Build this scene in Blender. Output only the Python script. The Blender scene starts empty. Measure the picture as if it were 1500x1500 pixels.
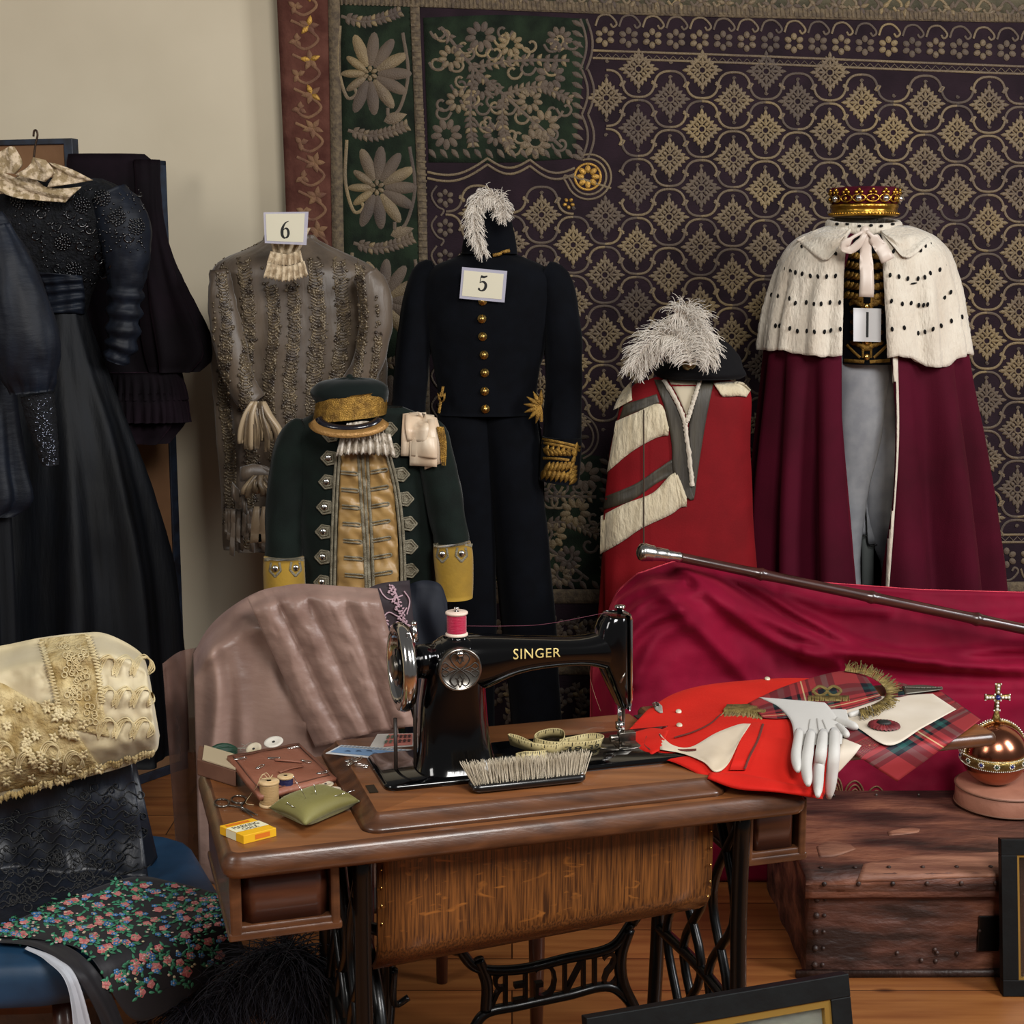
import bpy, math, random
from mathutils import Vector, Matrix, noise
from mathutils.bvhtree import BVHTree
R = random.Random(11)
PI = math.pi
sc = bpy.context.scene
COL = sc.collection

# ---------------------------------------------------------------- camera geometry
FPX, HOR, EYE = 2150.0, 400.0, 1.6
PITCH = math.atan((750 - HOR) / FPX)
CAM = Vector((0, 0, EYE))

def ray(px, py):
    x, y = (px - 750) / FPX, -(py - 750) / FPX
    return Vector((x, math.cos(PITCH) + y * math.sin(PITCH), -math.sin(PITCH) + y * math.cos(PITCH)))

def at(px, py, Y):
    r = ray(px, py)
    return CAM + r * (Y / r.y)

def atz(px, py, Z):
    r = ray(px, py)
    return CAM + r * ((Z - EYE) / r.z)

def onplane(px, py, p, n):
    r = ray(px, py)
    return CAM + r * ((p - CAM).dot(n) / r.dot(n))

def sm(a, b, x):
    t = min(1, max(0, (x - a) / (b - a)))
    return t * t * (3 - 2 * t)

def nz(x, y=0.0, z=0.0):
    return noise.noise(Vector((x, y, z)))

def cr(P, n):
    """Catmull-Rom through the points P (any dimension), n samples."""
    P = [Vector(p) for p in P]
    m = len(P) - 1
    out = []
    for i in range(n):
        t = i / (n - 1) * m
        k = min(int(t), m - 1)
        f = t - k
        a, b = P[k], P[k + 1]
        a0 = P[k - 1] if k > 0 else a * 2 - b
        b1 = P[k + 2] if k + 2 <= m else b * 2 - a
        out.append(0.5 * ((2 * a) + (b - a0) * f + (2 * a0 - 5 * a + 4 * b - b1) * f * f + (3 * a - a0 - 3 * b + b1) * f ** 3))
    return out

def lerp_tab(tab, y):
    """Piecewise linear-smooth lookup in rows (y, v1, v2 ...)."""
    if y <= tab[0][0]:
        return tab[0][1:]
    for a, b in zip(tab, tab[1:]):
        if y <= b[0]:
            f = (y - a[0]) / (b[0] - a[0])
            return tuple(p + (q - p) * f for p, q in zip(a[1:], b[1:]))
    return tab[-1][1:]

# ---------------------------------------------------------------- materials
def lin(h):
    h = h.lstrip('#')
    c = [int(h[i:i + 2], 16) / 255 for i in (0, 2, 4)]
    return tuple(x / 12.92 if x <= .04045 else ((x + .055) / 1.055) ** 2.4 for x in c) + (1,)

def M(name, c1, c2=None, rough=.6, metal=0, scale=12, detail=4, stretch=(1, 1, 1), lo=.35, hi=.65, bump=0, bscale=None,
      bstretch=None, sheen=0, sheent=None, coat=0, spec=.5, trans=0, aniso=0, wave=None, alpha=1, uv=False, dist=.004, c3=None, sheenr=.4):
    m = bpy.data.materials.new(name)
    m.use_nodes = True
    nt = m.node_tree
    N, L = nt.nodes, nt.links
    b = N['Principled BSDF']
    b.inputs['Base Color'].default_value = lin(c1)
    b.inputs['Roughness'].default_value = rough
    b.inputs['Metallic'].default_value = metal
    b.inputs['Sheen Weight'].default_value = sheen
    b.inputs['Sheen Roughness'].default_value = sheenr
    if sheent: b.inputs['Sheen Tint'].default_value = lin(sheent)
    b.inputs['Coat Weight'].default_value = coat
    b.inputs['Coat Roughness'].default_value = .08
    b.inputs['Specular IOR Level'].default_value = spec
    b.inputs['Transmission Weight'].default_value = trans
    b.inputs['Anisotropic'].default_value = aniso
    b.inputs['Alpha'].default_value = alpha
    tc = N.new('ShaderNodeTexCoord')
    src = tc.outputs['UV' if uv else 'Object']
    if c2:
        mp = N.new('ShaderNodeMapping'); mp.inputs['Scale'].default_value = stretch
        L.new(src, mp.inputs['Vector'])
        if wave:
            t = N.new('ShaderNodeTexWave'); t.inputs['Distortion'].default_value = wave
            t.inputs['Detail Scale'].default_value = 1.5
            t.bands_direction = 'X'
        else:
            t = N.new('ShaderNodeTexNoise')
        t.inputs['Scale'].default_value = scale
        t.inputs['Detail'].default_value = detail
        L.new(mp.outputs[0], t.inputs['Vector'])
        r = N.new('ShaderNodeValToRGB')
        r.color_ramp.elements[0].position = lo; r.color_ramp.elements[0].color = lin(c1)
        r.color_ramp.elements[1].position = hi; r.color_ramp.elements[1].color = lin(c2)
        if c3:
            e = r.color_ramp.elements.new((lo + hi) / 2); e.color = lin(c3)
        L.new(t.outputs['Fac' if not wave else 'Fac'], r.inputs[0])
        L.new(r.outputs[0], b.inputs['Base Color'])
    if bump:
        mp = N.new('ShaderNodeMapping'); mp.inputs['Scale'].default_value = bstretch or stretch
        L.new(src, mp.inputs['Vector'])
        t = N.new('ShaderNodeTexNoise'); t.inputs['Scale'].default_value = bscale or scale; t.inputs['Detail'].default_value = 5
        L.new(mp.outputs[0], t.inputs['Vector'])
        bp = N.new('ShaderNodeBump'); bp.inputs['Strength'].default_value = bump; bp.inputs['Distance'].default_value = dist
        L.new(t.outputs['Fac'], bp.inputs['Height']); L.new(bp.outputs[0], b.inputs['Normal'])
    return m

# ---------------------------------------------------------------- mesh builder
class MB:
    def __init__(s):
        s.v, s.f, s.m, s.uv = [], [], [], {}

    def add(s, verts, faces, m=0, uvs=None):
        o = len(s.v)
        s.v += [Vector(p) for p in verts]
        s.f += [tuple(i + o for i in f) for f in faces]
        s.m += [m] * len(faces)
        if uvs:
            for i, w in enumerate(uvs): s.uv[o + i] = w
        return o

    def grid(s, rows, m=0, closed=False, uv=None):
        nr, nc = len(rows), len(rows[0])
        fs = []
        for i in range(nr - 1):
            for j in range(nc if closed else nc - 1):
                k = (j + 1) % nc
                fs.append((i * nc + j, i * nc + k, (i + 1) * nc + k, (i + 1) * nc + j))
        uvs = None
        if uv:
            uvs = [(j / (nc - 1) * uv[0], i / (nr - 1) * uv[1]) for i in range(nr) for j in range(nc)]
        return s.add([p for r in rows for p in r], fs, m, uvs)

    def slab(s, rows, back, m=0, mback=None, uv=None):
        """Closed thick sheet: front grid + back grid."""
        nr, nc = len(rows), len(rows[0])
        o = s.grid(rows, m, uv=uv)
        q = s.grid([list(reversed(r)) for r in back], m if mback is None else mback)
        rim = [(0, j) for j in range(nc)] + [(i, nc - 1) for i in range(1, nr)] + [(nr - 1, j) for j in range(nc - 2, -1, -1)] + [(i, 0) for i in range(nr - 2, 0, -1)]
        for (a, b), (c, d) in zip(rim, rim[1:] + rim[:1]):
            s.f.append((o + a * nc + b, q + a * nc + nc - 1 - b, q + c * nc + nc - 1 - d, o + c * nc + d)); s.m.append(m)
        return o

    def tube(s, path, r, n=8, m=0, caps=True, flat=None):
        path = [Vector(p) for p in path]
        N = len(path)
        rr = r if isinstance(r, (list, tuple)) else [r] * N
        up = None
        rows = []
        for i, p in enumerate(path):
            t = (path[min(i + 1, N - 1)] - path[max(i - 1, 0)])
            if t.length < 1e-9: t = Vector((0, 0, 1))
            t.normalize()
            if up is None:
                up = Vector((0, 0, 1)) if abs(t.z) < .9 else Vector((0, 1, 0))
            a = up - t * up.dot(t)
            if a.length < 1e-6: a = t.orthogonal()
            a.normalize(); up = a
            b = t.cross(a)
            k = rr[i]
            rows.append([p + (a * math.cos(2 * PI * j / n) * (flat if flat else 1) + b * math.sin(2 * PI * j / n)) * k for j in range(n)])
        o = s.grid(rows, m, closed=True)
        if caps:
            s.f.append(tuple(o + j for j in reversed(range(n)))); s.m.append(m)
            s.f.append(tuple(o + (N - 1) * n + j for j in range(n))); s.m.append(m)

    def lathe(s, prof, o, n=32, ax=None, m=0, sx=1, sy=1):
        """prof: (radius, height) pairs around axis ax (default up) at o."""
        o = Vector(o)
        z = Vector(ax).normalized() if ax else Vector((0, 0, 1))
        x = z.orthogonal().normalized() if ax else Vector((1, 0, 0))
        y = z.cross(x)
        rows = [[o + z * h + (x * math.cos(2 * PI * j / n) * sx + y * math.sin(2 * PI * j / n) * sy) * max(r, 1e-5) for j in range(n)] for r, h in prof]
        q = s.grid(rows, m, closed=True)
        if prof[0][0] > 1e-4: s.f.append(tuple(q + j for j in reversed(range(n)))); s.m.append(m)
        if prof[-1][0] > 1e-4: s.f.append(tuple(q + (len(prof) - 1) * n + j for j in range(n))); s.m.append(m)

    def ball(s, c, r, m=0, n=10, sc3=(1, 1, 1), ax=None):
        k = n // 2
        c = Vector(c)
        if ax:
            z = Vector(ax).normalized(); x = z.orthogonal().normalized(); y = z.cross(x)
        else:
            x, y, z = Vector((1, 0, 0)), Vector((0, 1, 0)), Vector((0, 0, 1))
        rows = []
        for i in range(k + 1):
            a = PI * (i / k) - PI / 2
            rr = max(math.cos(a), 1e-3)
            rows.append([c + (x * math.cos(2 * PI * j / n) * rr * sc3[0] + y * math.sin(2 * PI * j / n) * rr * sc3[1] + z * math.sin(a) * sc3[2]) * r for j in range(n)])
        s.grid(rows, m, closed=True)

    def box(s, c, size, ax=None, m=0):
        """c centre, size full lengths, ax = (x, y, z) axes."""
        c = Vector(c)
        X, Y, Z = ax or (Vector((1, 0, 0)), Vector((0, 1, 0)), Vector((0, 0, 1)))
        a, b, d = (k / 2 for k in size)
        v = [c + X * a * i + Y * b * j + Z * d * k for k in (-1, 1) for j in (-1, 1) for i in (-1, 1)]
        s.add(v, [(0, 2, 3, 1), (4, 5, 7, 6), (0, 1, 5, 4), (2, 6, 7, 3), (0, 4, 6, 2), (1, 3, 7, 5)], m)

    def prism(s, poly, d, m=0):
        """poly: planar 3-D points; extruded by vector d."""
        n = len(poly)
        d = Vector(d)
        v = [Vector(p) for p in poly] + [Vector(p) + d for p in poly]
        s.add(v, [tuple(range(n)), tuple(range(2 * n - 1, n - 1, -1))] + [(i, i + n, (i + 1) % n + n, (i + 1) % n) for i in range(n)], m)

    def surf(s):
        return Surf(s)

    def build(s, name, mats, parent=None, smooth=True, bevel=0, sub=0, solid=0, **props):
        if not isinstance(mats, (list, tuple)): mats = [mats]
        off = Vector((0, 0, 0))
        p = parent
        while p is not None:
            off += p.location; p = p.parent
        me = bpy.data.meshes.new(name)
        me.from_pydata([v - off for v in s.v], [], s.f)
        for m in mats: me.materials.append(m)
        me.polygons.foreach_set('material_index', s.m)
        me.polygons.foreach_set('use_smooth', [smooth] * len(s.f))
        if s.uv:
            ul = me.uv_layers.new(name='UVMap')
            for lp in me.loops:
                if lp.vertex_index in s.uv: ul.data[lp.index].uv = s.uv[lp.vertex_index]
        me.update()
        o = bpy.data.objects.new(name, me)
        COL.objects.link(o)
        o.parent = parent
        if solid:
            q = o.modifiers.new('solid', 'SOLIDIFY'); q.thickness = solid; q.offset = 0
        if bevel:
            q = o.modifiers.new('bevel', 'BEVEL'); q.width = bevel; q.segments = 3; q.limit_method = 'ANGLE'; q.angle_limit = .6
            q.harden_normals = False
        if sub:
            q = o.modifiers.new('sub', 'SUBSURF'); q.levels = sub; q.render_levels = sub
        for k, v in props.items(): o[k] = v
        return o

class Surf:
    """A built surface that can be met by a sight line."""
    def __init__(s, *mbs):
        v, f = [], []
        for mb in mbs:
            o = len(v); v += mb.v; f += [tuple(i + o for i in q) for q in mb.f]
        s.t = BVHTree.FromPolygons(v, f)
        s.last = 3.0

    def hit(s, px, py, off=0.0):
        d = ray(px, py).normalized()
        loc, n, i, dist = s.t.ray_cast(CAM, d)
        if loc is None:
            q = CAM + d * s.last
            loc, n, i, dd = s.t.find_nearest(q)
            dist = (loc - CAM).length
            loc = CAM + d * (dist)
        s.last = dist
        return loc - d * off

class Flat:
    """A vertical plane facing the room at depth Y with an optional relief function."""
    def __init__(s, Y, fn=None): s.Y, s.fn = Y, fn
    def hit(s, px, py, off=0.0):
        p = at(px, py, s.Y)
        if s.fn: p = at(px, py, s.Y - s.fn(p.x, p.z))
        return p + Vector((0, -off, 0))

class Plane:
    def __init__(s, p, n): s.p, s.n = Vector(p), Vector(n).normalized()
    def hit(s, px, py, off=0.0):
        return onplane(px, py, s.p + s.n * off, s.n)

def patch(mb, sf, A, B, nu, nv, off=.004, th=.006, m=0, fn=None, uv=None):
    """Thick patch lying on surface sf between image curves A and B."""
    a, b = cr(A, nv), cr(B, nv)
    rows, back = [], []
    for j in range(nv):
        r, k = [], []
        for i in range(nu):
            f = i / (nu - 1)
            q = a[j].lerp(b[j], f)
            e = fn(f, j / (nv - 1)) if fn else 0
            r.append(sf.hit(q.x, q.y, off + e)); k.append(sf.hit(q.x, q.y, off - th))
        rows.append(r); back.append(k)
    mb.slab(rows, back, m, uv=uv)

def stroke(mb, sf, P, w, off=.002, h=.003, m=0, n=None, taper=False):
    """Raised cord or ribbon along image points P (width w in image pixels)."""
    n = n or max(3, 3 * (len(P) - 1) + 1)
    C = cr(P, n)
    rows = []
    for i, c in enumerate(C):
        t = C[min(i + 1, n - 1)] - C[max(i - 1, 0)]
        if t.length < 1e-6: t = Vector((1, 0))
        t.normalize()
        nn = Vector((-t.y, t.x))
        k = w[min(len(w) - 1, int(i / n * len(w)))] if isinstance(w, (list, tuple)) else w
        if taper: k *= max(.12, math.sin(PI * (.08 + .84 * i / (n - 1))))
        q = nn * (k / 2)
        rows.append([sf.hit(c.x - q.x, c.y - q.y, off), sf.hit(c.x, c.y, off + h), sf.hit(c.x + q.x, c.y + q.y, off)])
    mb.grid(rows, m)

def blob(mb, sf, poly, off=.002, h=.003, m=0):
    """Raised patch with outline poly (image points): a fan with a crown."""
    n = len(poly)
    cx, cy = sum(p[0] for p in poly) / n, sum(p[1] for p in poly) / n
    v = [sf.hit(p[0], p[1], off) for p in poly]
    v += [sf.hit(cx + (p[0] - cx) * .7, cy + (p[1] - cy) * .7, off + h) for p in poly]
    v.append(sf.hit(cx, cy, off + h))
    f = [(i, (i + 1) % n, n + (i + 1) % n, n + i) for i in range(n)] + [(n + i, n + (i + 1) % n, 2 * n) for i in range(n)]
    mb.add(v, f, m)

def dense(P, k=4):
    """Straight edged polyline as close points."""
    out = []
    for a, b in zip(P, P[1:]): out += [(a[0] + (b[0] - a[0]) * i / k, a[1] + (b[1] - a[1]) * i / k) for i in range(k)]
    return out + [P[-1]]

def disc(c, r, n=8, ry=None, rot=0):
    ry = r if ry is None else ry
    return [(c[0] + r * math.cos(2 * PI * i / n) * math.cos(rot) - ry * math.sin(2 * PI * i / n) * math.sin(rot),
             c[1] + r * math.cos(2 * PI * i / n) * math.sin(rot) + ry * math.sin(2 * PI * i / n) * math.cos(rot)) for i in range(n)]

def leaf(c, L, w, ang, n=8):
    """Pointed petal starting at c."""
    ca, sa = math.cos(ang), math.sin(ang)
    pts = [(t * L, w * math.sin(PI * t ** .8)) for t in [i / n for i in range(n + 1)]]
    pts += [(x, -y) for x, y in reversed(pts[1:-1])]
    return [(c[0] + x * ca - y * sa, c[1] + x * sa + y * ca) for x, y in pts]

def loft(rows, Y, n=72, res=40, depth=.5, fold=None, sq=2.3, opening=None, caps=True, yoff=None, mb=None, m=0, uv=None):
    """Body with silhouette rows (py, xl, xr[, depth ratio]) seen at distance Y."""
    tab = [tuple(r) + ((depth,) if len(r) == 3 else ()) for r in rows]
    y0, y1 = tab[0][0], tab[-1][0]
    ys = [y0 + (y1 - y0) * i / (res - 1) for i in range(res)]
    mb = mb or MB()
    P = cr(tab, res * 6)
    out = []
    for y in ys:
        b = min(P, key=lambda p: abs(p[0] - y))
        xl, xr, dr = b[1], b[2], b[3]
        l, r = at(xl, y, Y), at(xr, y, Y)
        cx, a = (l.x + r.x) / 2, (r.x - l.x) / 2
        dd = a * dr
        t = (y - y0) / (y1 - y0)
        yo = yoff(t) if yoff else 0
        if opening:
            ol, orr = lerp_tab(opening, y)
            tl = math.acos(max(-1, min(1, (at(ol, y, Y - dd).x - cx) / a)))
            tr = math.acos(max(-1, min(1, (at(orr, y, Y - dd).x - cx) / a)))
            ths = [tl + (2 * PI + tr - tl) * k / (n - 1) for k in range(n)]
        else:
            ths = [2 * PI * k / n for k in range(n)]
        ring = []
        for th in ths:
            c, s = math.cos(th), math.sin(th)
            e = 2 / sq
            x = a * math.copysign(abs(c) ** e, c); yy = dd * math.copysign(abs(s) ** e, s)
            q = Vector((cx + x, Y + yo - yy, l.z))
            if fold:
                d = fold(th, t)
                w = Vector((c, -s, 0))
                q += w * d
            ring.append(q)
        out.append(ring)
    o = mb.grid(out, m, closed=not opening, uv=uv)
    if caps and not opening:
        mb.f.append(tuple(o + j for j in range(n))); mb.m.append(m)
        mb.f.append(tuple(o + (res - 1) * n + j for j in reversed(range(n)))); mb.m.append(m)
    return mb

def limb(P, Y, n=24, res=24, mb=None, m=0, fold=None, flat=.9):
    """Sleeve: (px, py, r px[, Y]) list."""
    mb = mb or MB()
    Q = cr([(p[0], p[1], p[2], p[3] if len(p) > 3 else Y) for p in P], res)
    path = [at(q[0], q[1], q[3]) for q in Q]
    rad = [q[2] * q[3] / FPX for q in Q]
    rows = []
    for i, p in enumerate(path):
        t = (path[min(i + 1, res - 1)] - path[max(i - 1, 0)]).normalized()
        b = Vector((0, 1, 0)); a = t.cross(b).normalized(); b = a.cross(t)
        rows.append([p + (a * math.cos(2 * PI * j / n) - b * math.sin(2 * PI * j / n) * flat) * (rad[i] + (fold(2 * PI * j / n, i / (res - 1)) if fold else 0)) for j in range(n)])
    o = mb.grid(rows, m, closed=True)
    mb.f.append(tuple(o + j for j in range(n))); mb.m.append(m)
    mb.f.append(tuple(o + (res - 1) * n + j for j in reversed(range(n)))); mb.m.append(m)
    return mb

def thing(name, label, cat, loc, group=None):
    o = bpy.data.objects.new(name, None)
    o.empty_display_size = .05
    COL.objects.link(o); o.location = loc
    return tag(o, label, cat, group)

def tag(o, label, cat, group=None):
    o['label'] = label; o['category'] = cat
    if group: o['group'] = group
    return o

def dup(root, loc, rz=0, label=None):
    r = root.copy(); COL.objects.link(r); r.location = loc; r.rotation_euler = (0, 0, rz)
    if label: r['label'] = label
    for ch in [c for c in COL.objects if c.parent == root]:
        c = ch.copy(); COL.objects.link(c); c.parent = r
        for g in [k for k in COL.objects if k.parent == ch]:
            d = g.copy(); COL.objects.link(d); d.parent = c
    return r

def text_geo(s, spacing=1.0):
    """Letter faces scaled to a 1 x 1 box."""
    cu = bpy.data.curves.new('t', 'FONT'); cu.body = s; cu.resolution_u = 3; cu.space_character = spacing
    ob = bpy.data.objects.new('t', cu); COL.objects.link(ob)
    bpy.context.view_layer.update()
    me = bpy.data.meshes.new_from_object(ob)
    v = [p.co.copy() for p in me.vertices]; f = [tuple(p.vertices) for p in me.polygons]
    bpy.data.objects.remove(ob); bpy.data.curves.remove(cu); bpy.data.meshes.remove(me)
    x0, x1 = min(p.x for p in v), max(p.x for p in v); y0, y1 = min(p.y for p in v), max(p.y for p in v)
    return [((p.x - x0) / (x1 - x0), (p.y - y0) / (y1 - y0)) for p in v], f

def plume(mb, spine, L, n=260, curl=.6, w=.0007, seed=1, m=0, droop=.6, side=None):
    """Ostrich feather: barbs L metres long curling off a 3-D spine."""
    r = random.Random(seed)
    S = cr(spine, 60)
    mb.tube(S, [.0018 * (1 - i / 75) for i in range(60)], 6, m)
    for i in range(n):
        f = r.random() ** .9 * 59
        k = min(int(f), 58)
        p = S[k].lerp(S[k + 1], f - k)
        t = (S[k + 1] - S[k]).normalized()
        a = t.cross(Vector((0, 1, 0)))
        if a.length < 1e-4: a = Vector((1, 0, 0))
        a.normalize(); b = t.cross(a)
        sgn = 1 if (i % 2) else -1
        ph = r.gauss(0, .55)
        d = (a * sgn * math.cos(ph) + b * math.sin(ph) - Vector((0, abs(r.gauss(0, .35)), 0)) + t * r.uniform(.2, .9)).normalized()
        l = L * r.uniform(.6, 1.1) * (.55 + .45 * math.sin(PI * min(1, f / 59 * .8 + .15)))
        pts = []
        cur = Vector((r.gauss(0, .4), r.gauss(0, .3), -droop * r.uniform(.6, 1.4)))
        v = d.copy(); q = p.copy()
        for s in range(9):
            pts.append(q.copy())
            q = q + v * (l / 8)
            v = (v + cur * (.11 + .05 * s) * curl * 1.6).normalized()
        mb.tube(pts, [w * (1.5 - s * .1) for s in range(9)], 3, m, caps=False)
# ---------------------------------------------------------------- room
WALLY, TAPY = 4.78, 4.70
m_wall = M('wall_paint', '#bdb199', '#c4b8a0', rough=.9, scale=2.5, bump=.12, bscale=60, dist=.002)
mb = MB(); mb.box((0, WALLY + .05, 1.5), (9, .1, 3.2)); mb.build('wall_back', m_wall, smooth=False, kind='structure')
mb = MB(); mb.box((0, WALLY - .008, .06), (9, .016, .12))
mb.build('baseboard_back', M('baseboard_paint', '#8d7f66', rough=.5), smooth=False, bevel=.004, kind='structure')

def floor_mat():
    m = M('floor_boards', '#8a5028', '#b27540', rough=.38, scale=7, stretch=(.35, 5, 1), lo=.3, hi=.72, bump=.15, bscale=18, bstretch=(.4, 6, 1), dist=.002, coat=.15)
    nt = m.node_tree; N, L = nt.nodes, nt.links
    b = N['Principled BSDF']
    src = b.inputs['Base Color'].links[0].from_socket
    tc = N.new('ShaderNodeTexCoord')
    br = N.new('ShaderNodeTexBrick')
    br.inputs['Scale'].default_value = 1
    br.inputs['Brick Width'].default_value = 2.7; br.inputs['Row Height'].default_value = .155
    br.inputs['Mortar Size'].default_value = .0022; br.inputs['Mortar Smooth'].default_value = .3
    br.inputs['Color1'].default_value = (.72, .70, .66, 1); br.inputs['Color2'].default_value = (1.05, 1.0, .95, 1); br.inputs['Mortar'].default_value = (.12, .09, .07, 1)
    br.offset = .37
    L.new(tc.outputs['Object'], br.inputs['Vector'])
    mx = N.new('ShaderNodeMix'); mx.data_type = 'RGBA'; mx.blend_type = 'MULTIPLY'; mx.inputs[0].default_value = 1
    L.new(src, mx.inputs[6]); L.new(br.outputs['Color'], mx.inputs[7])
    vo = N.new('ShaderNodeTexVoronoi'); vo.inputs['Scale'].default_value = 4.2
    mp = N.new('ShaderNodeMapping'); mp.inputs['Scale'].default_value = (.6, 1.5, 1)
    L.new(tc.outputs['Object'], mp.inputs['Vector']); L.new(mp.outputs[0], vo.inputs['Vector'])
    rp = N.new('ShaderNodeValToRGB'); rp.color_ramp.elements[0].position = .03; rp.color_ramp.elements[0].color = (.22, .12, .07, 1)
    rp.color_ramp.elements[1].position = .085; rp.color_ramp.elements[1].color = (1, 1, 1, 1)
    L.new(vo.outputs['Distance'], rp.inputs[0])
    m2 = N.new('ShaderNodeMix'); m2.data_type = 'RGBA'; m2.blend_type = 'MULTIPLY'; m2.inputs[0].default_value = .9
    L.new(mx.outputs[2], m2.inputs[6]); L.new(rp.outputs[0], m2.inputs[7])
    L.new(m2.outputs[2], b.inputs['Base Color'])
    return m
mb = MB(); mb.box((0, 1.0, -.05), (9, 7.9, .1)); mb.build('floor', floor_mat(), smooth=False, kind='structure')

# ---------------------------------------------------------------- tapestry
m_plum = M('tapestry_plum_cloth', '#1a1116', '#281b22', rough=.95, scale=9, lo=.3, hi=.7, bump=.5, bscale=220, bstretch=(.4, 1, 2.4), spec=.2)
m_green = M('tapestry_green_cloth', '#10160f', '#1f2a1c', rough=.95, scale=14, bump=.5, bscale=220, spec=.2)
m_redb = M('tapestry_russet_border', '#43241d', '#5a372d', rough=.95, scale=14, bump=.5, bscale=120, spec=.2)
m_braid = M('tapestry_braid', '#655640', '#463a2d', rough=.85, scale=70, stretch=(1, 1, 1), bump=.8, bscale=160)
m_thr = M('tapestry_metal_thread', '#7d6a49', '#5c4d3d', rough=.55, metal=.25, scale=5, bump=.7, bscale=260, c3='#6b5b44')
m_thrd = M('tapestry_dull_thread', '#5a4b3b', '#43372f', rough=.7, scale=6, bump=.7, bscale=240)
m_gold = M('gold_thread', '#b98d3e', '#8d6a2c', rough=.42, metal=.55, scale=40, bump=.6, bscale=300)
m_rthr = M('russet_border_thread', '#7a5a3c', '#5d3b2b', rough=.8, scale=20, bump=.7, bscale=240)

def relief(x, z):
    return .006 * nz(x * 1.3, z * .9, 3) + .003 * nz(x * 4, z * 2.2, 8)
TS = Flat(TAPY, relief)

def panel(mb, A, B, nu, nv, off, th, m=0):
    patch(mb, TS, A, B, nu, nv, off, th, m)

tap = thing('tapestry', 'huge plum and green wall hanging stitched with gold lattice and diamonds behind the costumes', 'tapestry', at(950, 600, TAPY))
mb = MB(); panel(mb, [(404, -60), (420, 310), (430, 700), (436, 1120)], [(1660, -60), (1660, 310), (1660, 700), (1660, 1120)], 60, 50, 0, .006)
mb.build('ground_cloth', m_plum, tap)
mb = MB(); panel(mb, [(403, -60), (419, 310), (429, 700), (435, 1120)], [(480, -60), (486, 310), (492, 700), (497, 1120)], 8, 50, .002, .003)
mb.build('russet_border', m_redb, tap)
mb = MB(); panel(mb, [(496, -60), (502, 310), (510, 700), (515, 1120)], [(598, -60), (612, 310), (618, 700), (622, 1120)], 8, 50, .002, .003)
mb.build('green_border', m_green, tap)
mb = MB()
panel(mb, [(480, -60), (486, 310), (492, 700), (497, 1120)], [(497, -60), (503, 310), (510, 700), (515, 1120)], 3, 50, .004, .004)
panel(mb, [(598, -60), (612, 310), (618, 700), (622, 1120)], [(612, -60), (625, 310), (631, 700), (635, 1120)], 3, 50, .004, .004)
panel(mb, [(500, -8), (1000, 8), (1660, 24)], [(500, 6), (1000, 24), (1660, 36)], 4, 60, .004, .004)
panel(mb, [(640, 862), (1000, 862), (1660, 848)], [(640, 884), (1000, 882), (1660, 868)], 4, 60, .004, .004)
panel(mb, [(640, 968), (1000, 966), (1660, 950)], [(640, 988), (1000, 986), (1660, 968)], 4, 60, .004, .004)
for k in range(170):            # stitched ribs on the braid
    f = k / 169; x = 500 + f * 1100
    stroke(mb, TS, [(x, -6 + f * 30), (x + 1, 8 + f * 27)], 3.4, .006, .002, 0, 3)
    if k < 120:
        y = -20 + k * 9.5
        stroke(mb, TS, [(600 + 14 * sm(-60, 310, y) + 8 * sm(310, 1100, y), y), (612 + 14 * sm(-60, 310, y) + 8 * sm(310, 1100, y), y + 1)], 3.4, .006, .002, 0, 3)
mb.build('woven_braid', m_braid, tap)
mb = MB(); panel(mb, [(500, -70), (1000, -70), (1660, -70)], [(500, -8), (1000, 8), (1660, 24)], 4, 60, .003, .003)
mb.build('upper_border', M('tapestry_upper_border', '#57503c', '#3c3a2b', rough=.9, scale=14, bump=.6, bscale=150), tap)
mb = MB(); panel(mb, [(620, 26), (740, 22), (862, 28)], [(628, 238), (745, 238), (842, 232)], 20, 20, .002, .003); mb.build('corner_panel', m_green, tap)
mb = MB(); panel(mb, [(640, 660), (740, 655), (880, 668)], [(640, 862), (745, 862), (892, 862)], 20, 20, .002, .003)
mb.build('corner_panel', m_green, tap)
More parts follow.
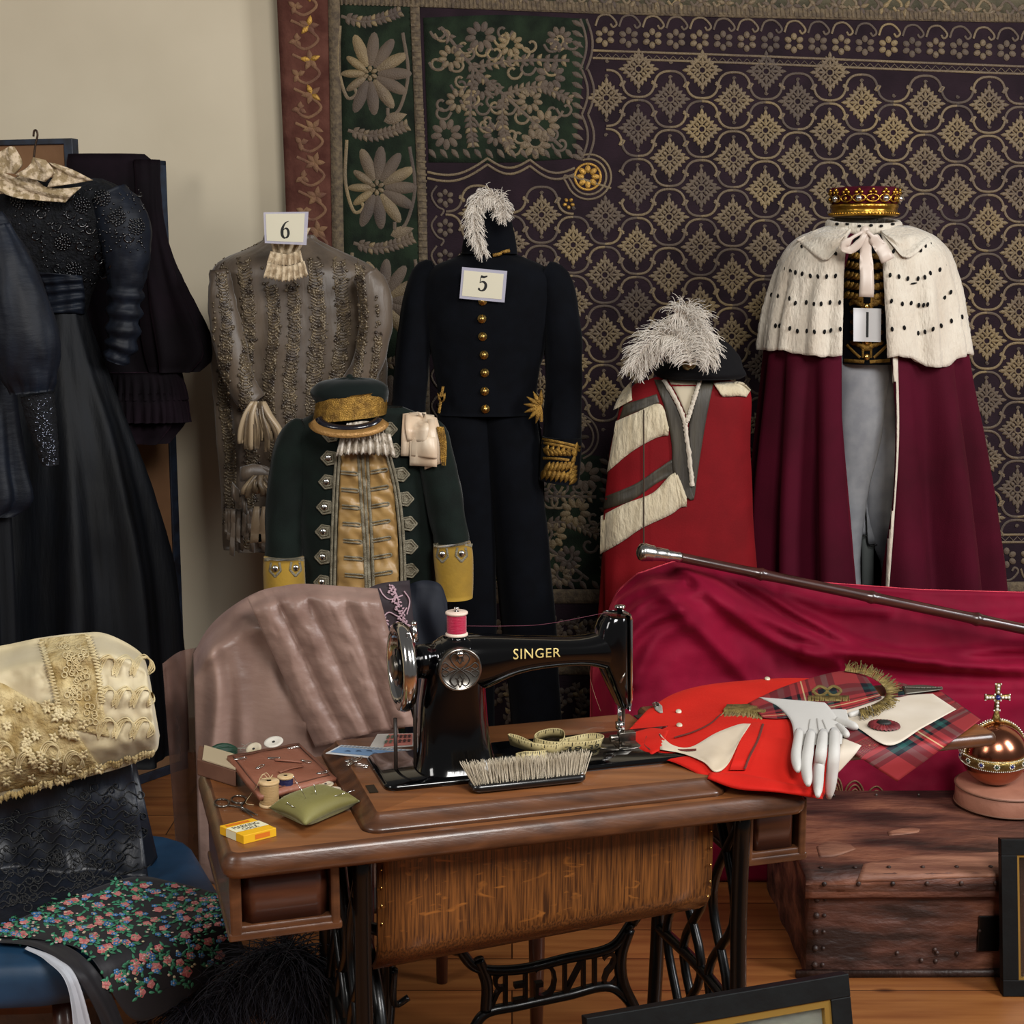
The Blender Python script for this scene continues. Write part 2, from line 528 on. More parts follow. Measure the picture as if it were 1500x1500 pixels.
# --- gold lattice
eb = MB()
DX, DY = 93.4, 43.2
def lat(i, k):
    """Centre of the diamond i, row k; the rows sag a little to the right."""
    x = 1075 + DX * i + (DX / 2 if k % 2 else 0) - .4 * k
    return x, 147 + DY * k + .018 * (x - 1075)
def infield(x, y):
    top = 84 + .035 * (x - 880)
    if y < top + 2 or x < 636: return False
    if x < 868 and y < 268 - max(0, 760 - x) * .06: return False
    if y > 786: return False
    if x < 905 and y > 640: return False
    if (x - 858) ** 2 + (y - 258) ** 2 < 46 ** 2: return False
    return True
for k in range(-3, 17):
    for i in range(-6, 7):
        x, y = lat(i, k)
        if x > 1580: continue
        g = R.choice((0, 0, 0, 1, 0))
        if infield(x, y) and infield(x - 20, y) and infield(x, y - 8):
            stroke(eb, TS, [(x + 5.5 * math.cos(a * PI / 4), y + 5.5 * math.sin(a * PI / 4)) for a in range(9)], 3, .002, .003, g, 9)
            for a in range(8):
                an = a * PI / 4
                r1 = 13.5 if a % 2 else 19
                blob(eb, TS, leaf((x + 6 * math.cos(an), y + 6 * math.sin(an)), r1 - 4.5, 2.9 if a % 2 else 2.5, an, 5), .002, .003, g)
            cs = [(x + 24, y), (x, y + 25), (x - 24, y), (x, y - 25)]
            for a in range(4):
                p, q = cs[a], cs[(a + 1) % 4]
                stroke(eb, TS, [(p[0] * .88 + x * .12, p[1] * .88 + y * .12), (q[0] * .88 + x * .12, q[1] * .88 + y * .12)], 4, .002, .003, g, 3)
                for f in (0, .2, .4, .6, .8):
                    u, w = p[0] + (q[0] - p[0]) * f, p[1] + (q[1] - p[1]) * f
                    an = math.atan2(w - y, u - x)
                    blob(eb, TS, leaf((u - 5 * math.cos(an), w - 5 * math.sin(an)), 9.5 if f else 11, 3.0, an, 4), .002, .002, g)
                for f in (.33, .67):       # inner lattice
                    u, w = (p[0] + (q[0] - p[0]) * f) * .85 + x * .15, (p[1] + (q[1] - p[1]) * f) * .85 + y * .15
                    d = 10
                    dx, dy = (x - (p[0] + q[0]) / 2), (y - (p[1] + q[1]) / 2)
                    l = math.hypot(dx, dy)
                    stroke(eb, TS, [(u, w), (u + dx / l * d, w + dy / l * d)], 2.8, .002, .003, g, 3)
        # scrolls above and under the diamond
        for sy in (-1, 1):
            u, w = x, y + sy * 32
            if infield(u, w):
                stroke(eb, TS, [(u + 3 * math.cos(t * 1.2) * (1 - t * .12), w + sy * 3 * math.sin(t * 1.2) * (1 - t * .12)) for t in range(6)], 1.6, .002, .002, 1, 9)
                blob(eb, TS, disc((u, w), 1.8, 6), .002, .002, 1)
        # ogee wave running through the row below
        x2 = x
        for side in (-1, 1):
            P = []
            for t in range(0, 8):
                a = t / 7 * PI / 2
                P.append((x2 + side * 23 * math.sin(a) ** .8, y - 41 + 20 * (1 - math.cos(a))))
            P += [(x2 + side * 19.5, y - 17.5)]
            Q = [(x2 + side * 19.5, y - 17.5), (x2 + side * 24, y - 25), (x2 + side * 27, y - 22)]
            if all(infield(*p) for p in P): stroke(eb, TS, P, 3.6, .002, .003, R.choice((0, 1)), 16); stroke(eb, TS, Q, 3.2, .002, .003, 0, 5)
            P = [(p[0], 2 * y - p[1]) for p in P]; Q = [(p[0], 2 * y - p[1]) for p in Q]
            if all(infield(*p) for p in P): stroke(eb, TS, P, 3.6, .002, .003, R.choice((0, 1)), 16); stroke(eb, TS, Q, 3.2, .002, .003, 0, 5)
# --- flower row and double line under the top braid, mirrored at the bottom
def flower(x, y, r, n, g, inner=True):
    for a in range(n):
        an = a * 2 * PI / n + PI / 2
        blob(eb, TS, disc((x + .66 * r * math.cos(an), y + .66 * r * math.sin(an)), r * .36, 9, r * min(.3, 2.0 / n), an), .002, .003, g)
for k in range(21):
    x = 886 + 34.6 * k; s = .034 * (x - 886)
    for yy, d in ((54 + s, 1), (824 - s * .35, -1)):
        if d < 0 and x < 905: continue
        flower(x, yy, 15, 6, k % 2)
        stroke(eb, TS, [(x - 14, yy - 16 * d), (x - 8, yy - 30 * d), (x + 6, yy - 32 * d), (x + 17, yy - 20 * d), (x + 12, yy - 14 * d), (x + 8, yy - 19 * d)], 3.2, .002, .003, k % 2, 18)
def dbl(P, gap=11, w=3.4):
    for d in (0, gap):
        stroke(eb, TS, [(p[0], p[1] + d) for p in P], w, .002, .003, 0, 6 * len(P))
dbl([(868, 74), (1100, 82), (1350, 92), (1620, 102)]); dbl([(900, 782), (1200, 785), (1620, 782)])
for k in range(62):
    x = 872 + k * 12; s = 77.5 + .036 * (x - 868)
    for y in (s, 785):
        if y == 785 and x < 900: continue
        stroke(eb, TS, [(x, y + 7), (x + 6, y + 1), (x + 12, y + 7)], 1.5, .002, .002, 1, 3)
# --- scalloped edge of the corner panel
for sc_, dy in ((0, 0), (0, 9)):
    P = []
    for c0, c1 in (((626, 252), (714, 232)), ((714, 232), (776, 234)), ((776, 234), (842, 246))):
        for t in range(6):
            f = t / 5
            P.append((c0[0] + (c1[0] - c0[0]) * f, c0[1] + (c1[1] - c0[1]) * f + 13 * math.sin(PI * f) + dy))
    stroke(eb, TS, P, 3.6, .002, .003, 0, 40)
    P = []
    for c0, c1 in (((850, 28), (852, 102)), ((852, 102), (852, 168)), ((852, 168), (856, 232))):
        for t in range(6):
            f = t / 5
            P.append((c0[0] + 9 * math.sin(PI * f) + dy, c0[1] + (c1[1] - c0[1]) * f))
    stroke(eb, TS, P, 3.6, .002, .003, 1, 40)
for rr in (26, 33):
    stroke(eb, TS, [(862 + rr * math.cos(a * PI / 8 - 1.9), 259 + rr * math.sin(a * PI / 8 - 1.9)) for a in range(14)] + [(895, 276)], 3.2, .002, .003, 0, 40)
stroke(eb, TS, disc((861, 259), 19, 16) + [disc((861, 259), 19, 16)[0]], 3.4, .002, .003, 2, 40)
flower(861, 259, 17, 8, 2)
flower(833, 298, 9, 5, 2)
# --- big leaf flowers of the green border
def fan(x, y, r, g, a0, a1, n, rot=0.0):
    for a in range(n):
        an = a0 + (a1 - a0) * a / (n - 1)
        blob(eb, TS, disc((x + .62 * r * math.cos(an), y + .62 * r * math.sin(an)), r * .44, 14, r * .155, an), .002, .005, g if a % 3 else 0)
    flower(x, y, r * .2, 6, 0)
def sprig(P, g=1, step=1, L=12, w=3.6):
    stroke(eb, TS, P, 5, .002, .003, g, 6 * len(P))
    C = cr(P, 14)
    for i in range(1, 13, step):
        t = C[i + 1] - C[i - 1]; an = math.atan2(t.y, t.x)
        for sd in (-1, 1):
            blob(eb, TS, leaf((C[i].x, C[i].y), L, w, an + sd * .9, 4), .002, .003, g if i % 3 else 0)
for j, (x, y) in enumerate(((542, 108), (552, 275), (560, 440), (566, 610), (570, 780), (572, 950))):
    fan(x, y, 58, 1, -PI * .62, PI * .62, 9)
    fan(x, y, 40, 0, PI * .8, PI * 1.2, 3)
    sprig([(x - 42, y - 84), (x - 10, y - 76), (x + 20, y - 82), (x + 46, y - 92)], 1)
    stroke(eb, TS, [(x - 44, y - 70), (x - 46, y - 10), (x - 34, y + 34), (x - 20, y + 30), (x - 24, y + 18)], 5, .002, .003, 0, 24)
    stroke(eb, TS, [(x + 48, y - 60), (x + 56, y), (x + 44, y + 50), (x + 28, y + 62), (x + 26, y + 50)], 5, .002, .003, 1, 24)
    blob(eb, TS, leaf((x + 20, y + 70), 36, 9, -.3, 6), .002, .003, 0)
# --- russet border scroll
for k in range(22):
    y = -20 + k * 50; x = 446 + k * 2.2
    stroke(eb, TS, [(x - 22, y), (x + 2, y + 12), (x + 18, y + 28), (x, y + 42), (x - 16, y + 34), (x - 8, y + 24)], 4.2, .003, .003, 3, 24)
    for a in range(5): blob(eb, TS, leaf((x + 4, y + 8), 16, 4.2, a * 1.3 + k, 4), .003, .003, 2 if k in (0, 1, 2, 3) and a % 2 else 3)
    for a in range(3): blob(eb, TS, leaf((x - 14, y + 30), 12, 4, a * 1.9 + k, 4), .003, .003, 3)
# --- scrolling stems of the corner panels
def corner(x0, y0, x1, y1, seed, g0=0):
    r = random.Random(seed)
    w, h = x1 - x0, y1 - y0
    F = lambda u, v: (x0 + u * w, y0 + v * h)
    for P in (((.08, .05), (.3, .35), (.5, .55), (.9, .95)), ((.3, .35), (.6, .3), (.95, .3)), ((.3, .35), (.28, .7), (.3, .95)), ((.5, .55), (.75, .5), (.97, .6)), ((.5, .55), (.5, .8), (.55, .96))):
        sprig([F(*p) for p in P], g0, 1, 12, 3.4)
    for u, v in ((.55, .18), (.82, .42), (.2, .6), (.45, .85), (.78, .78), (.88, .14), (.15, .28), (.35, .12), (.68, .6), (.12, .85), (.72, .92), (.36, .5)):
        x, y = F(u, v); flower(x, y, 21 + r.uniform(-3, 3), 9, r.choice((0, 1)))
    for q in range(46):
        x, y = F(r.uniform(.05, .96), r.uniform(.05, .96)); d = r.choice((-1, 1))
        stroke(eb, TS, [(x + d * 14 * math.cos(t * .9) * (1 - t * .13), y + 14 * math.sin(t * .9) * (1 - t * .13)) for t in range(7)], 4, .002, .003, r.choice((0, 1)), 16)
    for q in range(14):
        f = q / 13
        x, y = F(1.02, f); blob(eb, TS, leaf((x - 12, y), 20, 4, .5, 4), .002, .003, 1)
        x, y = F(f, 1.0); blob(eb, TS, leaf((x, y - 8), 18, 4, .9, 4), .002, .003, 1)
corner(628, 30, 845, 226, 4, 1)
corner(650, 672, 885, 858, 5, 1)
fan(840, 640, 22, 1, 0, 2 * PI, 9)
for rr in (27, 34): stroke(eb, TS, [(842 + rr * math.cos(a * PI / 8 + 2), 640 + rr * math.sin(a * PI / 8 + 2)) for a in range(15)], 3, .002, .003, 1, 40)
for k in range(5):
    stroke(eb, TS, [(890 + 6 * math.sin(t * .8), 665 + t * 13) for t in range(15)], 3.4, .002, .003, 1, 40)
for k in range(12):
    x = 640 + k * 34
    sprig([(x, 958), (x + 8, 930), (x - 4, 905)], 1, 2, 12, 3.4); flower(x + 17, 920, 14, 7, 1)
    sprig([(x, 1060), (x + 8, 1030), (x - 4, 1000)], 1, 2, 12, 3.4)
    flower(x + 17, 1020, 14, 7, 1)
# flowers between lattice and inner braid on the left
for k in range(8):
    y = 290 + k * 44
    flower(652, y, 13, 6, 1); stroke(eb, TS, [(640, y - 18), (632, y - 4), (640, y + 12), (650, y + 18), (646, y + 26)], 3, .002, .003, 1, 16)
for k in range(34):
    x = 520 + k * 33; y = -18 + .028 * (x - 500)
    stroke(eb, TS, [(x - 14, y + 4), (x - 4, y - 8), (x + 8, y + 2), (x + 2, y + 12), (x - 4, y + 6)], 4, .004, .003, k % 2, 18)
    for a in range(4): blob(eb, TS, leaf((x + 14, y + 8), 14, 3.6, a * 1.4 + k, 4), .004, .003, (k + a) % 2)
eb.build('gold_embroidery', [m_thr, m_thrd, m_gold, m_rthr], tap, label='gold thread embroidery')
# ================================================================ shared cloths
m_ermine = M('white_fur', '#cdc4b4', '#b9ac9a', rough=.95, scale=9, stretch=(2, 2, .5), lo=.3, hi=.75, bump=.9, bscale=120, bstretch=(1, 1, .35), sheen=.3, dist=.006, spec=.2)
m_cream_fur = M('cream_fur', '#c9bda2', '#b5a688', rough=.95, scale=14, stretch=(3, 2, .5), lo=.3, hi=.75, bump=.9, bscale=130, bstretch=(1, 1, .35), sheen=.3, dist=.006, spec=.2)
m_black_spot = M('black_fur_tail', '#0c0b0b', rough=.9, spec=.2)
m_crimson = M('crimson_velvet', '#350110', '#440218', rough=.85, scale=4, sheen=.12, sheent='#d01848', spec=.15, bump=.15, bscale=300, sheenr=.3)
m_satin_white = M('cream_satin', '#cbbcae', '#b5a597', rough=.4, scale=10, sheen=.2, bump=.2, bscale=30)
m_navy = M('navy_wool', '#030408', '#05070d', rough=.9, scale=20, spec=.12, sheen=.03, bump=.2, bscale=400)
m_gilt = M('gilt_braid', '#a07a34', '#6f5120', rough=.38, metal=.65, scale=60, bump=.8, bscale=350)
m_brass = M('brass_button', '#d8b56a', rough=.25, metal=1)
m_goldm = M('gold_metal', '#c79a3f', '#9b7330', rough=.28, metal=1, scale=30, bump=.4, bscale=90)
m_silver = M('silver', '#c9c6c0', rough=.22, metal=1)
m_card = M('card_paper', '#cfc9b2', rough=.6)
m_cardw = M('white_card_paper', '#d4d3d2', rough=.35, coat=.3)
m_plastic = M('clear_card_sleeve', '#c9c7d6', rough=.25, alpha=.55, coat=.4)
m_ink = M('black_ink', '#10120f', rough=.6)
m_wood_dark = M('dark_stand_wood', '#2a1a10', rough=.5)
m_feather = M('white_feather', '#dcd3c6', rough=.8, sheen=.3, spec=.2)

def stand(root, x, Y, ztop):
    mb = MB(); mb.lathe([(.16, 0), (.16, .02), (.03, .035), (.016, .06), (.016, ztop)], (x, Y, 0), 20)
    mb.build('stand', m_wood_dark, root)

def glyph(mb, name, frm, m):
    """Printed numeral drawn with pen strokes; frm maps (x 0..1, y 0..1) to space."""
    def pen(P, W, n=24):
        C, K = cr(P, n), cr([(w, 0) for w in W], n)
        rows = []
        for i, c in enumerate(C):
            t = (C[min(i + 1, n - 1)] - C[max(i - 1, 0)]); t.normalize()
            q = Vector((-t.y, t.x)) * K[i].x / 2
            rows.append([frm(c.x - q.x, c.y - q.y), frm(c.x + q.x, c.y + q.y)])
        mb.grid(rows, m)
    if name == '5':
        pen([(.3, .92), (.55, .9), (.82, .97)], [.16, .14, .1], 8)
        pen([(.3, .95), (.27, .75), (.24, .5)], [.06, .06, .06], 6)
        pen([(.24, .52), (.45, .6), (.68, .52), (.76, .33), (.66, .12), (.42, .02), (.2, .08)], [.03, .1, .18, .24, .18, .08, .1])
        mb.add([frm(.2 + .09 * math.cos(a * PI / 4), .12 + .08 * math.sin(a * PI / 4)) for a in range(8)], [tuple(range(8))], m)
    elif name == '6':
        pen([(.78, .96), (.55, .88), (.36, .68), (.26, .42), (.28, .18), (.42, .04), (.54, .02)], [.03, .08, .16, .24, .22, .12, .06])
        pen([(.5, .02), (.7, .1), (.78, .3), (.7, .5), (.52, .56), (.36, .46)], [.05, .14, .2, .16, .08, .04])
    else:
        mb.add([frm(.38, .06), frm(.62, .06), frm(.62, .94), frm(.38, .94)], [(0, 1, 2, 3)], m)

def card(label, quad, Y, num, inner, mats, g=None, tilt=0.0, name='number_card'):
    """Small card: quad = image corners TL, TR, BR, BL at distance Y."""
    p = [at(q[0], q[1], Y - (tilt if i < 2 else 0)) for i, q in enumerate(quad)]
    root = thing(name, label, 'card', (p[0] + p[1] + p[2] + p[3]) / 4, 'numbered exhibit cards')
    n = (p[1] - p[0]).cross(p[3] - p[0]).normalized()
    if n.y > 0: n = -n
    def F(x, y, o=0.0):
        return p[3].lerp(p[2], x).lerp(p[0].lerp(p[1], x), y) + n * o
    mb = MB(); mb.prism([F(0, 0), F(1, 0), F(1, 1), F(0, 1)], n * .0012); mb.build('sleeve' if inner else 'paper', mats[0], root, smooth=False)
    if inner:
        a, b, c, d = inner
        mb = MB(); mb.prism([F(a, b, .0013), F(c, b, .0013), F(c, d, .0013), F(a, d, .0013)], n * .0006); mb.build('paper', mats[1], root, smooth=False)
    mb = MB()
    x0, y0, x1, y1 = g
    glyph(mb, num, lambda x, y: F(x0 + (x1 - x0) * x, y0 + (y1 - y0) * y, .0024), 0)
    mb.build('numeral', m_ink, root, smooth=False)
    return root

# ================================================================ peer's robe (right)
YR = 4.27
robe = thing('velvet_robe', 'crimson velvet robe with a spotted white fur cape, standing before the lattice hanging', 'robe', at(1272, 1000, YR) * Vector((1, 1, 0)) if False else (at(1272, 1000, YR).x, YR, 0))
def cloak_fold(th, t):
    k = sm(.05, .6, t)
    f = math.cos(13 * th + 1.1 * math.sin(2 * th + .6) + .5 * t)
    f2 = math.cos(23 * th + 2.0 + t)
    return (.045 * (abs(f) ** .7 * math.copysign(1, f)) + .006 * f2) * k - .004
cl = loft([(340, 1196, 1352), (370, 1160, 1378), (400, 1142, 1392), (450, 1130, 1402), (500, 1124, 1411), (560, 1121, 1417), (650, 1117, 1428), (750, 1113, 1438), (870, 1111, 1450), (1000, 1108, 1460), (1090, 1106, 1468), (1160, 1104, 1472)],
          YR, n=180, res=60, depth=.6, fold=cloak_fold, opening=[(340, 1258, 1280), (400, 1243, 1294), (500, 1241, 1300), (600, 1242, 1305), (700, 1250, 1303), (800, 1259, 1299), (870, 1266, 1298), (1160, 1274, 1296)])
cs = cl.surf()
cl.build('cloak', m_crimson, robe, solid=.006)
mb = MB()
patch(mb, cs, [(1300, 505), (1304, 650), (1301, 760), (1297, 868)], [(1315, 510), (1317, 640), (1310, 760), (1302, 868)], 5, 50, .012, .02, fn=lambda f, t: .009 * math.sin(PI * f) + .004 * nz(f * 3, t * 40))
patch(mb, cs, [(1237, 500), (1238, 600), (1246, 700), (1262, 868)], [(1247, 500), (1245, 600), (1250, 700), (1264, 868)], 4, 50, .010, .02, fn=lambda f, t: .008 * math.sin(PI * f) + .004 * nz(f * 3, t * 40))
mb.build('fur_edging', m_ermine, robe, label='white fur edging down the front opening')
def cape_fold(th, t):
    return (.009 * math.cos(17 * th + .8) + .005 * math.cos(29 * th)) * sm(.15, .8, t) + .004 * nz(th * 6, t * 5) + .003 * nz(th * 40, t * 30)
cp = loft([(334, 1210, 1330), (340, 1196, 1346), (350, 1172, 1366), (372, 1151, 1386), (405, 1138, 1397), (455, 1126, 1406), (500, 1119, 1413), (513, 1118, 1414)],
          YR, n=160, res=44, depth=.68, fold=cape_fold, opening=[(334, 1255, 1285), (345, 1247, 1290), (400, 1244, 1292), (513, 1243, 1297)])
# hem dips at the front, lower on one side
for i, v in enumerate(cp.v):
    if v.y < YR:
        t = (at(0, 322, YR).z - v.z) / (at(0, 322, YR).z - at(0, 513, YR).z)
        if t > .6:
            v.z -= (t - .6) / .4 * (.008 + .03 * sm(.02, .1, v.x - at(1290, 500, YR).x) * (1 - sm(.14, .2, v.x - at(1290, 500, YR).x)) - .012 * sm(.12, .22, at(1243, 500, YR).x - v.x) + .006 * nz(v.x * 40))
cps = cp.surf()
cp.build('fur_cape', m_ermine, robe, solid=.012, label='white fur cape with black tails')
spots = [(1163, 356), (1174, 361), (1224, 371), (1349, 366), (1356, 360), (1365, 355), (1309, 368),
         (1140, 390), (1148, 393), (1158, 397), (1165, 399), (1175, 401), (1187, 404), (1198, 405), (1211, 405), (1224, 404), (1239, 402),
         (1304, 403), (1317, 405), (1330, 408), (1345, 408), (1355, 406), (1363, 400), (1377, 395), (1388, 387),
         (1130, 432), (1139, 433), (1156, 437), (1165, 444), (1181, 443), (1192, 445), (1203, 445), (1216, 443), (1230, 443),
         (1306, 441), (1322, 445), (1335, 444), (1346, 447), (1353, 447), (1359, 446), (1371, 441), (1384, 436), (1393, 428),
         (1125, 475), (1136, 477), (1142, 477), (1157, 481), (1168, 485), (1182, 485), (1193, 486), (1208, 486), (1217, 484), (1231, 482),
         (1307, 482), (1325, 480), (1345, 488), (1355, 486), (1367, 482), (1379, 477), (1394, 470), (1410, 464)]
mb = MB()
for x, y in spots:
    blob(mb, cps, disc((x, y), 2.3, 8, 3.8, R.uniform(-.3, .3)), .009, .004)
blob(mb, cps, disc((1339, 415), 5, 8, 1.4, -.15), .012, .004)
mb.build('ermine_tail', m_black_spot, robe, label='black tail tufts in rows on the cape', kind='stuff')
mb = MB()   # small flat collar falling over the shoulders
wave = lambda f, t: .006 * math.sin(f * 11 + t * 3) + .003 * nz(f * 12, t * 12)
patch(mb, cps, [(1166, 352), (1182, 364), (1200, 378), (1213, 380), (1230, 360), (1240, 340)], [(1200, 334), (1210, 333), (1222, 333), (1232, 333), (1240, 333), (1246, 333)], 14, 22, .014, .008, fn=wave)
patch(mb, cps, [(1364, 350), (1350, 364), (1336, 376), (1322, 376), (1308, 360), (1290, 340)], [(1342, 334), (1332, 333), (1322, 333), (1310, 333), (1300, 333), (1284, 333)], 14, 22, .014, .008, fn=wave)
mb.build('shoulder_collar', m_ermine, robe)
cx = at(1265, 330, YR).x; zc = at(1265, 331, YR).z
mb = MB()
rw = []
for i in range(40):
    a = 2 * PI * i / 40
    c = Vector((cx + .098 * math.cos(a), YR - .098 * math.sin(a), zc - .012 * math.sin(a)))
    o = Vector((math.cos(a), -math.sin(a), 0))
    rw.append([c + (o * math.cos(b * PI / 5) * .011 + Vector((0, 0, 1)) * math.sin(b * PI / 5) * .017) for b in range(10)])
rw.append(rw[0])
mb.grid(rw, 0, closed=True)
nks = mb.surf()
nck = mb.build('neck_roll', m_ermine, robe)
mb = MB()
for x, y in ((1226, 328), (1241, 328), (1259, 331), (1276, 330), (1291, 331), (1308, 328)): blob(mb, nks, disc((x, y), 3, 8, 2.2), .004, .003)
mb.build('ermine_tail', m_black_spot, nck, kind='stuff')
stand(robe, cx, YR, 1.5)
# ribbon bow
mb = MB()
def ribbon(P, w, off=.02, th=.003, sf=cps, tw=None):
    C = cr(P, 14)
    A, B = [], []
    for i, c in enumerate(C):
        t = C[min(i + 1, 13)] - C[max(i - 1, 0)]; t.normalize()
        q = Vector((-t.y, t.x)) * (w[min(len(w) - 1, int(i / 14 * len(w)))] / 2 if isinstance(w, (list, tuple)) else w / 2)
        A.append((c.x - q.x, c.y - q.y)); B.append((c.x + q.x, c.y + q.y))
    patch(mb, sf, A, B, 5, 18, off, th, fn=lambda f, t: .004 * math.sin(t * 9) + .002 * math.sin(f * PI))
fl = Flat(at(1265, 400, YR).y - .215)
ribbon([(1266, 337), (1268, 360), (1270, 400), (1269, 435)], [12, 17, 20, 21], .0, sf=fl)
ribbon([(1264, 339), (1248, 348), (1236, 360), (1246, 366), (1260, 354), (1266, 342)], [5, 13, 12, 9], .006, sf=fl)
ribbon([(1268, 338), (1280, 350), (1292, 366), (1300, 382)], [6, 17, 19, 20], .006, sf=fl)
mb.ball(at(1267, 338, fl.Y), .014, sc3=(1, .6, 1))
mb.build('ribbon_bow', m_satin_white, robe, label='cream satin ribbon bow at the throat')
# coronet on top
zr = at(1269, 317, YR).z
cor = thing('coronet', 'gold coronet with crimson cap resting on the spotted fur collar', 'crown', (cx, YR, zr))
mb = MB()
rr = .0925
mb.lathe([(rr - .004, -.002), (rr + .003, 0), (rr + .005, .006), (rr, .012), (rr, .02), (rr + .003, .024), (rr + .003, .03), (rr, .034), (rr - .003, .034), (rr - .004, 0)], (cx, YR, zr), 64, m=0)
mb.build('circlet', m_goldm, cor)
mb = MB()
for i in range(64):
    a = 2 * PI * i / 64
    mb.ball((cx + (rr + .005) * math.cos(a), YR - (rr + .005) * math.sin(a), zr + .006), .0034, n=6)
mb.build('beaded_rim', m_goldm, cor)
mb = MB()
for i in range(16):
    a = 2 * PI * i / 16
    o = Vector((math.cos(a), -math.sin(a), 0)); t = Vector((math.sin(a), math.cos(a), 0))
    c = Vector((cx, YR, zr + .034)) + o * (rr + .002)
    P = [c + t * (.018 * math.sin(q * PI / 6)) + Vector((0, 0, .02 * (1 - math.cos(q * PI / 6)) * .5 + .004)) for q in range(-6, 7)]
    mb.tube(P, .0028, 5)
    for q in (-1, 0, 1):
        mb.ball(c + t * .0075 * q + Vector((0, 0, .030 + (.007 if q == 0 else 0))) + o * .003, .0055, n=8)
    mb.ball(c + o * .004 + Vector((0, 0, .013)), .006, n=8)
mb.build('scrollwork', m_goldm, cor)
mb = MB()
for i in range(8):
    a = 2 * PI * (i + .5) / 8
    mb = MB(); mb.ball((cx + (rr + .006) * math.cos(a), YR - (rr + .006) * math.sin(a), zr + .047), .010, n=12); mb.build('silver_ball', m_silver, cor)
mb = MB(); rw = []
for i, (r_, h) in enumerate(((.088, .02), (.092, .045), (.097, .062), (.095, .074), (.08, .080), (.03, .078), (.001, .078))):
    rw.append([Vector((cx + math.cos(2 * PI * j / 48) * r_, YR + math.sin(2 * PI * j / 48) * r_, zr + h + .006 * math.cos(8 * 2 * PI * j / 48) * (i in (1, 2, 3)))) for j in range(48)])
mb.grid(rw, 0, closed=True)
mb.build('cap', m_crimson, cor)
# tunic under the robe
tun = thing('gilded_tunic', 'black tunic covered in gold leaf embroidery, glimpsed through the robe opening', 'tunic', (cx, YR, at(0, 535, YR).z))
tb = loft([(345, 1232, 1304), (380, 1226, 1314), (450, 1226, 1314), (532, 1230, 1310)], YR - .03, n=60, res=24, depth=1.15)
ts_ = tb.surf(); tb.build('body', m_navy, tun)
mb = MB()
for sx in (-1, 1):
    for k in range(10):
        y = 372 + k * 15
        for q in range(4):
            x = 1270 + sx * (6 + q * 6.5)
            blob(mb, ts_, leaf((x, y - 2 * q), 15, 4.0, (PI / 2 - sx * (1.0 - q * .12)) if k < 5 else (-PI / 2 + sx * (1.1 + q * .1) + PI), 5), .002, .004)
    stroke(mb, ts_, [(1270 + sx * 7, 372), (1270 + sx * 7, 440), (1270 + sx * 6, 500), (1270 + sx * 6, 524)], 3.4, .003, .003)
    stroke(mb, ts_, [(1270 + sx * 4, 530), (1270 + sx * 18, 529), (1270 + sx * 34, 528)], 5, .003, .003)
    stroke(mb, ts_, [(1270 + sx * 10, 524), (1270 + sx * 20, 515), (1270 + sx * 30, 505)], 4, .003, .003)
    stroke(mb, ts_, [(1270 + sx * 26, 446), (1270 + sx * 14, 441), (1270 + sx * 8, 438)], 5, .003, .003)
mb.build('gold_embroidery', m_gilt, tun)
for y in (449, 501, 523):
    mb = MB(); q = ts_.hit(1270, y, .004); mb.ball(q, .0095, n=12, sc3=(1, .7, 1)); mb.build('button', m_brass, tun)
# breeches
bre = thing('breeches', 'pale grey breeches visible below the gold tunic between velvet folds', 'breeches', (cx, YR, 0))
m_grey = M('pale_grey_twill', '#a9abb0', '#9a9da4', rough=.75, scale=30, bump=.25, bscale=25, dist=.004)
gk = lambda th, t: .005 * nz(th * 2, t * 7) * 1.2
g = limb([(1262, 500, 38), (1262, 560, 37), (1258, 640, 32), (1252, 700, 24), (1248, 760, 17), (1246, 860, 15)], YR - .02, fold=gk, res=40)
limb([(1284, 520, 30), (1286, 600, 29), (1288, 680, 27), (1289, 740, 22), (1298, 800, 17), (1306, 860, 12), (1308, 1150, 12)], YR + .03, fold=gk, mb=g, res=40)
g.build('legs', m_grey, bre)
mb = MB(); fb = Flat(YR + .02)
patch(mb, fb, [(1258, 725), (1259, 760), (1261, 783)], [(1268, 722), (1272, 755), (1276, 784)], 4, 8, 0, .006)
patch(mb, fb, [(1266, 722), (1268, 760), (1271, 797)], [(1270, 722), (1277, 760), (1283, 796)], 4, 8, .006, .006)
tl = mb.build('knee_band', m_grey, bre)
mb = MB()
for P in ([(1266, 722), (1268, 760), (1271, 797), (1284, 797)], [(1258, 725), (1259, 760), (1261, 783), (1269, 784)]): stroke(mb, fb, P, 1.8, .009, .002, n=12)
mb.build('black_piping', m_ink, tl)
mb = MB(); limb([(1270, 780, 10), (1271, 840, 9), (1272, 1150, 8)], YR + .04, mb=mb)
mb.build('stocking', M('sage_stocking', '#7c8280', rough=.8), bre)
card('small white card with a black bar, fixed over the gold tunic', [(1250, 451), (1291, 452), (1290, 501), (1250, 500)], ts_.hit(1270, 475).y - .012, '1', None, [m_cardw], (.32, .08, .68, .94))

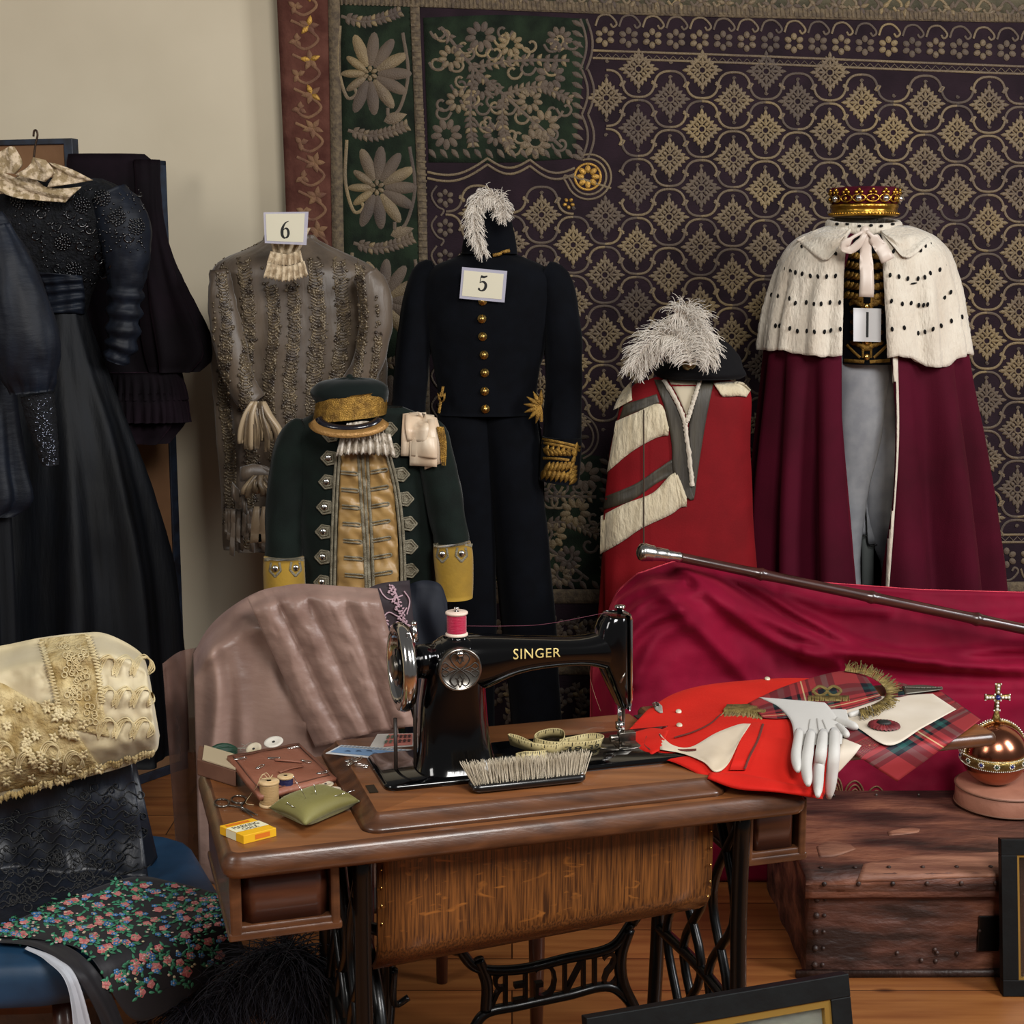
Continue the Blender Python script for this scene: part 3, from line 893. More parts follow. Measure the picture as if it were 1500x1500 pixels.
# ================================================================ red mantle with fur bars
YM = 4.12
m_scar = M('scarlet_cloth', '#66040b', '#760710', rough=.8, scale=8, sheen=.08, sheent='#ff5040', spec=.2, bump=.15, bscale=200)
m_taupe = M('taupe_silk_band', '#3c3629', '#2d2820', rough=.55, scale=40, stretch=(1, 1, .2), bump=.5, bscale=40, bstretch=(3, 1, .3))
man = thing('scarlet_mantle', 'scarlet mantle with slanting cream fur and taupe silk bars, left of the crimson robe', 'robe', (at(1000, 700, YM).x, YM, 0))
def mfold(th, t):
    k = sm(.35, .9, t)
    return .022 * math.cos(9 * th + 1.3) * k + .009 * math.cos(17 * th + t * 2) * k + .003 * nz(th * 3, t * 6)
ml = loft([(552, 962, 1052), (558, 938, 1080), (570, 922, 1097), (590, 909, 1100), (620, 902, 1099), (660, 893, 1098), (700, 889, 1100), (760, 884, 1103), (830, 882, 1108), (900, 881, 1112), (1000, 879, 1116), (1160, 876, 1120)],
          YM, n=120, res=60, depth=.42, fold=mfold)
ms = ml.surf(); ml.build('body', m_scar, man)
stand(man, at(1000, 700, YM).x, YM, 1.0)
pl = lambda f, t: .004 * nz(f * 9, t * 2) + .003 * nz(f * 30, t * 6)
mb = MB(); patch(mb, ms, [(914, 592), (938, 585), (962, 577)], [(907, 614), (935, 602), (966, 590)], 6, 18, .003, .01, fn=pl); mb.build('taupe_band', m_taupe, man)
mb = MB(); patch(mb, ms, [(887, 727), (930, 709), (962, 688), (984, 673)], [(883, 747), (925, 733), (965, 706), (992, 694)], 6, 24, .004, .01, fn=pl); mb.build('taupe_band', m_taupe, man)
ff = lambda f, t: .008 * math.sin(PI * min(1, max(0, f))) ** .4 + .004 * nz(f * 3, t * 22) + .003 * nz(f * 8, t * 60)
mb = MB(); patch(mb, ms, [(902, 617), (930, 605), (967, 592), (980, 626)], [(889, 692), (925, 662), (960, 642), (979, 638)], 10, 40, .004, .012, fn=ff); mb.build('fur_bar', m_cream_fur, man)
mb = MB(); patch(mb, ms, [(880, 756), (915, 738), (956, 722), (982, 696), (993, 696), (1006, 728)], [(879, 812), (912, 793), (940, 774), (982, 754), (996, 744), (1006, 742)], 12, 44, .005, .012, fn=ff); mb.build('fur_bar', m_cream_fur, man)
mb = MB(); patch(mb, ms, [(1045, 561), (1066, 559), (1088, 560), (1100, 571)], [(1058, 581), (1068, 581), (1082, 580), (1093, 582)], 8, 16, .006, .014, fn=ff); mb.build('fur_collar', m_cream_fur, man)
mb = MB(); patch(mb, ms, [(926, 557), (925, 572), (926, 586)], [(912, 572), (903, 588), (898, 601)], 8, 12, .006, .014, fn=ff); mb.build('fur_collar', m_cream_fur, man)
mb = MB(); patch(mb, ms, [(978, 554), (990, 575), (1000, 596), (1006, 610)], [(1024, 554), (1018, 575), (1012, 596), (1008, 610)], 6, 10, .002, .008); mb.build('lining', M('cream_lining', '#b0a48c', rough=.8), man)
mb = MB()
patch(mb, ms, [(958, 556), (974, 598), (984, 650), (986, 690), (1000, 722), (1012, 733)], [(970, 556), (996, 606), (1006, 640), (1010, 690), (1013, 715), (1017, 731)], 6, 30, .006, .012)
patch(mb, ms, [(1026, 556), (1014, 598), (1009, 630), (1011, 680), (1013, 720), (1013, 732)], [(1046, 558), (1036, 606), (1027, 660), (1021, 700), (1018, 724), (1016, 732)], 6, 30, .005, .012)
mb.build('silk_facing', m_taupe, man)
mb = MB()
for P, w in (([(972, 556), (988, 582), (1001, 612), (1006, 640), (1011, 680), (1014, 712)], 6.5), ([(1026, 556), (1019, 578), (1010, 606), (1004, 622)], 6)):
    stroke(mb, ms, P, w, .010, .010, n=50)
for v in mb.v: v += Vector((nz(v.x * 300, v.z * 200), nz(v.x * 250, v.z * 250, 7), nz(v.z * 300))) * .003
mb.build('fur_piping', m_ermine, man)
mb = MB(); stroke(mb, ms, [(943, 600), (943, 680), (943, 760), (943, 805)], 2.2, .024, .004, n=20); mb.build('cord', M('brown_cord', '#3a2a1a', rough=.7), man)
# feathered black hat
hat = thing('velvet_hat', 'black velvet hat with large white ostrich plumes and round badge, on the scarlet mantle', 'hat', at(1024, 552, YM))
hb = loft([(498, 1022, 1060), (508, 1006, 1072), (522, 985, 1082), (538, 962, 1088), (548, 958, 1092), (554, 968, 1084)], YM - .01, n=48, res=20, depth=.75, fold=lambda th, t: .004 * nz(th * 2, t * 3))
hs = hb.surf(); hb.build('crown', M('black_velvet', '#0a090b', rough=.9, sheen=.25, sheent='#40404a', spec=.2), hat)
mb = MB(); q = hs.hit(1009, 533, .004)
mb.lathe([(.0001, .006), (.006, .007), (.008, .004), (.014, .004), (.017, .006), (.02, .003), (.0205, 0)], q, 24, ax=(0, -1, .1))
for i in range(12): mb.ball(q + Vector((.0155 * math.cos(i * PI / 6), -.004, .0155 * math.sin(i * PI / 6))), .0028, n=6)
mb.build('badge', M('badge_bronze', '#7d6c4a', rough=.35, metal=.9), hat)
mb = MB(); d = YM - .16
A = lambda x, y, dd=0: at(x, y, d + dd)
plume(mb, [A(1011, 536), A(1012, 510, .01), A(1011, 480, .02), A(1004, 462, .01), A(990, 458, -.02)], .085, 620, .6, seed=2, droop=.9)
plume(mb, [A(1010, 530, -.01), A(1000, 500, -.01), A(975, 492, -.01), A(945, 510, 0), A(928, 542, .01)], .075, 760, .6, seed=3, droop=.7)
plume(mb, [A(1012, 500), A(1025, 490, .01), A(1038, 508, .01), A(1040, 532)], .06, 380, .7, seed=4, droop=.9)
mb.build('ostrich_plume', m_feather, hat)

# ================================================================ navy court dress with the tall hat
YN = 4.22
nav = thing('court_coat', 'navy black tailcoat with one row of brass buttons and a gold leaf cuff', 'coat', (at(712, 600, YN).x, YN, at(712, 606, YN).z))
wr = lambda th, t: .004 * nz(th * 2, t * 6) + .002 * nz(th * 5, t * 12)
nb = loft([(362, 680, 752), (372, 676, 756), (380, 660, 775), (390, 636, 797), (405, 622, 812), (430, 618, 815), (480, 624, 806), (540, 636, 792), (585, 643, 784), (607, 644, 783)], YN, n=72, res=44, depth=.55, fold=wr)
ns = nb.surf(); nb.build('body', m_navy, nav)
sl = limb([(640, 398, 18), (622, 412, 24), (610, 480, 26), (602, 550, 25), (600, 620, 24), (606, 660, 22)], YN, fold=wr, flat=1); sl.build('sleeve', m_navy, nav)
sr = limb([(795, 398, 18), (812, 415, 25), (823, 480, 28), (826, 550, 27), (824, 610, 28), (822, 655, 28)], YN - .02, fold=wr, flat=1); sr.build('sleeve', m_navy, nav)
mb = MB(); limb([(823, 640, 29.5), (822, 660, 30), (820, 690, 30), (818, 706, 29)], YN - .025, mb=mb, res=10, flat=1)
cus = mb.surf(); cu = mb.build('cuff', m_navy, nav)
mb = MB()
for P in ([(794, 643), (810, 646), (830, 650), (851, 655)], [(793, 648), (810, 651), (830, 655), (850, 660)]): stroke(mb, cus, P, 4, .002, .003, n=12)
for ox, oy, d in ((0, 0, 1),):
    stroke(mb, cus, [(795, 671), (815, 672), (834, 674)], 4, .002, .004)
    for i in range(6):
        x = 800 + i * 6
        blob(mb, cus, leaf((x + 6, 668), 17 - i, 3.6, -PI / 2 - .75, 6), .002, .005)
        blob(mb, cus, leaf((x + 6, 676), 24 - i * 1.5, 3.8, PI / 2 + .5, 6), .002, .005)
    for i in range(7): blob(mb, cus, leaf((799 + i * 7, 686 + i * .8), 19, 4.2, PI / 2 + .35, 6), .002, .005)
    for i in range(6): blob(mb, cus, leaf((798 + i * 8, 662 + i), 12, 3.6, -PI / 2 + .5, 6), .002, .005)
    for i in range(5): blob(mb, cus, leaf((844 - i * 3, 662 + i * 9), 15, 3.4, -PI / 2 + .1 + i * .12, 6), .002, .005)
    for i in range(4): blob(mb, cus, leaf((846, 682 + i * 6), 17, 3.4, PI / 2 + .9, 6), .002, .005)
mb.build('gold_embroidery', m_gilt, cu, label='raised gold oak leaf embroidery')
for x, y in ((707, 441), (706, 467), (707, 493), (709, 520), (710, 546), (710, 573), (711, 599)):
    mb = MB(); q = ns.hit(x, y, 0)
    mb.lathe([(.0001, .013), (.005, .011), (.0125, .004), (.0115, .001), (.008, 0)], q, 10, ax=(0, -1, .05)); mb.build('button', m_brass, nav, smooth=False)
mb = MB()
fn_ = Flat(YN - .1)
for an in range(7): blob(mb, fn_, leaf((792, 596), 26, 3.6, PI + 1.6 - an * .48, 6), .0, .004)
stroke(mb, fn_, [(790, 590), (793, 604), (793, 618)], 4, 0, .003)
mb.build('hip_embroidery', m_gilt, nav, label='gold embroidery on the coat skirts'); mb = MB()
stroke(mb, fn_, [(649, 566), (646, 585), (643, 605)], 4, 0, .003)
for an in range(4): blob(mb, fn_, leaf((647, 590), 16, 3, -PI / 2 - .4 + an * .25, 6), .0, .004)
mb.build('hip_embroidery', m_gilt, nav, label='gold embroidery on the coat skirts')
mb = MB(); patch(mb, Flat(YN - .06), [(640, 600), (640, 680), (648, 800)], [(690, 604), (684, 680), (668, 800)], 5, 10, -.1, .01)
patch(mb, Flat(YN - .06), [(740, 604), (750, 680), (776, 800)], [(786, 600), (796, 660), (800, 800)], 5, 10, -.1, .01)
mb.build('coat_tail', m_navy, nav)
tro = thing('trousers', 'navy black trousers hanging straight below the brass buttoned coat', 'trousers', (at(712, 900, YN).x, YN, 0))
mb = limb([(680, 595, 40), (685, 640, 40), (690, 750, 37), (692, 900, 36), (692, 1050, 34), (692, 1186, 33)], YN + .01, fold=wr, res=40, flat=.85)
limb([(744, 595, 40), (748, 640, 41), (758, 750, 41), (772, 900, 41), (784, 1050, 39), (786, 1186, 38)], YN + .01, fold=lambda th, t: .006 * math.cos(3 * th + 1) * t + wr(th, t), res=40, flat=.85, mb=mb)
mb.build('legs', m_navy, tro)
ht = thing('cocked_hat', 'tall black cocked hat with a curly white feather above number five', 'hat', at(720, 372, YN))
hb = loft([(292, 702, 735), (305, 692, 744), (330, 684, 751), (355, 678, 756), (372, 676, 758)], YN - .02, n=40, res=16, depth=.5); hhs = hb.surf()
hb.build('crown', m_navy, ht)
mb = MB(); stroke(mb, hhs, [(722, 374), (732, 372), (738, 369), (747, 367)], 5, .004, .004, n=12); mb.build('gold_cord', m_gilt, ht)
mb = MB(); d = YN - .12
plume(mb, [A(735, 320), A(736, 300, .0), A(722, 288, -.01), A(700, 294, -.01), A(694, 320, -.02), A(698, 348, -.02), A(708, 372, -.02)], .046, 900, .8, seed=7, droop=.9)
plume(mb, [A(712, 288), A(725, 290), A(735, 305), A(736, 325)], .03, 200, .8, seed=8, droop=.9)
mb.build('feather', m_feather, ht)
card('laminated card reading 5 pinned on the navy coat', [(677, 391), (743, 397), (739, 443), (673, 437)], ns.hit(707, 420).y - .012, '5', (.05, .09, .93, .9), [m_plastic, m_card], (.36, .3, .62, .80), tilt=.012)
# ================================================================ beaded gown, number six
YG = 4.28
m_gown = M('taupe_silk', '#4b4036', '#625445', rough=.46, scale=5, stretch=(3, 3, .5), sheen=.25, bump=.35, bscale=18, bstretch=(3, 3, .6), dist=.006)
m_bead = M('bead_embroidery', '#372e27', '#75664f', rough=.3, scale=45, metal=.25)
m_lace = M('cream_lace', '#c4b193', '#a28d70', rough=.8, scale=60, lo=.42, hi=.56, bump=.9, bscale=150, dist=.005)
gow = thing('beaded_gown', 'taupe silk gown thick with bead embroidery stripes, standing under card number six', 'gown', (at(430, 700, YG).x, YG, 0))
def gfold(th, t):
    return .008 * math.cos(11 * th + .8) * sm(.1, .5, t) + .006 * nz(th * 3, t * 7) + .004 * nz(th * 9, t * 22)
gb = loft([(344, 388, 458), (352, 384, 466), (364, 362, 490), (378, 330, 522), (392, 314, 545), (410, 309, 552), (450, 307, 558), (520, 311, 563), (600, 317, 560), (680, 323, 545), (750, 328, 525), (802, 332, 500)], YG, n=120, res=60, depth=.55, fold=gfold)
gs = gb.surf(); gb.build('bodice', m_gown, gow); stand(gow, at(430, 700, YG).x, YG, 1.35)
sv = limb([(535, 400, 18), (548, 430, 24), (550, 480, 24), (535, 540, 22), (500, 590, 20), (470, 615, 18)], YG - .16, fold=lambda th, t: .004 * nz(th * 2, t * 14), res=30); svs = sv.surf(); sv.build('sleeve', m_gown, gow)
sv2 = limb([(322, 395, 14), (325, 440, 20), (336, 500, 24), (352, 560, 22), (372, 590, 20)], YG - .15, fold=lambda th, t: .004 * nz(th * 2, t * 14), res=30); svs2 = sv2.surf(); sv2.build('sleeve', m_gown, gow)
allg = Surf(gb, sv, sv2)
mb = MB()
rb = random.Random(5)
strips = [(332, 10), (364, 11), (398, 10), (428, 11), (462, 13), (496, 12), (524, 8), (312, 4), (548, 6)]
for x0, w in strips:
    for k in range(340):
        y = 378 + rb.random() * 420
        x = x0 + (rb.random() - .5) * 2 * w + 4 * math.sin(y * .03) + (430 - x0) * .06 * (y - 600) / 200
        xl, xr = lerp_tab([(344, 388, 458), (378, 330, 522), (410, 309, 552), (520, 311, 563), (680, 323, 545), (802, 332, 500)], y)
        if not (xl + 2 < x < xr - 2) or (y < 415 and 385 < x < 455): continue
        r_ = rb.choice((1.3, 1.6, 2.0, 2.6)) * YG / FPX
        mb.ball(allg.hit(x, y, .002), r_, n=6)
    for k in range(92):
        y = 380 + k * 4.6; x = x0 + 4 * math.sin(y * .03) + (430 - x0) * .06 * (y - 600) / 200
        xl, xr = lerp_tab([(344, 388, 458), (378, 330, 522), (410, 309, 552), (520, 311, 563), (680, 323, 545), (802, 332, 500)], y)
        if xl + 4 < x < xr - 4 and not (y < 415 and 385 < x < 455):
            d = rb.choice((-1, 1))
            stroke(mb, allg, [(x - d * w * .8, y), (x, y + 5), (x + d * w * .7, y + 1), (x + d * w * .3, y - 4)], 2.6, .001, .004, n=8)
for k in range(60):      # edge beads on the shoulders and sides
    y = 380 + k * 7
    xl, xr = lerp_tab([(344, 388, 458), (364, 362, 490), (378, 330, 522), (392, 314, 545), (410, 309, 552), (520, 311, 563), (680, 323, 545), (802, 332, 500)], y)
    mb.ball(at(xl + 1, y, YG - .02), rb.uniform(.003, .006), n=6); mb.ball(at(xr - 1, y, YG - .02), rb.uniform(.002, .005), n=6)
for k in range(16):
    f = k / 15
    mb.ball(at(316 + 66 * f, 388 - 32 * f, YG - .03), rb.uniform(.003, .006), n=6)
mb.build('beadwork', m_bead, gow, kind='stuff')
def frill(mb, P, L, n, d, seed, sf=None, w=5.0, wav=.006):
    """Gathered lace or ribbon ends hanging from image curve P."""
    r = random.Random(seed); C = cr(P, n)
    rows = []
    for j in range(7):
        f = j / 6
        row = []
        for i, c in enumerate(C):
            e = wav * math.sin(i * 1.15 + seed) * (.3 + f) + wav * .5 * nz(i * .7, f * 3, seed)
            y = c.y + L * f + (2.2 * math.sin(i * 2.1) if j == 6 else 0)
            x = c.x + (c.x - C[n // 2].x) * .22 * f
            row.append(at(x, y, d - e - .008 * f))
        rows.append(row)
    mb.slab(rows, [[p + Vector((0, .004, 0)) for p in r_] for r_ in rows])
mb = MB()
frill(mb, [(396, 368), (420, 372), (440, 366)], 18, 30, YG - .21, 1)
frill(mb, [(392, 384), (420, 390), (446, 382)], 22, 40, YG - .225, 2)
patch(mb, Flat(YG - .17), [(390, 338), (398, 356), (402, 374)], [(456, 334), (446, 356), (436, 374)], 16, 10, .02, .01, fn=lambda f, t: .012 * math.sin(f * 22) + .006 * math.sin(f * PI))
mb.build('lace_jabot', m_lace, gow, label='pink cream lace frill at the neck')
mb = MB()
for (cx_, cy_, n_, L_, d_) in ((378, 592, 13, 70, 0), (382, 700, 9, 32, 0)):
    for i in range(n_):
        f = i / (n_ - 1) - .5
        a = f * 1.5
        L2 = L_ * (1 - .25 * abs(f)) * rb.uniform(.75, 1.05)
        P = [(cx_ + f * 14, cy_ - 4), (cx_ + f * 34, cy_ + L2 * .25), (cx_ + f * 56 + 4, cy_ + L2 * .65), (cx_ + f * 58 + 3, cy_ + L2)]
        A, B = [(p[0] - 4, p[1]) for p in P], [(p[0] + 4.5, p[1]) for p in P]
        sgn = rb.uniform(0, 6)
        patch(mb, Flat(YG - .27 - .015 * rb.random()), A, B, 4, 10, 0, .003, fn=lambda q, t, s=sgn: .014 * math.sin(PI * t) + .006 * math.sin(q * 4 + s), m=0 if i % 3 else 1)
mb.build('ribbon_cluster', [M('bronze_ribbon', '#75644c', '#54473a', rough=.35, scale=30, bump=.3, bscale=40), M('champagne_ribbon', '#a08c70', rough=.35)], gow, label='bunch of bronze and champagne ribbons at the cuff')
mb = MB()
for P in ([(352, 694), (375, 690), (400, 700), (415, 720)], [(340, 716), (352, 730), (362, 742)]):
    A = [(p[0], p[1] - 10) for p in P]; B = [(p[0], p[1] + 12) for p in P]
    patch(mb, Flat(YG - .25), A, B, 6, 14, 0, .004, fn=lambda f, t: .012 * math.sin(t * 9) + .01 * math.sin(f * PI))
for i in range(24):
    x = 330 + i * 4.2; L2 = rb.uniform(30, 70)
    patch(mb, Flat(YG - .19 - .02 * rb.random()), [(x, 745), (x - 2, 745 + L2)], [(x + 6, 745), (x + 5, 748 + L2)], 3, 6, 0, .003, fn=lambda q, t, s=i: .006 * math.sin(t * 6 + s))
for x in (372, 384):
    patch(mb, Flat(YG - .28), [(x, 742), (x - 4, 770), (x - 6, 796)], [(x + 8, 742), (x + 9, 770), (x + 11, 794)], 3, 8, 0, .003, m=1, fn=lambda q, t: .006 * math.sin(t * 5))
mb.build('ragged_hem', [m_gown, M('champagne_silk', '#9a856a', rough=.4)], gow, label='ragged hem of strips and ribbon ends')
card('shiny laminated card reading 6 at the neck of the beaded gown', [(386, 311), (452, 310), (449, 359), (388, 356)], YG - .235, '6', (.05, .08, .92, .95), [m_plastic, m_card], (.34, .18, .63, .74), tilt=.01)

# ================================================================ dark green livery coat
YC = 3.66
m_greenw = M('bottle_green_wool', '#070f0b', '#0b1611', rough=.85, scale=20, sheen=.12, spec=.2, bump=.2, bscale=300)
m_yel = M('yellow_wool', '#9c7a22', '#86691e', rough=.85, scale=12, bump=.2, bscale=100, sheen=.2)
m_silbr = M('silver_braid', '#8e8672', '#6d6552', rough=.5, metal=.35, scale=70, bump=.8, bscale=400)
m_gsat = M('gold_satin', '#a07f4c', '#937242', rough=.42, scale=9, sheen=.2, bump=.25, bscale=14, bstretch=(1, 1, 3), dist=.006)
liv = thing('livery_coat', 'bottle green coat with yellow cuffs and silver braided tabs, standing behind the mauve skirt', 'coat', (at(535, 800, YC).x, YC, 0))
cw = lambda th, t: .005 * nz(th * 2, t * 6)
lb = loft([(596, 486, 590), (602, 470, 606), (612, 446, 626), (626, 428, 640), (650, 424, 644), (700, 430, 642), (770, 436, 638), (850, 440, 638), (950, 436, 644), (1010, 434, 648)], YC, n=72, res=44, depth=.5, fold=cw)
ls = lb.surf(); lb.build('body', m_greenw, liv); stand(liv, at(540, 800, YC).x, YC, .6)
s1 = limb([(452, 628, 18), (432, 645, 26), (422, 700, 29), (417, 760, 28), (415, 826, 28)], YC - .03, fold=cw, flat=1); s1.build('sleeve', m_greenw, liv)
s2 = limb([(616, 622, 18), (630, 640, 26), (644, 700, 28), (656, 760, 27), (662, 802, 26)], YC - .05, fold=cw, flat=1); s2.build('sleeve', m_greenw, liv)
def cuff(P, tabs, rim, Y):
    mb = limb(P, Y, flat=1, n=32, res=12); s = mb.surf(); c = mb.build('cuff', m_yel, liv, label='yellow turned back cuff')
    mb = MB(); stroke(mb, s, rim, 5, .001, .003, n=20)
    for x, y in tabs:
        stroke(mb, s, dense([(x - 6, y - 9), (x - 8, y + 3), (x, y + 12), (x + 8, y + 3), (x + 6, y - 9)]), 3.4, .001, .003, n=24)
    mb.build('silver_braid', m_silbr, c)
    for x, y in tabs:
        mb = MB(); mb.ball(s.hit(x, y, .003), .0085, n=12, sc3=(1, .5, 1)); mb.build('button', m_silver, c)
cuff([(416, 816, 30), (416, 835, 31), (417, 862, 31), (417, 880, 30)], [(403, 833), (433, 832)], [(387, 820), (400, 818), (420, 817), (445, 820)], YC - .06)
cuff([(662, 796, 28), (664, 815, 29.5), (666, 850, 28), (667, 876, 26)], [(648, 812), (676, 811)], [(635, 799), (650, 796), (670, 795), (692, 799)], YC - .08)
# waistcoat panel
wai = thing('satin_waistcoat', 'gold satin waistcoat with braided buttonholes worn inside the green coat', 'waistcoat', ls.hit(540, 850, .01))
mb = MB()
ww = lambda f, t: .006 * math.sin(PI * f) + .010 * nz(f * 2.2 + t * 3, t * 15 - f * 2) + .005 * nz(f * 4, t * 34)
patch(mb, ls, [(500, 650), (497, 720), (494, 800), (492, 900)], [(536, 650), (540, 720), (542, 800), (544, 900)], 14, 60, .006, .01, fn=ww)
patch(mb, ls, [(537, 650), (541, 720), (543, 800), (545, 900)], [(566, 650), (577, 720), (583, 800), (585, 900)], 14, 60, .006, .01, fn=ww)
wsf = mb.surf(); mb.build('satin_front', m_gsat, wai)
mb = MB()
for P in ([(525, 666), (529, 730), (534, 800), (538, 900)], [(531, 666), (535, 730), (539, 800), (543, 900)], [(538, 666), (541, 730), (545, 800), (548, 900)]): stroke(mb, wsf, P, 4.4, .003, .003, n=50)
for k in range(8):
    y = 690 + k * 25
    for a, b in ((499 + k, 522 + k * 1.6), (543 + k * .8, 566 + k * 1.2)):
        s = -4 if a > 530 else 2
        stroke(mb, wsf, [(a, y), ((a + b) / 2, y + s / 2), (b, y + s), (b, y + s + 4), ((a + b) / 2, y + 4 + s / 2), (a, y + 4)], 2.4, .003, .004, n=30)
mb.build('braid', m_silbr, wai)
mb = MB()
for P in ([(498, 662), (494, 720), (491, 800), (489, 900)], [(493, 662), (489, 720), (486, 800), (484, 900)]): stroke(mb, ls, P, 4, .012, .004, n=50)
for P in ([(565, 662), (579, 720), (587, 800), (589, 900)], [(570, 662), (584, 720), (592, 800), (594, 900)]): stroke(mb, ls, P, 4, .012, .004, n=50)
mb.build('front_braid', m_silbr, liv)
tabsL = [(483, 637), (481, 671), (478, 706), (475, 743), (473, 779), (472, 816), (471, 853)]
tabsR = [(571, 629), (579, 660), (589, 695), (595, 731), (600, 767), (601, 801), (602, 836)]
for T, d, wd in ((tabsL, -1, 1), (tabsR, 1, 0)):
    for x, y in T:
        mb = MB()
        P = [(x - d * 10, y - 8), (x + d * 2, y - 10), (x + d * 11, y), (x + d * 2, y + 10), (x - d * 10, y + 8)]
        blob(mb, ls, P, .004, .002, 0)
        for q, o in ((1, .0), (.62, .002)):
            PP = [((p[0] - x) * q + x, (p[1] - y) * q + y) for p in P]
            stroke(mb, ls, dense(PP + [PP[0]]), 2.4, .006 + o, .003, n=34)
        tb_ = mb.build('braided_tab', m_silbr, liv)
        if wd:
            mb = MB(); mb.ball(ls.hit(x, y, .009), .0085, n=12, sc3=(1, .5, 1)); mb.build('button', m_silver, tb_)
jab = thing('lace_jabot', 'white lace cravat frill under the peaked cap, above the gold satin waistcoat', 'cravat', ls.hit(536, 664, .03))
mb = MB(); dj = ls.hit(536, 650).y - .035
frill(mb, [(508, 620), (535, 617), (560, 622)], 26, 44, dj, 3, wav=.008)
frill(mb, [(500, 634), (535, 632), (572, 636)], 33, 44, dj - .006, 4, w=6, wav=.012)
mb.build('frill', M('white_lace', '#d8cec0', '#b3a694', rough=.8, scale=70, lo=.4, hi=.55, bump=.9, bscale=170, dist=.005), jab)
ros = thing('shoulder_ribbons', 'layered cream satin ribbon knot pinned to one shoulder of the green coat', 'ribbon', ls.hit(620, 640, .03))
rsf = Surf(lb, s2)
m_rib = M('cream_ribbon', '#c9ad90', '#d2c0a8', rough=.4, scale=12, bump=.2, bscale=30)
for k, (A, B, o) in enumerate((([(590, 606), (588, 640), (587, 668)], [(612, 603), (618, 640), (622, 668)], .012), ([(600, 604), (600, 650), (600, 682)], [(636, 608), (640, 650), (640, 684)], .018), ([(612, 603), (620, 650), (622, 688)], [(640, 612), (650, 650), (648, 678)], .008), ([(594, 606), (594, 626), (597, 645)], [(624, 604), (628, 626), (624, 648)], .028), ([(604, 640), (603, 655), (602, 668)], [(638, 640), (640, 656), (640, 672)], .026))):
    mb = MB(); patch(mb, rsf, A, B, 6, 12, o, .004, fn=lambda f, t: .006 * math.sin(PI * t) + .002 * math.sin(f * 6 + k)); mb.build('ribbon_loop', m_rib, ros)
mb = MB()
for i in range(9): stroke(mb, rsf, [(640 + i * 1.2, 625), (645 + i * 1.1, 650), (646 + i * .8, 672 + (i % 3) * 5)], 1.4, .02, .002, n=8)
mb.build('fringe', m_gilt, ros, kind='stuff')
cap = thing('livery_bonnet', 'dark green cap with gold band and peak resting on the green coat collar', 'cap', at(512, 618, YC))
hb = loft([(553, 504, 524), (555, 488, 545), (560, 468, 560), (568, 457, 567), (577, 455, 568), (586, 461, 567), (592, 464, 566)], YC - .06, n=48, res=20, depth=.8, fold=lambda th, t: .004 * nz(th * 2, t * 4))
hb.build('crown', M('cap_green_cloth', '#08110f', rough=.9, sheen=.15, spec=.2), cap)
mb = MB(); mb.ball(at(512, 553, YC - .06), .009); mb.build('button', m_greenw, cap)
bd = loft([(577, 463, 567), (590, 462, 567), (603, 460, 567), (612, 458, 566)], YC - .06, n=48, res=10, depth=.88)
for v in bd.v: v.z += (v.x - at(512, 590, YC).x) * .10
bds = bd.surf(); bd.build('gold_band', m_gilt, cap, label='worn gold lace band')
mb = MB(); rw = []
px_ = at(519, 605, YC).x; zp = at(519, 603, YC).z
for j in range(3):
    rw.append([])
    for i in range(25):
        a = PI * i / 24
        k = (.062, .076, .092)[j]
        rw[-1].append(Vector((px_ + k * 1.05 * math.cos(a), YC - .155 - k * .55 * math.sin(a) + .03, zp - (.0, .006, .018)[j] - .018 * math.sin(a) * (1 + j * .3))))
mb.grid(rw[:2], 0); mb.grid(rw[1:], 1)
mb.build('peak', [M('peak_leather', '#15131a', rough=.2, coat=.5), M('peak_gold_trim', '#9c7440', rough=.4, metal=.4, bump=.5, bscale=200)], cap, solid=.004)

# ================================================================ black dresses at the left, with the folding screen
YS = 4.52
m_scr = M('screen_backing_board', '#6b4a2e', '#7d5a3a', rough=.8, scale=5, bump=.3, bscale=40)
m_scf = M('screen_frame_paint', '#12141c', '#1d2838', rough=.45, scale=30)
scr = thing('folding_screen', 'brown boarded folding screen with black frames standing behind the black dresses', 'screen', (at(150, 700, YS).x, YS, 0))
for (xl, xr, yt, Yl, Yr) in ((-150, 110, 203, 4.44, 4.30), (112, 238, 236, 4.36, 4.62)):
    a, b = at(xl, yt, Yl), at(xr, yt, Yr)
    ux = Vector((b.x - a.x, b.y - a.y, 0)); W = ux.length; ux.normalize(); uy = Vector((-ux.y, ux.x, 0)); uz = Vector((0, 0, 1))
    zt = b.z; ax = (ux, uy, uz); c0 = Vector((a.x, a.y, 0))
    mb = MB(); mb.box(c0 + ux * W / 2 + uz * (zt / 2 + .01), (W - .01, .02, zt - .04), ax); p = mb.build('panel', m_scr, scr, smooth=False)
    mb = MB()
    for q in (.014, W - .014): mb.box(c0 + ux * q + uz * zt / 2, (.028, .034, zt), ax)
    for q in (.016, zt - .008): mb.box(c0 + ux * W / 2 + uz * q, (W, .034, .016 if q > 1 else .03), ax)
    mb.build('frame', m_scf, p, smooth=False, bevel=.002)
m_plumv = M('plum_black_velvet', '#0b060a', '#150a12', rough=.9, scale=6, lo=.45, hi=.7, sheen=.2, sheent='#7a5068', spec=.15, bump=.3, bscale=60)
mant = thing('velvet_mantle', 'plum black velvet mantle with ruffled hem hung over the folding screen', 'mantle', at(200, 640, 4.3))
vf = lambda th, t: .012 * math.cos(7 * th + .5) * sm(.1, .8, t) + .004 * nz(th * 3, t * 6)
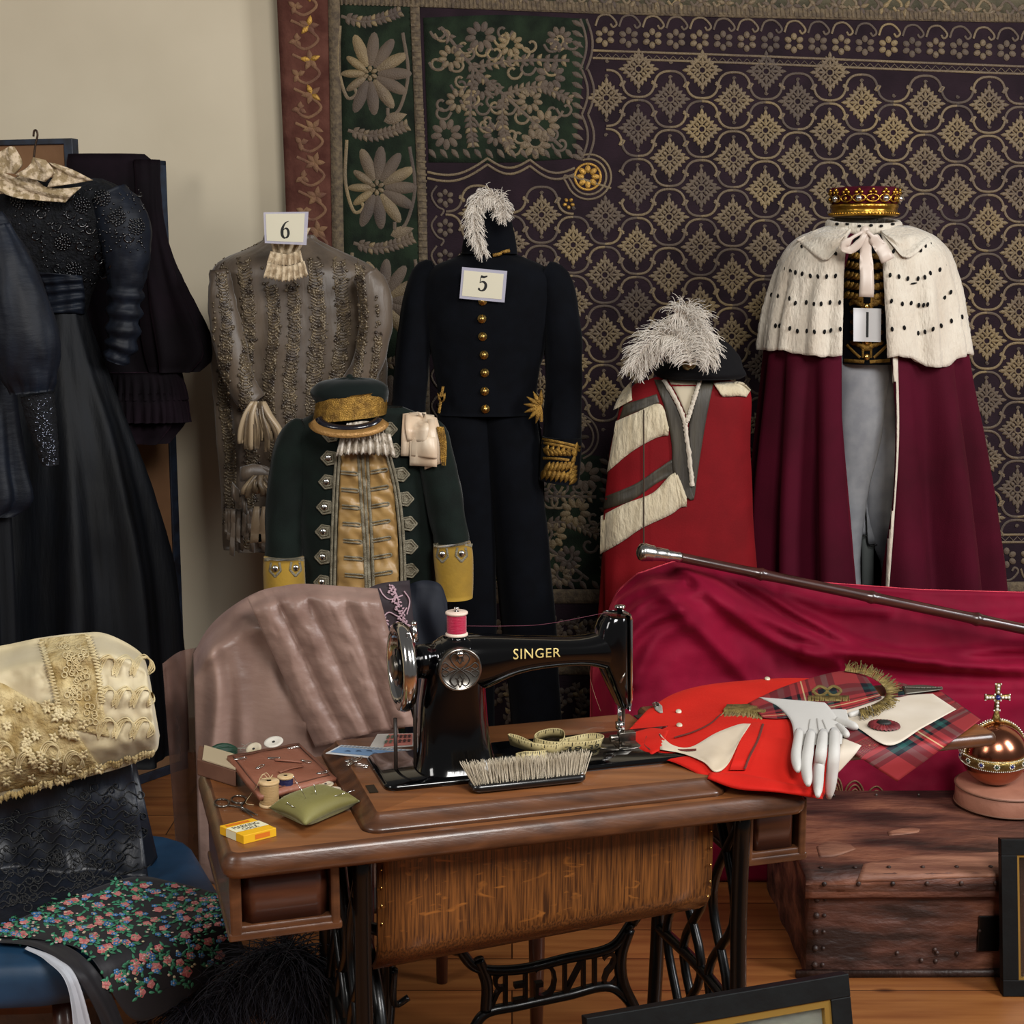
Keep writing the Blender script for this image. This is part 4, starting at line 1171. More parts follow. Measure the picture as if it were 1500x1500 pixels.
b1 = loft([(226, 100, 212), (234, 98, 226), (300, 96, 232), (400, 100, 240), (500, 108, 250), (560, 120, 262), (610, 130, 270), (650, 140, 240)], 4.26, n=72, res=36, depth=.32, fold=vf); b1.build('body', m_plumv, mant)
b2 = loft([(234, 196, 234), (300, 200, 236), (350, 205, 245), (410, 208, 266), (480, 212, 298), (520, 218, 308), (545, 225, 285)], 4.22, n=64, res=36, depth=.5, fold=lambda th, t: .012 * math.cos(6 * th + 1) * sm(.2, .9, t) + .005 * nz(th * 3, t * 5)); b2.build('sleeve', m_plumv, mant)
for (yt, yb, xl, xr) in ((545, 585, 150, 270), (575, 618, 150, 274)):
    bb = loft([(yt, xl, xr - 6), ((yt + yb) / 2, xl, xr), (yb, xl, xr + 2)], 4.23, n=120, res=10, depth=.34, fold=lambda th, t: .010 * math.cos(34 * th) * t); bb.build('ruffle', m_plumv, mant)
m_blk = M('black_satin', '#050609', '#080b11', rough=.6, spec=.22, scale=6, stretch=(4, 4, .6), bump=.25, bscale=16, bstretch=(5, 5, .5), dist=.006, sheen=.0)
m_blks = M('midnight_satin', '#0a0d15', '#111722', rough=.55, spec=.25, scale=8, stretch=(3, 3, .8), bump=.3, bscale=20, bstretch=(1, 1, 3), dist=.006)
m_jet = M('jet_beads', '#06070b', rough=.12, coat=.6)
m_blace = M('black_lace', '#050609', '#0d0f15', spec=.25, rough=.75, scale=70, bump=1, bscale=120, dist=.006)
YB = 4.02
dre = thing('black_dress', 'black satin dress with jet beaded bodice hanging in front of the folding screen', 'dress', (at(110, 900, YB).x, YB, 0))
bo = loft([(262, 20, 150), (275, -4, 178), (300, -14, 196), (340, -16, 190), (390, -2, 160), (430, 14, 132), (470, 20, 126)], YB, n=72, res=30, depth=.5, fold=lambda th, t: .006 * nz(th * 5, t * 9) + .004 * nz(th * 12, t * 20)); bos = bo.surf(); bo.build('bodice', m_blace, dre)
def skf(th, t): return (.022 * math.cos(10 * th + .4) + .008 * math.cos(21 * th)) * sm(.03, .7, t) + .005 * nz(th * 3, t * 8)
sk = loft([(446, 20, 124), (470, 14, 130), (520, -6, 146), (580, -30, 168), (660, -60, 197), (740, -85, 220), (830, -105, 240), (930, -120, 252), (1000, -128, 258), (1100, -134, 262)], YB, n=160, res=54, depth=.6, fold=skf); sk.build('skirt', m_blk, dre)
stand(dre, at(70, 900, YB).x, YB, .5)
sl = limb([(158, 284, 28), (180, 325, 38), (186, 375, 33), (184, 420, 25), (182, 460, 24), (178, 500, 22), (168, 530, 16)], YB - .05, fold=lambda th, t: .006 * nz(th * 4, t * 16) + (.006 * math.sin(t * 60) if t > .5 else 0), flat=1, n=32, res=50)
sls = sl.surf(); sp = sl.build('sleeve', m_blks, dre)
mb = MB(); rj = random.Random(9)
jb = Surf(bo, sl)
for cx_, cy_ in ((27, 292), (120, 300), (172, 318), (92, 355), (108, 396), (60, 290), (200, 332), (150, 290)):
    for rr in (4, 8, 11):
        for a in range(3 + rr): mb.ball(jb.hit(cx_ + rr * math.cos(a * 2 * PI / (3 + rr)), cy_ + rr * math.sin(a * 2 * PI / (3 + rr)), .002), .0036, n=6)
for k in range(420):
    x, y = rj.uniform(20, 214), rj.uniform(275, 420)
    if x > 140 and y > 372: continue
    if x < 60 and y > 330: continue
    mb.ball(jb.hit(x, y, .001), rj.uniform(.002, .0045), n=6)
for k in range(14):
    x, y = rj.uniform(50, 200), rj.uniform(280, 400)
    stroke(mb, jb, [(x + 9 * math.cos(t * .9) * (1 - t * .1), y + 9 * math.sin(t * .9) * (1 - t * .1)) for t in range(7)], 3, .001, .004, n=18)
mb.build('jet_beading', m_jet, dre, kind='stuff')
mb = MB(); patch(mb, bos, [(54, 398), (66, 425), (70, 458)], [(120, 404), (124, 430), (124, 460)], 14, 22, .016, .012, fn=lambda f, t: .006 * math.sin(t * 26 + f * 5)); mb.build('waistband', m_blks, dre, label='pleated midnight satin waistband')
lc = thing('lace_collar', 'cream lace collar lying on top of the black beaded dress', 'collar', bos.hit(70, 285, .02))
mb = MB()
wl = lambda f, t: .008 * math.sin(f * 7 + t * 5) + .003 * nz(f * 12, t * 12)
fcl = Flat(YB - .13)
patch(mb, fcl, [(-30, 262), (20, 288), (60, 294), (98, 297)], [(-30, 236), (30, 262), (80, 276), (122, 274)], 10, 26, .02, .004, fn=wl)
patch(mb, fcl, [(74, 276), (84, 258), (76, 240)], [(141, 265), (112, 250), (84, 240)], 10, 14, .03, .004, fn=wl)
patch(mb, fcl, [(30, 258), (48, 248), (56, 232)], [(74, 268), (86, 254), (74, 236)], 8, 14, .045, .004, fn=wl)
patch(mb, fcl, [(-26, 250), (-6, 230), (18, 216)], [(28, 256), (38, 240), (26, 216)], 8, 14, .03, .004, fn=wl)
patch(mb, fcl, [(-20, 262), (20, 262), (40, 252)], [(-20, 285), (30, 284), (80, 284)], 8, 14, .012, .004, fn=wl)
mb.build('lace', M('ecru_lace', '#cbb79b', '#94805f', rough=.85, scale=60, lo=.44, hi=.56, bump=1, bscale=110, dist=.005), lc)
hk = thing('coat_hanger', 'dark wire hanger hook rising out of the lace collar', 'hanger', at(50, 250, YB))
mb = MB(); d = YB - .05
mb.tube(cr([at(x, y, d) for x, y in ((46, 258), (49, 235), (52, 212), (55, 198), (53, 191), (50, 192), (49, 200))], 24), .0028, 6)
mb.build('hook', M('dark_wire', '#3a2c22', rough=.4, metal=.8), hk)
mb = MB(); mb.tube(cr([at(x, y, d) for x, y in ((-20, 285), (10, 268), (46, 258), (84, 268), (120, 285))], 20), .006, 8); mb.build('shoulder_bar', m_wood_dark, hk)
# midnight gown cut by the picture edge
YM2 = 3.60
mg = thing('midnight_gown', 'midnight blue gown with balloon sleeve and sequin lace cuff at the edge of the room', 'gown', (at(-60, 900, YM2).x, YM2, 0))
b3 = loft([(310, -110, 4), (330, -130, 16), (420, -140, 20), (520, -130, 22), (600, -130, 24), (680, -140, 32), (735, -146, 40), (757, -150, 12)], YM2, n=64, res=34, depth=.45, fold=lambda th, t: .014 * math.cos(8 * th) * sm(.5, 1, t) + .004 * nz(th * 3, t * 6)); b3.build('bodice', m_blks, mg)
b4 = loft([(740, -140, 8), (850, -150, 14), (1000, -160, 20), (1150, -165, 26), (1300, -170, 30)], YM2 + .03, n=64, res=24, depth=.42, fold=lambda th, t: .014 * math.cos(9 * th)); b4.build('skirt', m_blk, mg)
sl = limb([(-4, 330, 18), (8, 380, 34), (22, 440, 46), (36, 500, 50), (42, 545, 40), (46, 575, 28)], YM2 - .14, fold=lambda th, t: .007 * nz(th * 3, t * 6) + .007 * math.cos(12 * th) * sm(.7, 1, t), flat=.9, n=40, res=40); sl.build('sleeve', m_blks, mg)
cf = limb([(54, 578, 24), (60, 610, 22), (68, 650, 17), (74, 682, 12)], YM2 - .17, fold=lambda th, t: .003 * nz(th * 6, t * 20), res=30); cfs = cf.surf(); cfo = cf.build('lace_cuff', m_blace, mg)
mb = MB()
for k in range(150):
    y = rj.uniform(582, 682); f = (y - 580) / 102
    mb.ball(cfs.hit(rj.uniform(40 + 24 * f, 77 + 6 * f), y, .001), rj.uniform(.0015, .003), n=6)
mb.build('sequins', M('sequin', '#6a6f7c', rough=.15, metal=.9), cfo, kind='stuff')
# ================================================================ sewing table
TA = math.radians(16.8)
TU, TV, TZ = Vector((math.cos(TA), math.sin(TA), 0)), Vector((-math.sin(TA), math.cos(TA), 0)), Vector((0, 0, 1))
TO = atz(325, 1258, .76); TO.z = 0
AX = (TU, TV, TZ)
def T(u, v, z): return TO + TU * u + TV * v + TZ * z
def vp(px, py, v): return onplane(px, py, T(0, v, 0), TV)
ZT, ZR = .76, .785
m_wal = M('walnut_top', '#5e371d', '#7d4d29', rough=.33, scale=5, stretch=(.7, 9, 9), lo=.3, hi=.7, coat=.25, bump=.12, bscale=20, bstretch=(.6, 12, 12), dist=.002)
m_wal2 = M('walnut_molding', '#3b2214', '#5f3a22', rough=.35, scale=6, stretch=(.8, 8, 8), lo=.3, hi=.72, coat=.2, bump=.15, bscale=25, bstretch=(.6, 10, 10), dist=.002)
m_oak = M('quartered_oak', '#3c210f', '#7d4c22', rough=.4, scale=22, stretch=(15, 15, .5), lo=.36, hi=.66, detail=8, coat=.25, bump=.25, bscale=30, bstretch=(9, 9, .6), dist=.002)
def oak_flecks(m):
    nt = m.node_tree; N, L = nt.nodes, nt.links; b = N['Principled BSDF']
    src = b.inputs['Base Color'].links[0].from_socket
    tc = N.new('ShaderNodeTexCoord'); mp = N.new('ShaderNodeMapping'); mp.inputs['Scale'].default_value = (12, 12, 30); mp.inputs['Rotation'].default_value = (0, .35, 0)
    n = N.new('ShaderNodeTexNoise'); n.inputs['Scale'].default_value = 1.6; n.inputs['Detail'].default_value = 3; n.inputs['Distortion'].default_value = 1.6
    r = N.new('ShaderNodeValToRGB'); r.color_ramp.elements[0].position = .62; r.color_ramp.elements[0].color = (0, 0, 0, 1); r.color_ramp.elements[1].position = .74; r.color_ramp.elements[1].color = (1, 1, 1, 1)
    x = N.new('ShaderNodeMix'); x.data_type = 'RGBA'; x.inputs[7].default_value = lin('#8f5826')
    L.new(tc.outputs['Object'], mp.inputs[0]); L.new(mp.outputs[0], n.inputs[0]); L.new(n.outputs['Fac'], r.inputs[0]); L.new(r.outputs[0], x.inputs[0]); L.new(src, x.inputs[6]); L.new(x.outputs[2], b.inputs['Base Color'])
oak_flecks(m_oak)
m_drw = M('mahogany_drawer', '#3f2015', '#56301f', rough=.35, scale=9, stretch=(1, 1, 7), lo=.3, hi=.7, coat=.3)
m_iron = M('black_cast_iron', '#030303', rough=.35, coat=.2, spec=.3, bump=.1, bscale=80)
tab = thing('sewing_table', 'walnut treadle sewing table with oak front panel and black iron legs', 'table', T(.48, .22, 0))

def rrect(u0, v0, u1, v1, r, z, n=6):
    out = []
    for cu, cv, a0 in ((u1 - r, v0 + r, -PI / 2), (u1 - r, v1 - r, 0), (u0 + r, v1 - r, PI / 2), (u0 + r, v0 + r, PI)):
        for i in range(n + 1):
            a = a0 + PI / 2 * i / n
            out.append(T(cu + r * math.cos(a), cv + r * math.sin(a), z))
    return out
def board(mb, u0, v0, u1, v1, r, prof, m=0, mtop=None):
    """prof: (inset, z) bottom to top."""
    rows = [rrect(u0 + i, v0 + i, u1 - i, v1 - i, max(.002, r - i), z) for i, z in prof]
    o = mb.grid(rows, m, closed=True); n = len(rows[0])
    mb.f.append(tuple(o + j for j in reversed(range(n)))); mb.m.append(m)
    mb.f.append(tuple(o + (len(rows) - 1) * n + j for j in range(n))); mb.m.append(m if mtop is None else mtop)
mb = MB(); board(mb, 0, 0, .953, .43, .03, [(.012, .722), (.004, .724), (0, .731), (0, .742), (.004, .748), (.005, .752), (.010, .758), (.016, .76)], 0, 1)
mb.build('table_top', [m_wal2, m_wal], tab)
mb = MB(); board(mb, .215, .028, .822, .445, .03, [(0, .760), (.004, .766), (.010, .770), (.014, .772), (.022, .780), (.026, .785)], 0, 1)
mb.build('raised_top', [m_wal2, m_wal], tab)
mb = MB(); board(mb, .824, .112, 1.388, .46, .018, [(.004, .763), (0, .766), (0, .778), (.004, .784), (.007, .785)], 0, 1)
mb.build('table_leaf', [m_wal2, m_wal], tab, label='hinged leaf folded out to the side')
mb = MB()
for q in (.17, .39): mb.box(T(.823, q, .786), (.05, .022, .002), AX)
mb.build('hinge', m_iron, tab, smooth=False)
mb = MB()
rows = []
for i in range(14):
    f = i / 13
    z = .725 - .195 * f; v = .062 + .004 * f + (.045 * ((f - .72) / .28) ** 2 if f > .72 else 0)
    rows.append([T(.242 + .566 * j / 8, v, z - .03 * f * (1 - j / 8)) for j in range(9)])
mb.slab(rows, [[p + TV * .014 for p in r] for r in rows])
pn = mb.build('oak_panel', m_oak, tab, label='curved quarter sawn oak veneer panel')
mb = MB()
for k in range(7):
    for u in (.247, .803): mb.ball(T(u, .060 + (.045 * ((k / 6 - .72) / .28) ** 2 if k > 4.4 else 0), .718 - .0295 * k), .0022, n=6)
mb.build('brass_pin', m_brass, pn)
# drawers
def drawer_unit(u0, u1, v0, vd, nm):
    mb = MB(); w = u1 - u0
    mb.box(T(u0 + .009, v0 + vd / 2, .671), (.018, vd, .104), AX); mb.box(T(u1 - .007, v0 + vd / 2, .671), (.014, vd, .104), AX)
    mb.box(T((u0 + u1) / 2, v0 + vd / 2, .619), (w + .006, vd, .014), AX); mb.box(T((u0 + u1) / 2, v0 + .012, .629), (w - .02, .02, .012), AX)
    c = mb.build('drawer_case', m_wal2, tab, smooth=False, bevel=.004)
    mb = MB(); rows = []
    for i in range(2):
        z = .634 + .089 * i; row = []
        for j in range(20):
            f = j / 19; u = u0 + .02 + (w - .036) * f
            row.append(T(u, v0 + .022 - .014 * min(1, math.sin(PI * f) * 3.5), z))
        rows.append(row)
    mb.slab(rows, [[p + TV * .02 for p in r] for r in rows]); mb.build('drawer', m_drw, tab)
drawer_unit(.012, .178, .034, .34, 0)
drawer_unit(.868, .985, .07, .31, 1)
# iron treadle stand
def bar(P, r=.009, flat=.8, mb=None, n=10, k=18):
    mb = mb or MB(); mb.tube(cr(P, k), r, n, 0, flat=flat); return mb
for u, nm in ((.215, 0), (.855, 1)):
    mb = MB()
    s = 1 if nm else -1
    bar([T(u, .05, .725), T(u, .055, .5), T(u, .035, .2), T(u, .01, .02)], .014, 1, mb)
    bar([T(u, .40, .725), T(u, .395, .5), T(u, .415, .2), T(u, .44, .02)], .014, 1, mb)
    for q in (.02, .36, .71): bar([T(u, .04, q), T(u, .22, q + .01), T(u, .41, q)], .011, 1, mb)
    for k, (a, b, c) in enumerate(((.06, .16, .09), (.15, .07, .17), (.19, .30, .20), (.29, .19, .28), (.37, .28, .36))):
        bar([T(u, a, .70), T(u, b, .53), T(u, c, .37), T(u, b, .20), T(u, a, .03)], .0085, 1, mb, k=26)
    for v in (.0, .45): mb.lathe([(.03, 0), (.03, .015), (.014, .03)], T(u, v, 0), 16)
    mb.build('iron_leg', m_iron, tab, label='cast iron side frame of looping bars')
# brace with the maker's name, seen from the rear and so mirrored
VB = .30
def q2(x, y): return vp(x, y, VB)
mb = MB()
bar([q2(672, 1390), q2(700, 1418), q2(760, 1420), q2(830, 1404), q2(895, 1388), q2(925, 1352)], .0095, 1, mb, k=40)
bar([q2(690, 1512), q2(712, 1484), q2(760, 1473), q2(830, 1458), q2(895, 1446), q2(938, 1486)], .0095, 1, mb, k=40)
bar([q2(700, 1405), q2(713, 1440), q2(712, 1480)], .011, 1, mb)
bar([q2(921, 1360), q2(909, 1400), q2(912, 1440), q2(930, 1480)], .012, 1, mb)
bar([q2(672, 1392), T(.23, .3, .50)], .011, 1, mb); bar([q2(925, 1352), T(.855, .3, .56)], .011, 1, mb)
bar([q2(690, 1510), T(.23, .3, .2)], .011, 1, mb); bar([q2(938, 1486), T(.855, .3, .2)], .011, 1, mb)
br = mb.build('iron_brace', m_iron, tab)
tv_, tf_ = text_geo('SINGER', 1.15)
mb = MB()
def br_pt(x, y):
    x = 1 - x
    px_ = 716 + (902 - 716) * x
    yt = 1424 - 34 * x; yb = 1476 - 30 * x
    return q2(px_, yb + (yt - yb) * y)
mb.add([br_pt(x, y) for x, y in tv_], tf_)
mb.build('cast_lettering', m_iron, br, smooth=False, solid=.012)
mb = MB()
cw_ = T(.262, .30, .31)
for k in range(40):
    pass
ring = [cw_ + TV * .165 * math.cos(a * PI / 24) + TZ * .165 * math.sin(a * PI / 24) for a in range(49)]
mb.tube(ring, .011, 10)
for k in range(5):
    a = k * 2 * PI / 5 + .4
    bar([cw_, cw_ + (TV * math.cos(a + .25) + TZ * math.sin(a + .25)) * .09, cw_ + (TV * math.cos(a) + TZ * math.sin(a)) * .16], .008, 1, mb)
mb.ball(cw_, .026); mb.build('flywheel', m_iron, tab)
mb = MB(); bar([T(.29, .24, .56), T(.295, .25, .4), T(.29, .26, .30), T(.27, .27, .12)], .014, 1, mb); bar([T(.30, .22, .44), T(.30, .235, .38), T(.31, .25, .36), T(.33, .25, .37)], .006, 1, mb); mb.build('pitman_rod', m_iron, tab)
mb = MB(); mb.box(T(.55, .24, .10), (.42, .24, .018), AX)
bar([T(.23, .24, .10), T(.855, .24, .10)], .01, 1, mb); mb.build('treadle', m_iron, tab, smooth=False)
mb = MB(); mb.box(T(.253, .155, .7858), (.014, .035, .0016), AX); mb.build('catch_plate', M('dark_brass', '#2b2318', rough=.4, metal=.6), tab, smooth=False)

# ================================================================ sewing machine
m_jap = M('black_japan_enamel', '#020203', rough=.12, coat=.6, spec=.3)
m_chr = M('nickel_plate', '#cfccc9', rough=.12, metal=1)
m_chr2 = M('worn_nickel_plate', '#97928a', '#6a645c', rough=.28, metal=1, scale=60)
mac = thing('sewing_machine', 'glossy black sewing machine with nickel handwheel and gold lettering standing on the table', 'sewing machine', T(.45, .22, ZR))
mb = MB(); board(mb, .272, .135, .86, .305, .02, [(0, ZR), (0, ZR + .006), (.003, ZR + .009)]); mb.build('bed', m_jap, mac)
VM = .215
def sec(c, du, dz, dv, n=28, sq=2.6):
    """ring around point c in the plane spanned by the direction (du, dz) and V."""
    d = TU * du + TZ * dz; out = []
    for i in range(n):
        a = 2 * PI * i / n; ca, sa = math.cos(a), math.sin(a)
        out.append(c + d * math.copysign(abs(ca) ** (2 / sq), ca) + TV * dv * math.copysign(abs(sa) ** (2 / sq), sa))
    return out
def sect(x0, y0, x1, y1, dv, sq=2.6):
    a, b = vp(x0, y0, VM), vp(x1, y1, VM); d = (b - a) / 2
    return sec((a + b) / 2, d.dot(TU), d.z, dv, sq=sq)
def hull(mb, S, caps=True, m=0):
    o = mb.grid(S, m, closed=True); n = len(S[0])
    if caps:
        mb.f.append(tuple(o + j for j in range(n))); mb.m.append(m)
        mb.f.append(tuple(o + (len(S) - 1) * n + j for j in reversed(range(n)))); mb.m.append(m)
mb = MB()
base = vp(660, 1128, VM).z
hull(mb, [sect(600, 1140, 730, 1124, .075, 3.5), sect(602, 1133, 728, 1118, .074, 3.5), sect(608, 1126, 722, 1110, .062, 3), sect(612, 1100, 716, 1086, .052), sect(613, 1060, 712, 1048, .048), sect(616, 1020, 709, 1008, .047), sect(622, 985, 707, 978, .047), sect(628, 955, 704, 950, .045), sect(642, 938, 694, 934, .036), sect(656, 932, 682, 930, .02)])
hull(mb, [sect(632, 945, 632, 1000, .03), sect(645, 936, 645, 1010, .042), sect(670, 931, 670, 1012, .047), sect(700, 929, 700, 1010, .045), sect(722, 930, 722, 1000, .042), sect(750, 931, 750, 985, .038), sect(790, 932, 790, 977, .035), sect(830, 934, 830, 973, .033), sect(860, 932, 860, 972, .033), sect(885, 925, 885, 980, .032), sect(897, 918, 897, 985, .03)])
hull(mb, [sect(886, 899, 916, 898, .024), sect(878, 908, 917, 904, .03), sect(872, 930, 917, 928, .032), sect(871, 952, 917, 950, .033), sect(878, 978, 917, 976, .032), sect(890, 1004, 917, 1002, .03), sect(902, 1028, 917, 1026, .026), sect(905, 1034, 916, 1033, .02)])
body = mb.build('body', m_jap, mac, sub=1)
msf = Surf(mb)
mb = MB()   # short neck and clutch behind the wheel
a0 = vp(632, 968, VM)
for d0, d1, r0, r1, mm in ((0, -.030, .030, .027, 0), (-.030, -.036, .031, .031, 0), (-.036, -.052, .024, .022, 0)):
    mb.lathe([(.0001, 0), (r0, 0), (r1, abs(d1 - d0)), (.0001, abs(d1 - d0))], a0 + TU * d0, 28, ax=-TU)
mb.build('shaft_bush', m_jap, mac)
mb = MB(); w0 = vp(588, 977, VM)
mb.lathe([(.058, -.012), (.066, -.013), (.0725, -.006), (.0735, .001), (.071, .008), (.064, .011), (.057, .009), (.056, 0), (.058, -.012)], w0, 64, ax=-TU)
wh = mb.build('handwheel', m_chr, mac, label='bright nickel rimmed handwheel')
mb = MB()
mb.lathe([(.0001, -.002), (.056, -.002), (.057, .004), (.0001, .004)], w0, 48, ax=-TU)
mb.lathe([(.0001, .006), (.03, .006), (.034, .0)], w0 - TU * .004, 40, ax=-TU)
mb.build('wheel_web', m_jap, wh)
mb = MB(); mb.lathe([(.0001, .010), (.019, .010), (.021, .007), (.021, 0)], w0 - TU * .006, 32, ax=-TU); mb.build('clutch_knob', m_chr2, wh)
mb = MB()
wu = vp(610, 940, VM - .03)
mb.tube([wu, wu + TZ * .028 - TU * .004], .004, 8); mb.ball(wu + TZ * .03 - TU * .004, .005)
mb.lathe([(.010, 0), (.010, .012), (.002, .012)], vp(602, 968, VM - .03), 20, ax=-TU)
mb.tube(cr([vp(597, 925, VM - .04), vp(602, 945, VM - .045), vp(601, 975, VM - .04)], 10), .004, 8, flat=.5)
mb.build('bobbin_winder', m_chr, mac)
mb = MB()
for x in (579, 607):
    a = vp(x, 1052 if x == 579 else 985, VM); b = Vector((a.x, a.y, ZR - .02))
    mb.tube([a, b], .0032, 8)
mb.build('drive_belt', M('belt_leather', '#241912', rough=.5), mac)
# round rear cover
mb = MB(); cc = vp(674, 981, VM - .047)
n_ = -TV
R0 = .0362
mb.lathe([(R0, -.012), (R0, .001), (R0 - .0015, .0035), (R0 - .004, .0035), (R0 - .005, .002), (.0001, .002)], cc, 56, ax=n_)
cov = mb.build('cover_plate', m_chr2, mac, label='engraved round nickel cover plate')
mb = MB(); pf = Plane(cc + n_ * .0025, n_)
def sp(x, y): return (674 + x, 981 + y)
for sx in (-1, 1):
    for sy in (-1, 1):
        for P in ([(0, 0), (8, 6), (14, 16), (8, 24), (2, 18), (6, 12)], [(4, 0), (14, 4), (22, 10), (27, 4), (22, 0), (16, -3)], [(6, 28), (14, 24), (22, 18), (26, 12)], [(0, 8), (4, 16), (0, 26)]):
            stroke(mb, pf, [sp(sx * a, sy * b) for a, b in P], 2, 0, .0009, n=26)
stroke(mb, pf, [sp(30 * math.cos(a * PI / 12), 30 * math.sin(a * PI / 12)) for a in range(25)], 1.6, 0, .0009, n=60)
mb.build('engraving', M('engraved_nickel', '#3b3834', rough=.5, metal=.8), cov)
mb = MB(); mb.ball(vp(674, 958, VM - .052), .0062, n=14, sc3=(1, 1, 1)); mb.build('screw', m_chr, cov)
# lettering
mb = MB(); tv_, tf_ = text_geo('SINGER', 1.1)
def lp(x, y): return (752 + 69 * x, 966 - 1.5 * x - 15.5 * y - 2.5 * x * (1 - y))
mb.add([msf.hit(*lp(x, y), .0012) for x, y in tv_], tf_)
mb.build('gold_lettering', M('gold_transfer', '#cdb672', rough=.4, metal=.2), body, smooth=False)
# face plate, needle bar, presser foot
mb = MB()
hull(mb, [sect(914, 898, 920, 897, .023), sect(914, 905, 921, 904, .026), sect(914, 1020, 921, 1018, .026), sect(915, 1036, 919, 1038, .02)])
mb.build('face_plate', m_chr, mac)
mb = MB(); tp = vp(908, 898, VM)
mb.lathe([(.005, 0), (.005, .008), (.009, .009), (.009, .013), (.003, .014), (.0001, .014)], tp, 18); mb.build('pressure_screw', m_chr, mac)
mb = MB(); mb.ball(vp(923, 1010, VM), .006); mb.tube([vp(915, 985, VM - .028), vp(908, 1000, VM - .03)], .0025, 6); mb.build('thread_guide', m_chr2, mac)
mb = MB()
nb0, nb1 = vp(908, 1033, VM), vp(908, 1092, VM)
mb.tube([nb0, nb0.lerp(nb1, .55)], .0042, 10); mb.tube([nb0.lerp(nb1, .5), nb1], .0016, 8); mb.box(nb0.lerp(nb1, .5), (.012, .012, .012), AX)
mb.build('needle_bar', m_chr, mac)
mb = MB(); fo = TU * .012
mb.tube([nb0 + fo * .5, nb1 + fo * .5], .004, 10); mb.box(nb1 + TV * -.004 + TZ * .001, (.016, .03, .003), AX); mb.box(nb0.lerp(nb1, .78) + fo, (.03, .014, .016), AX); mb.tube([nb0.lerp(nb1, .8) - fo * 1.5, nb0.lerp(nb1, .8) - fo * .3], .006, 10)
mb.build('presser_foot', m_chr2, mac, bevel=.001)
mb = MB(); mb.lathe([(.0001, .003), (.045, .003), (.047, .001)], T(.70, .23, ZR + .008), 40, sy=.7); mb.build('needle_plate', m_chr2, mac)
# spool and thread
def spool(name, label, c, r, h, mthr, mw, full=.8, grp=None):
    root = thing(name, label, 'thread spool', c, grp)
    mb = MB(); mb.lathe([(r * .25, h), (r * .3, h * .98), (r * .9, h), (r, h * .97), (r, h * .90), (r * .72, h * .84), (r * .72, h * .16), (r, h * .10), (r, h * .03), (r * .95, 0), (.0001, 0)], c, 36); mb.lathe([(.0001, h * .94), (r * .25, h * .94), (r * .25, h)], c, 16)
    mb.build('reel', mw, root)
    mb = MB(); prof = []
    for i in range(26):
        prof.append((r * full + (.0004 if i % 2 else 0), h * (.13 + .74 * i / 25)))
    mb.lathe(prof, c, 36); mb.build('thread', mthr, root)
    return root
m_reel = M('spool_wood', '#c9ad84', '#b59566', rough=.6, scale=20, stretch=(3, 3, .5))
sp0 = vp(669, 931, VM)
spool('thread_spool', 'spool of crimson thread on the pin above the black machine', sp0, .0185, .041, M('crimson_thread', '#a30f38', rough=.45, sheen=.4, bump=.3, bscale=900, bstretch=(.1, .1, 1)), M('pink_white_reel', '#d6bfae', rough=.5), .86)
mb = MB(); mb.tube([sp0 - TZ * .004, sp0 + TZ * .048], .0018, 6); mb.tube([sp0 + TZ * .046 - TU * .004, sp0 + TZ * .046 + TU * .004], .0022, 6); mb.build('spool_pin', m_chr, mac)
mb = MB(); mb.tube(cr([sp0 + TZ * .015 + TU * .017, vp(740, 917, VM), vp(800, 914, VM), vp(890, 897, VM)], 24), .0004, 5); 
thr = mb.build('top_thread', M('plum_thread', '#5a2032', rough=.6), mac)
mb = MB(); mb.tube(cr([vp(862, 975, VM + .03), vp(866, 1000, VM + .02), vp(872, 1020, VM), vp(880, 1042, VM)], 24), .0004, 5); mb.build('loose_thread', M('tan_thread', '#8d6b52', rough=.6), mac)

# ================================================================ things on the raised top
m_tape = M('tape_linen', '#b7a878', '#a39263', rough=.7, scale=40)
tm = thing('tape_measure', 'cream cloth tape measure coiled in loose loops under the machine arm', 'tape measure', T(.56, .22, ZR + .009))
mb = MB(); tk = MB()
zb = ZR + .0095
P3 = [(.500, .175, .002), (.512, .165, .006), (.535, .168, .003), (.560, .178, 0), (.552, .20, .002), (.530, .235, .008), (.512, .245, .012), (.515, .225, .014), (.54, .20, .01), (.575, .196, .004), (.60, .22, .006), (.61, .25, .01), (.59, .262, .012), (.56, .255, .01), (.55, .235, .006), (.575, .215, .003), (.62, .212, 0), (.655, .215, 0), (.668, .226, .001), (.655, .238, .002), (.62, .234, .002), (.592, .228, .002)]
C = cr([(p[0], p[1], p[2]) for p in P3], 150)
rows = []
for i, c in enumerate(C):
    t = C[min(i + 1, 149)] - C[max(i - 1, 0)]
    lean = .006 * math.sin(i * .09)
    n2 = Vector((-t.y, t.x)).normalized() if t.length > 1e-6 else Vector((0, 1))
    b = T(c.x, c.y, zb + c.z); tp_ = T(c.x + n2.x * lean, c.y + n2.y * lean, zb + c.z + .0185)
    rows.append([b, b.lerp(tp_, .5), tp_])
mb.grid(rows); tso = mb.build('tape', m_tape, tm, solid=.0008)
for i in range(2, 148, 1):
    for sd in (1, -1):
        t = (rows[i + 1][0] - rows[i - 1][0]).normalized(); n3 = t.cross(rows[i][2] - rows[i][0]).normalized() * .0009 * sd
        hgt = .45 if i % 4 == 0 else .22
        a, b = rows[i][2].lerp(rows[i][0], .04), rows[i][2].lerp(rows[i][0], hgt)
        w_ = t * (.0004 if i % 4 else .0007)
        tk.add([a - w_ + n3, a + w_ + n3, b + w_ + n3, b - w_ + n3], [(0, 1, 2, 3)])
